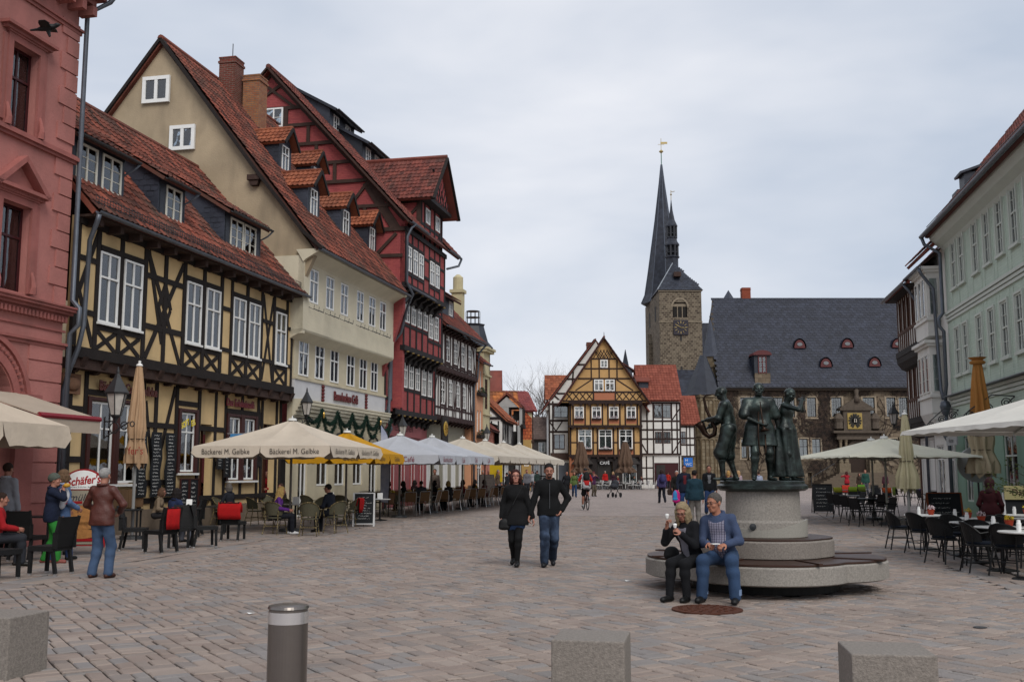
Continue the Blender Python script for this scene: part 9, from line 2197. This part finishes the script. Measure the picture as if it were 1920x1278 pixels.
rw,Jw=person('blonde woman with glasses in black, sitting on the fountain bench with ice cream',(2.36,13.84,0),222,1.64,('jacket','0a0b10'),('trousers','0b0c10'),('wavy','84745a'),'0c0c0c',fem=True,glasses=True,hip=(0,0,.57),lean=14,side=4,feet=((-.16,.42,.085),(.06,.5,.085)),khint=(0,.3,1),hands=((-.04,.34,.90),(.2,.32,1.0)),ehint=((-.4,-.3,-1),(.4,-.3,-1)),nod=20,yaw=-14,curl=70,shirt='6a6870',belly=.02)
rm,Jm=person('grey-haired man with glasses in a blue cardigan and plaid shirt, sitting on the fountain bench',(2.76,13.78,0),206,1.80,('jacket','38445e'),('jeans','2c405c'),('grey','4a4541'),'0e0e10',mats={'bot': M('denim_mid','2c405c',.9,.3,4,.35,90),'shirt': plaid},shirt='9a98a4x',glasses=True,hip=(0,0,.56),lean=13,side=5,feet=((-.24,.42,.085),(.17,.44,.085)),khint=(0,.3,1),hands=((-.11,.34,.70),(.1,.36,.70)),ehint=((-.7,-.7,-.7),(.7,-.7,-.7)),yaw=26,nod=4,skin='9c6a54',curl=55,belly=.05,palms=((.4,.2,-1),(-.4,.2,-1)),collar='38445e')
tip=lambda J,i: tuple(J['wr',i]+(J['wr',i]-J['el',i]).normalized()*.1+Vector((0,.02,.02)))
for R_,q,l in ((rw,tip(Jw,1),'white ice cream raised in the hand of the blonde woman'),(rw,tip(Jw,0),'white cup in the lap hand of the blonde woman'),(rm,tuple((Vector(tip(Jm,0))+Vector(tip(Jm,1)))/2),'white napkin in the hands of the man in the blue cardigan')):
 w=wp(R_,None,q);o=empty('paper_cup' if 'cup' in l else 'ice_cream' if 'ice' in l else 'napkin',w,.3,l,'cup' if 'cup' in l else 'ice cream' if 'ice' in l else 'napkin');(MB().box(-.05,.05,-.035,.035,-.004,.006) if 'napkin' in l else MB().lathe([(.015,0),(.028,.04),(.022,.055),(.0,.06)],10)).build('white_part',WHITE,o)
bag('black handbag beside the blonde woman on the fountain bench',(2.12,14.05,.66),'0b0b0c',.2,.16,.1)
for i in (0,1): q=Jm['an',i];MB().tube([tuple(q+Vector((0,-.01,.02))),tuple(q+Vector((0,-.01,.09)))],.072,14).build('turned_up_cuff',M('denim_pale','6c7f9c',.9,.1,9),rm)
c=P(1098,955);r=empty('bicycle',(c.x,c.y,0),math.radians(6),'bicycle ridden away from the camera by the cyclist in a white and red jersey','bicycle');tyre=M('tyre','0c0c0d',.7)
for y in (-.52,.52):
 ring=[(0,y+.33*math.cos(t),.34+.33*math.sin(t)) for t in [k*PI/16 for k in range(33)]];o=MB().tube(ring,.022,6,cap=False).build('wheel',tyre,r);b=MB()
 for k in range(12): t=k*PI/6;b.bar((0,y,.34),(0,y+.32*math.cos(t),.34+.32*math.sin(t)),.004)
 b.build('spokes',ALU,o)
b=MB();A,B_,C_,D_=(0,-.12,.3),(0,-.22,.82),(0,.36,.8),(0,-.52,.34);[b.bar(p_,q_,.03) for p_,q_ in ((A,B_),(A,C_),(B_,C_),(B_,D_),(A,D_),(C_,(0,.52,.34)))];b.build('frame',M('frame_red','3c1418',.4),r)
MB().tube([(-.28,.3,1.0),(0,.38,.98),(.28,.3,1.0)],.014,6).build('handlebar',BLKM,r);MB().box(-.07,.07,-.38,-.12,.9,.95).build('saddle',BLKM,r);b=MB();b.bar((-.12,-.1,.14),(.12,-.14,.46),.02);b.bar((-.18,-.1,.14),(-.08,-.1,.14),.05);b.bar((.08,-.14,.46),(.18,-.14,.46),.05);b.build('pedals',BLKM,r)
rc,Jc=person('cyclist in a white and red jersey and black shorts, riding away',(c.x,c.y,0),-6,1.8,('shirt','9a9a9e'),('shorts','0a0a0b'),('cap','1a1a1c'),'a0a0a0',hip=(0,-.26,1.04),lean=28,feet=((-.12,-.06,.2),(.12,-.14,.5)),khint=(0,1,.3),hands=((-.28,.26,1.06),(.28,.26,1.06)),nod=-16,sleeve=.45)
rucksack(rc,Jc,'black rucksack on the cyclist','0a0b0c');q=Field(*bounds(Jc),.02);arms(q,Jc,.02,upto=.4);q.cap(Jc['hip']+Vector((0,0,.06)),Jc['hip']+Vector((0,.02,.12)),.15,.15,.03);link('red_sleeves',np_mesh('red_sleeves',[q.net()],M('jersey_red','9c1c1c',.8)),rc)
c=P(1152,932);r=empty('pram',(c.x,c.y,0),2.6,'dark grey pram with a rounded hood in front of the golden cafe','pram');f=Field((-.3,-.5,.4),(.3,.5,1.2),.025);f.ell((0,0,.72),(.24,.4,.2),None,.0).ell((0,-.15,.9),(.25,.25,.24),None,.03);link('hood_and_seat',np_mesh('hood',[f.net()],M('pram_grey','26282e',.8,.2,9)),r);b=MB();[b.bar((s*.25,-.35,.15),(s*.22,.3,.7),.03) for s in (-1,1)];[b.bar((s*.25,.35,.15),(s*.22,-.3,.7),.03) for s in (-1,1)];[b.bar((s*.22,-.3,.7),(s*.22,-.65,1.05),.025) for s in (-1,1)];b.bar((-.22,-.65,1.05),(.22,-.65,1.05),.03);b.build('frame',BLKM,r)
for s in (-1,1):
 for y,R_ in ((-.36,.16),(.36,.12)): o=MB().lathe([(0,-.03),(R_,-.03),(R_,.03),(0,.03)],16).build('wheel',tyre,r);o.matrix_local=Matrix.Translation((s*.28,y,R_)) @ Matrix.Rotation(PI/2,4,'Y')
W_=[(1077,932,180,1.72,'jacket','4c5c30','1c3454','bob','4a3020',WALK,'woman in an olive green jacket and jeans walking towards the camera'),(1063,932,170,1.74,'jacket','14151a','0e0f12','short','2a1a14',WALK2,'dark-clothed person with a striped top behind the bearded man'),(1113,930,150,1.7,'jacket','3c1c3c','4c4438','cap','5a1c24',dict(hands=((-.08,.26,1.45),(.1,.26,1.45)),ehint=((-1,.2,-1),(1,.2,-1))),'person in a purple jacket and shorts raising a camera'),(1135,917,185,1.78,'jacket','9c1414','20242c','grey','8a8886',{},'grey-haired man in a bright red jacket at the golden cafe'),(1150,918,180,1.72,'jacket','2c1420','20202a','long','a08860',{},'blonde woman in dark purple behind the pram'),
 (1242,943,-5,1.85,'jacket','3a3458','10131f','bob','2a1a16',WALK,'woman in a violet-blue jacket walking away alone'),(1253,915,10,1.7,'jacket','9c2014','20242c','short','3a2418',WALK2,'small figure in an orange-red top by the shop doors'),(1284,967,176,1.95,'jacket','101728','223a64','short','2c1c16',WALK,'tall man with glasses in a navy jacket carrying a bright bag'),(1331,963,186,1.93,'jacket','0e1014','1e3254','short','2a1c14',{},'man in an open black jacket and jeans facing the camera'),(1304,988,5,1.72,'vest','16303c','6c6864','short','120d0b',{},'man in a teal quilted vest and grey trousers seen from behind'),(1270,950,185,1.75,'coat','14120f','16140f','short','a8a6a2',WALK,'white-haired person in a long dark coat with a shoulder bag'),(1367,940,20,1.75,'jacket','4a1c20','20242c','long','a07c48',{},'blonde woman behind the saxophonist statue'),(1386,938,-10,1.75,'jacket','9a8890','20242c','long','a4825c',{},'blonde woman in a pale jacket behind the statue group'),(1424,935,0,1.7,'jacket','8c94a8','20242c','short','2c1c14',{},'person in pale blue glimpsed between the statues'),(1487,930,170,1.75,'jacket','16181c','14161c','bob','7c4420',{},'red-haired person just right of the flautist statue'),
 (1589,926,-10,1.72,'jacket','8c1824','161a28','bob','3c1814',dict(hands=((-.12,.3,1.45),(.12,.3,1.45)),ehint=((-1.4,.3,-.6),(1.4,.3,-.6))),'woman in a red jacket photographing the town hall'),(1612,926,170,1.6,'coat','2c2018','1a1614','bob','2c1a14',{},'woman in a dark brown coat beside the parasol pole'),(1624,928,200,1.85,'jacket','1c4038','3a3c44','short','6a4c34',{},'tall man in a green jacket behind the parasol pole'),(1519,912,150,1.68,'jacket','101114','0d0d10','long','8a6c44',{},'small woman in black and white standing by the town hall wall'),(1661,925,0,1.6,'jacket','3c1c28','15151a','short','1c1412',{},'small person in wine red near the town hall steps'),(1742,928,90,1.65,'jacket','8a868c','2c2c34','short','4c2a1c',{},'small person in a pale top in front of the timber house')]
for px,py,fc,h_,k,tp,bt,hs_,hc,po,l in W_:
 r,J=person(l,P(px,py),fc,h_,(k,tp,'0c0d10'),('jeans' if k != 'coat' else 'trousers',bt),(hs_,hc),fem=('woman' in l),shirt=('6a6c70' if 'open black' in l else '5c1c24' if 'glasses' in l else None),glasses='glasses' in l,**{**dict(feet=((-.12,0,.08),(.12,.03,.08))),**po})
 if 'violet' in l: rucksack(r,J,'violet-blue rucksack of the woman walking away','2c2c58')
 if 'bright bag' in l: w=wp(r,J,J['wr',1]);bag('bright pink and blue carrier bag hanging from the tall man\'s hand',(w.x-.1,w.y-.1,w.z),'b01870',.3,.5,.12,'carrier_bag');bag('sky blue half of the carrier bag',(w.x-.14,w.y-.12,w.z-.02),'2c78b0',.18,.4,.12,'carrier_bag')
 if 'shoulder bag' in l: w=wp(r,J,(.3,.05,.9));bag('brown shoulder bag of the white-haired person',w,'2c1c14',.34,.34,.14)
person('person in a maroon hooded coat standing among the round tables, seen from the side',(9.95,21.9,0),40,1.52,('coat','30080e'),('trousers','1c0a0e'),('hood','2a070c'),'141214',hands=((-.2,.2,.95),(.2,.22,.95)),lean=5)
rg=random.Random(21);cols=['14161c','3c1c1c','1c2438','5a5a60','7c1c1c','2a2a2c','8a8c90','20302c','4a3c30']
for k in range(20):
 px,d=rg.uniform(893,1012),rg.uniform(62,108);q=at(px,885,d);c1,c2=rg.choice(cols),rg.choice(cols[:4])
 if k == 4: c1='b0b2b6'
 person('distant passer-by, %s in the crowd at the end of the left row' % (('leftmost','second','third','fourth','fifth','sixth','seventh','eighth','ninth','tenth','eleventh','twelfth','thirteenth','fourteenth','fifteenth','sixteenth','seventeenth','eighteenth','nineteenth','rearmost')[k]),(q.x,q.y,0),rg.uniform(0,360),rg.uniform(1.6,1.85),('jacket',c1),('trousers',c2),('short',rg.choice(['15100e','3c2a1c','6a6866'])),group='passers-by at the end of the street',**rg.choice([WALK,WALK2,{}]))
for k in range(6): q=gp(955+k*9,932-k*2.2)+Vector((-.9,0,0));person('guest under the plain cream parasols, %s along the row' % ordw[k],(q.x,q.y,0),rg.uniform(0,360),1.7,('jacket',cols[k+2]),('trousers','16181c'),('short','2a1c14'),group='guests under the plain cream parasols',**SIT(z=.46))
for k,px in enumerate((1128,1160,1188,1205)): q=gp(px,916);person('seated guest in front of the golden cafe, %s from the left' % ordw[k],(q.x,q.y,0),90*(-1)**k,1.7,('jacket',cols[(k*3+1) % 9]),('trousers','16181c'),('short','b0a080' if k == 1 else '3a281c'),group='guests at the golden cafe',**SIT(z=.46))
for px,py,l in ((1177,1089,'small scrap of white paper left of the fountain bench'),(842,981,'tiny white paper scrap on the paving beyond the feather flag'),(470,1150,'cigarette end on the paving left of the steel bollard')):
 q=P(px,py);o=empty('litter',q,rg.random()*3,l,'litter');MB().add([(-.04,-.02,.004),(.05,-.03,.012),(.04,.03,.006),(-.03,.035,.018)],[(0,1,2,3)]).build('scrap',WHITE,o)
q=P(1838,1176);o=empty('drain_cover',q,0,'small oval iron drain cover in the paving at the lower right','drain cover');MB().lathe([(0,0),(.07,0),(.07,.008),(0,.01)],20).build('cover',IRON,o)
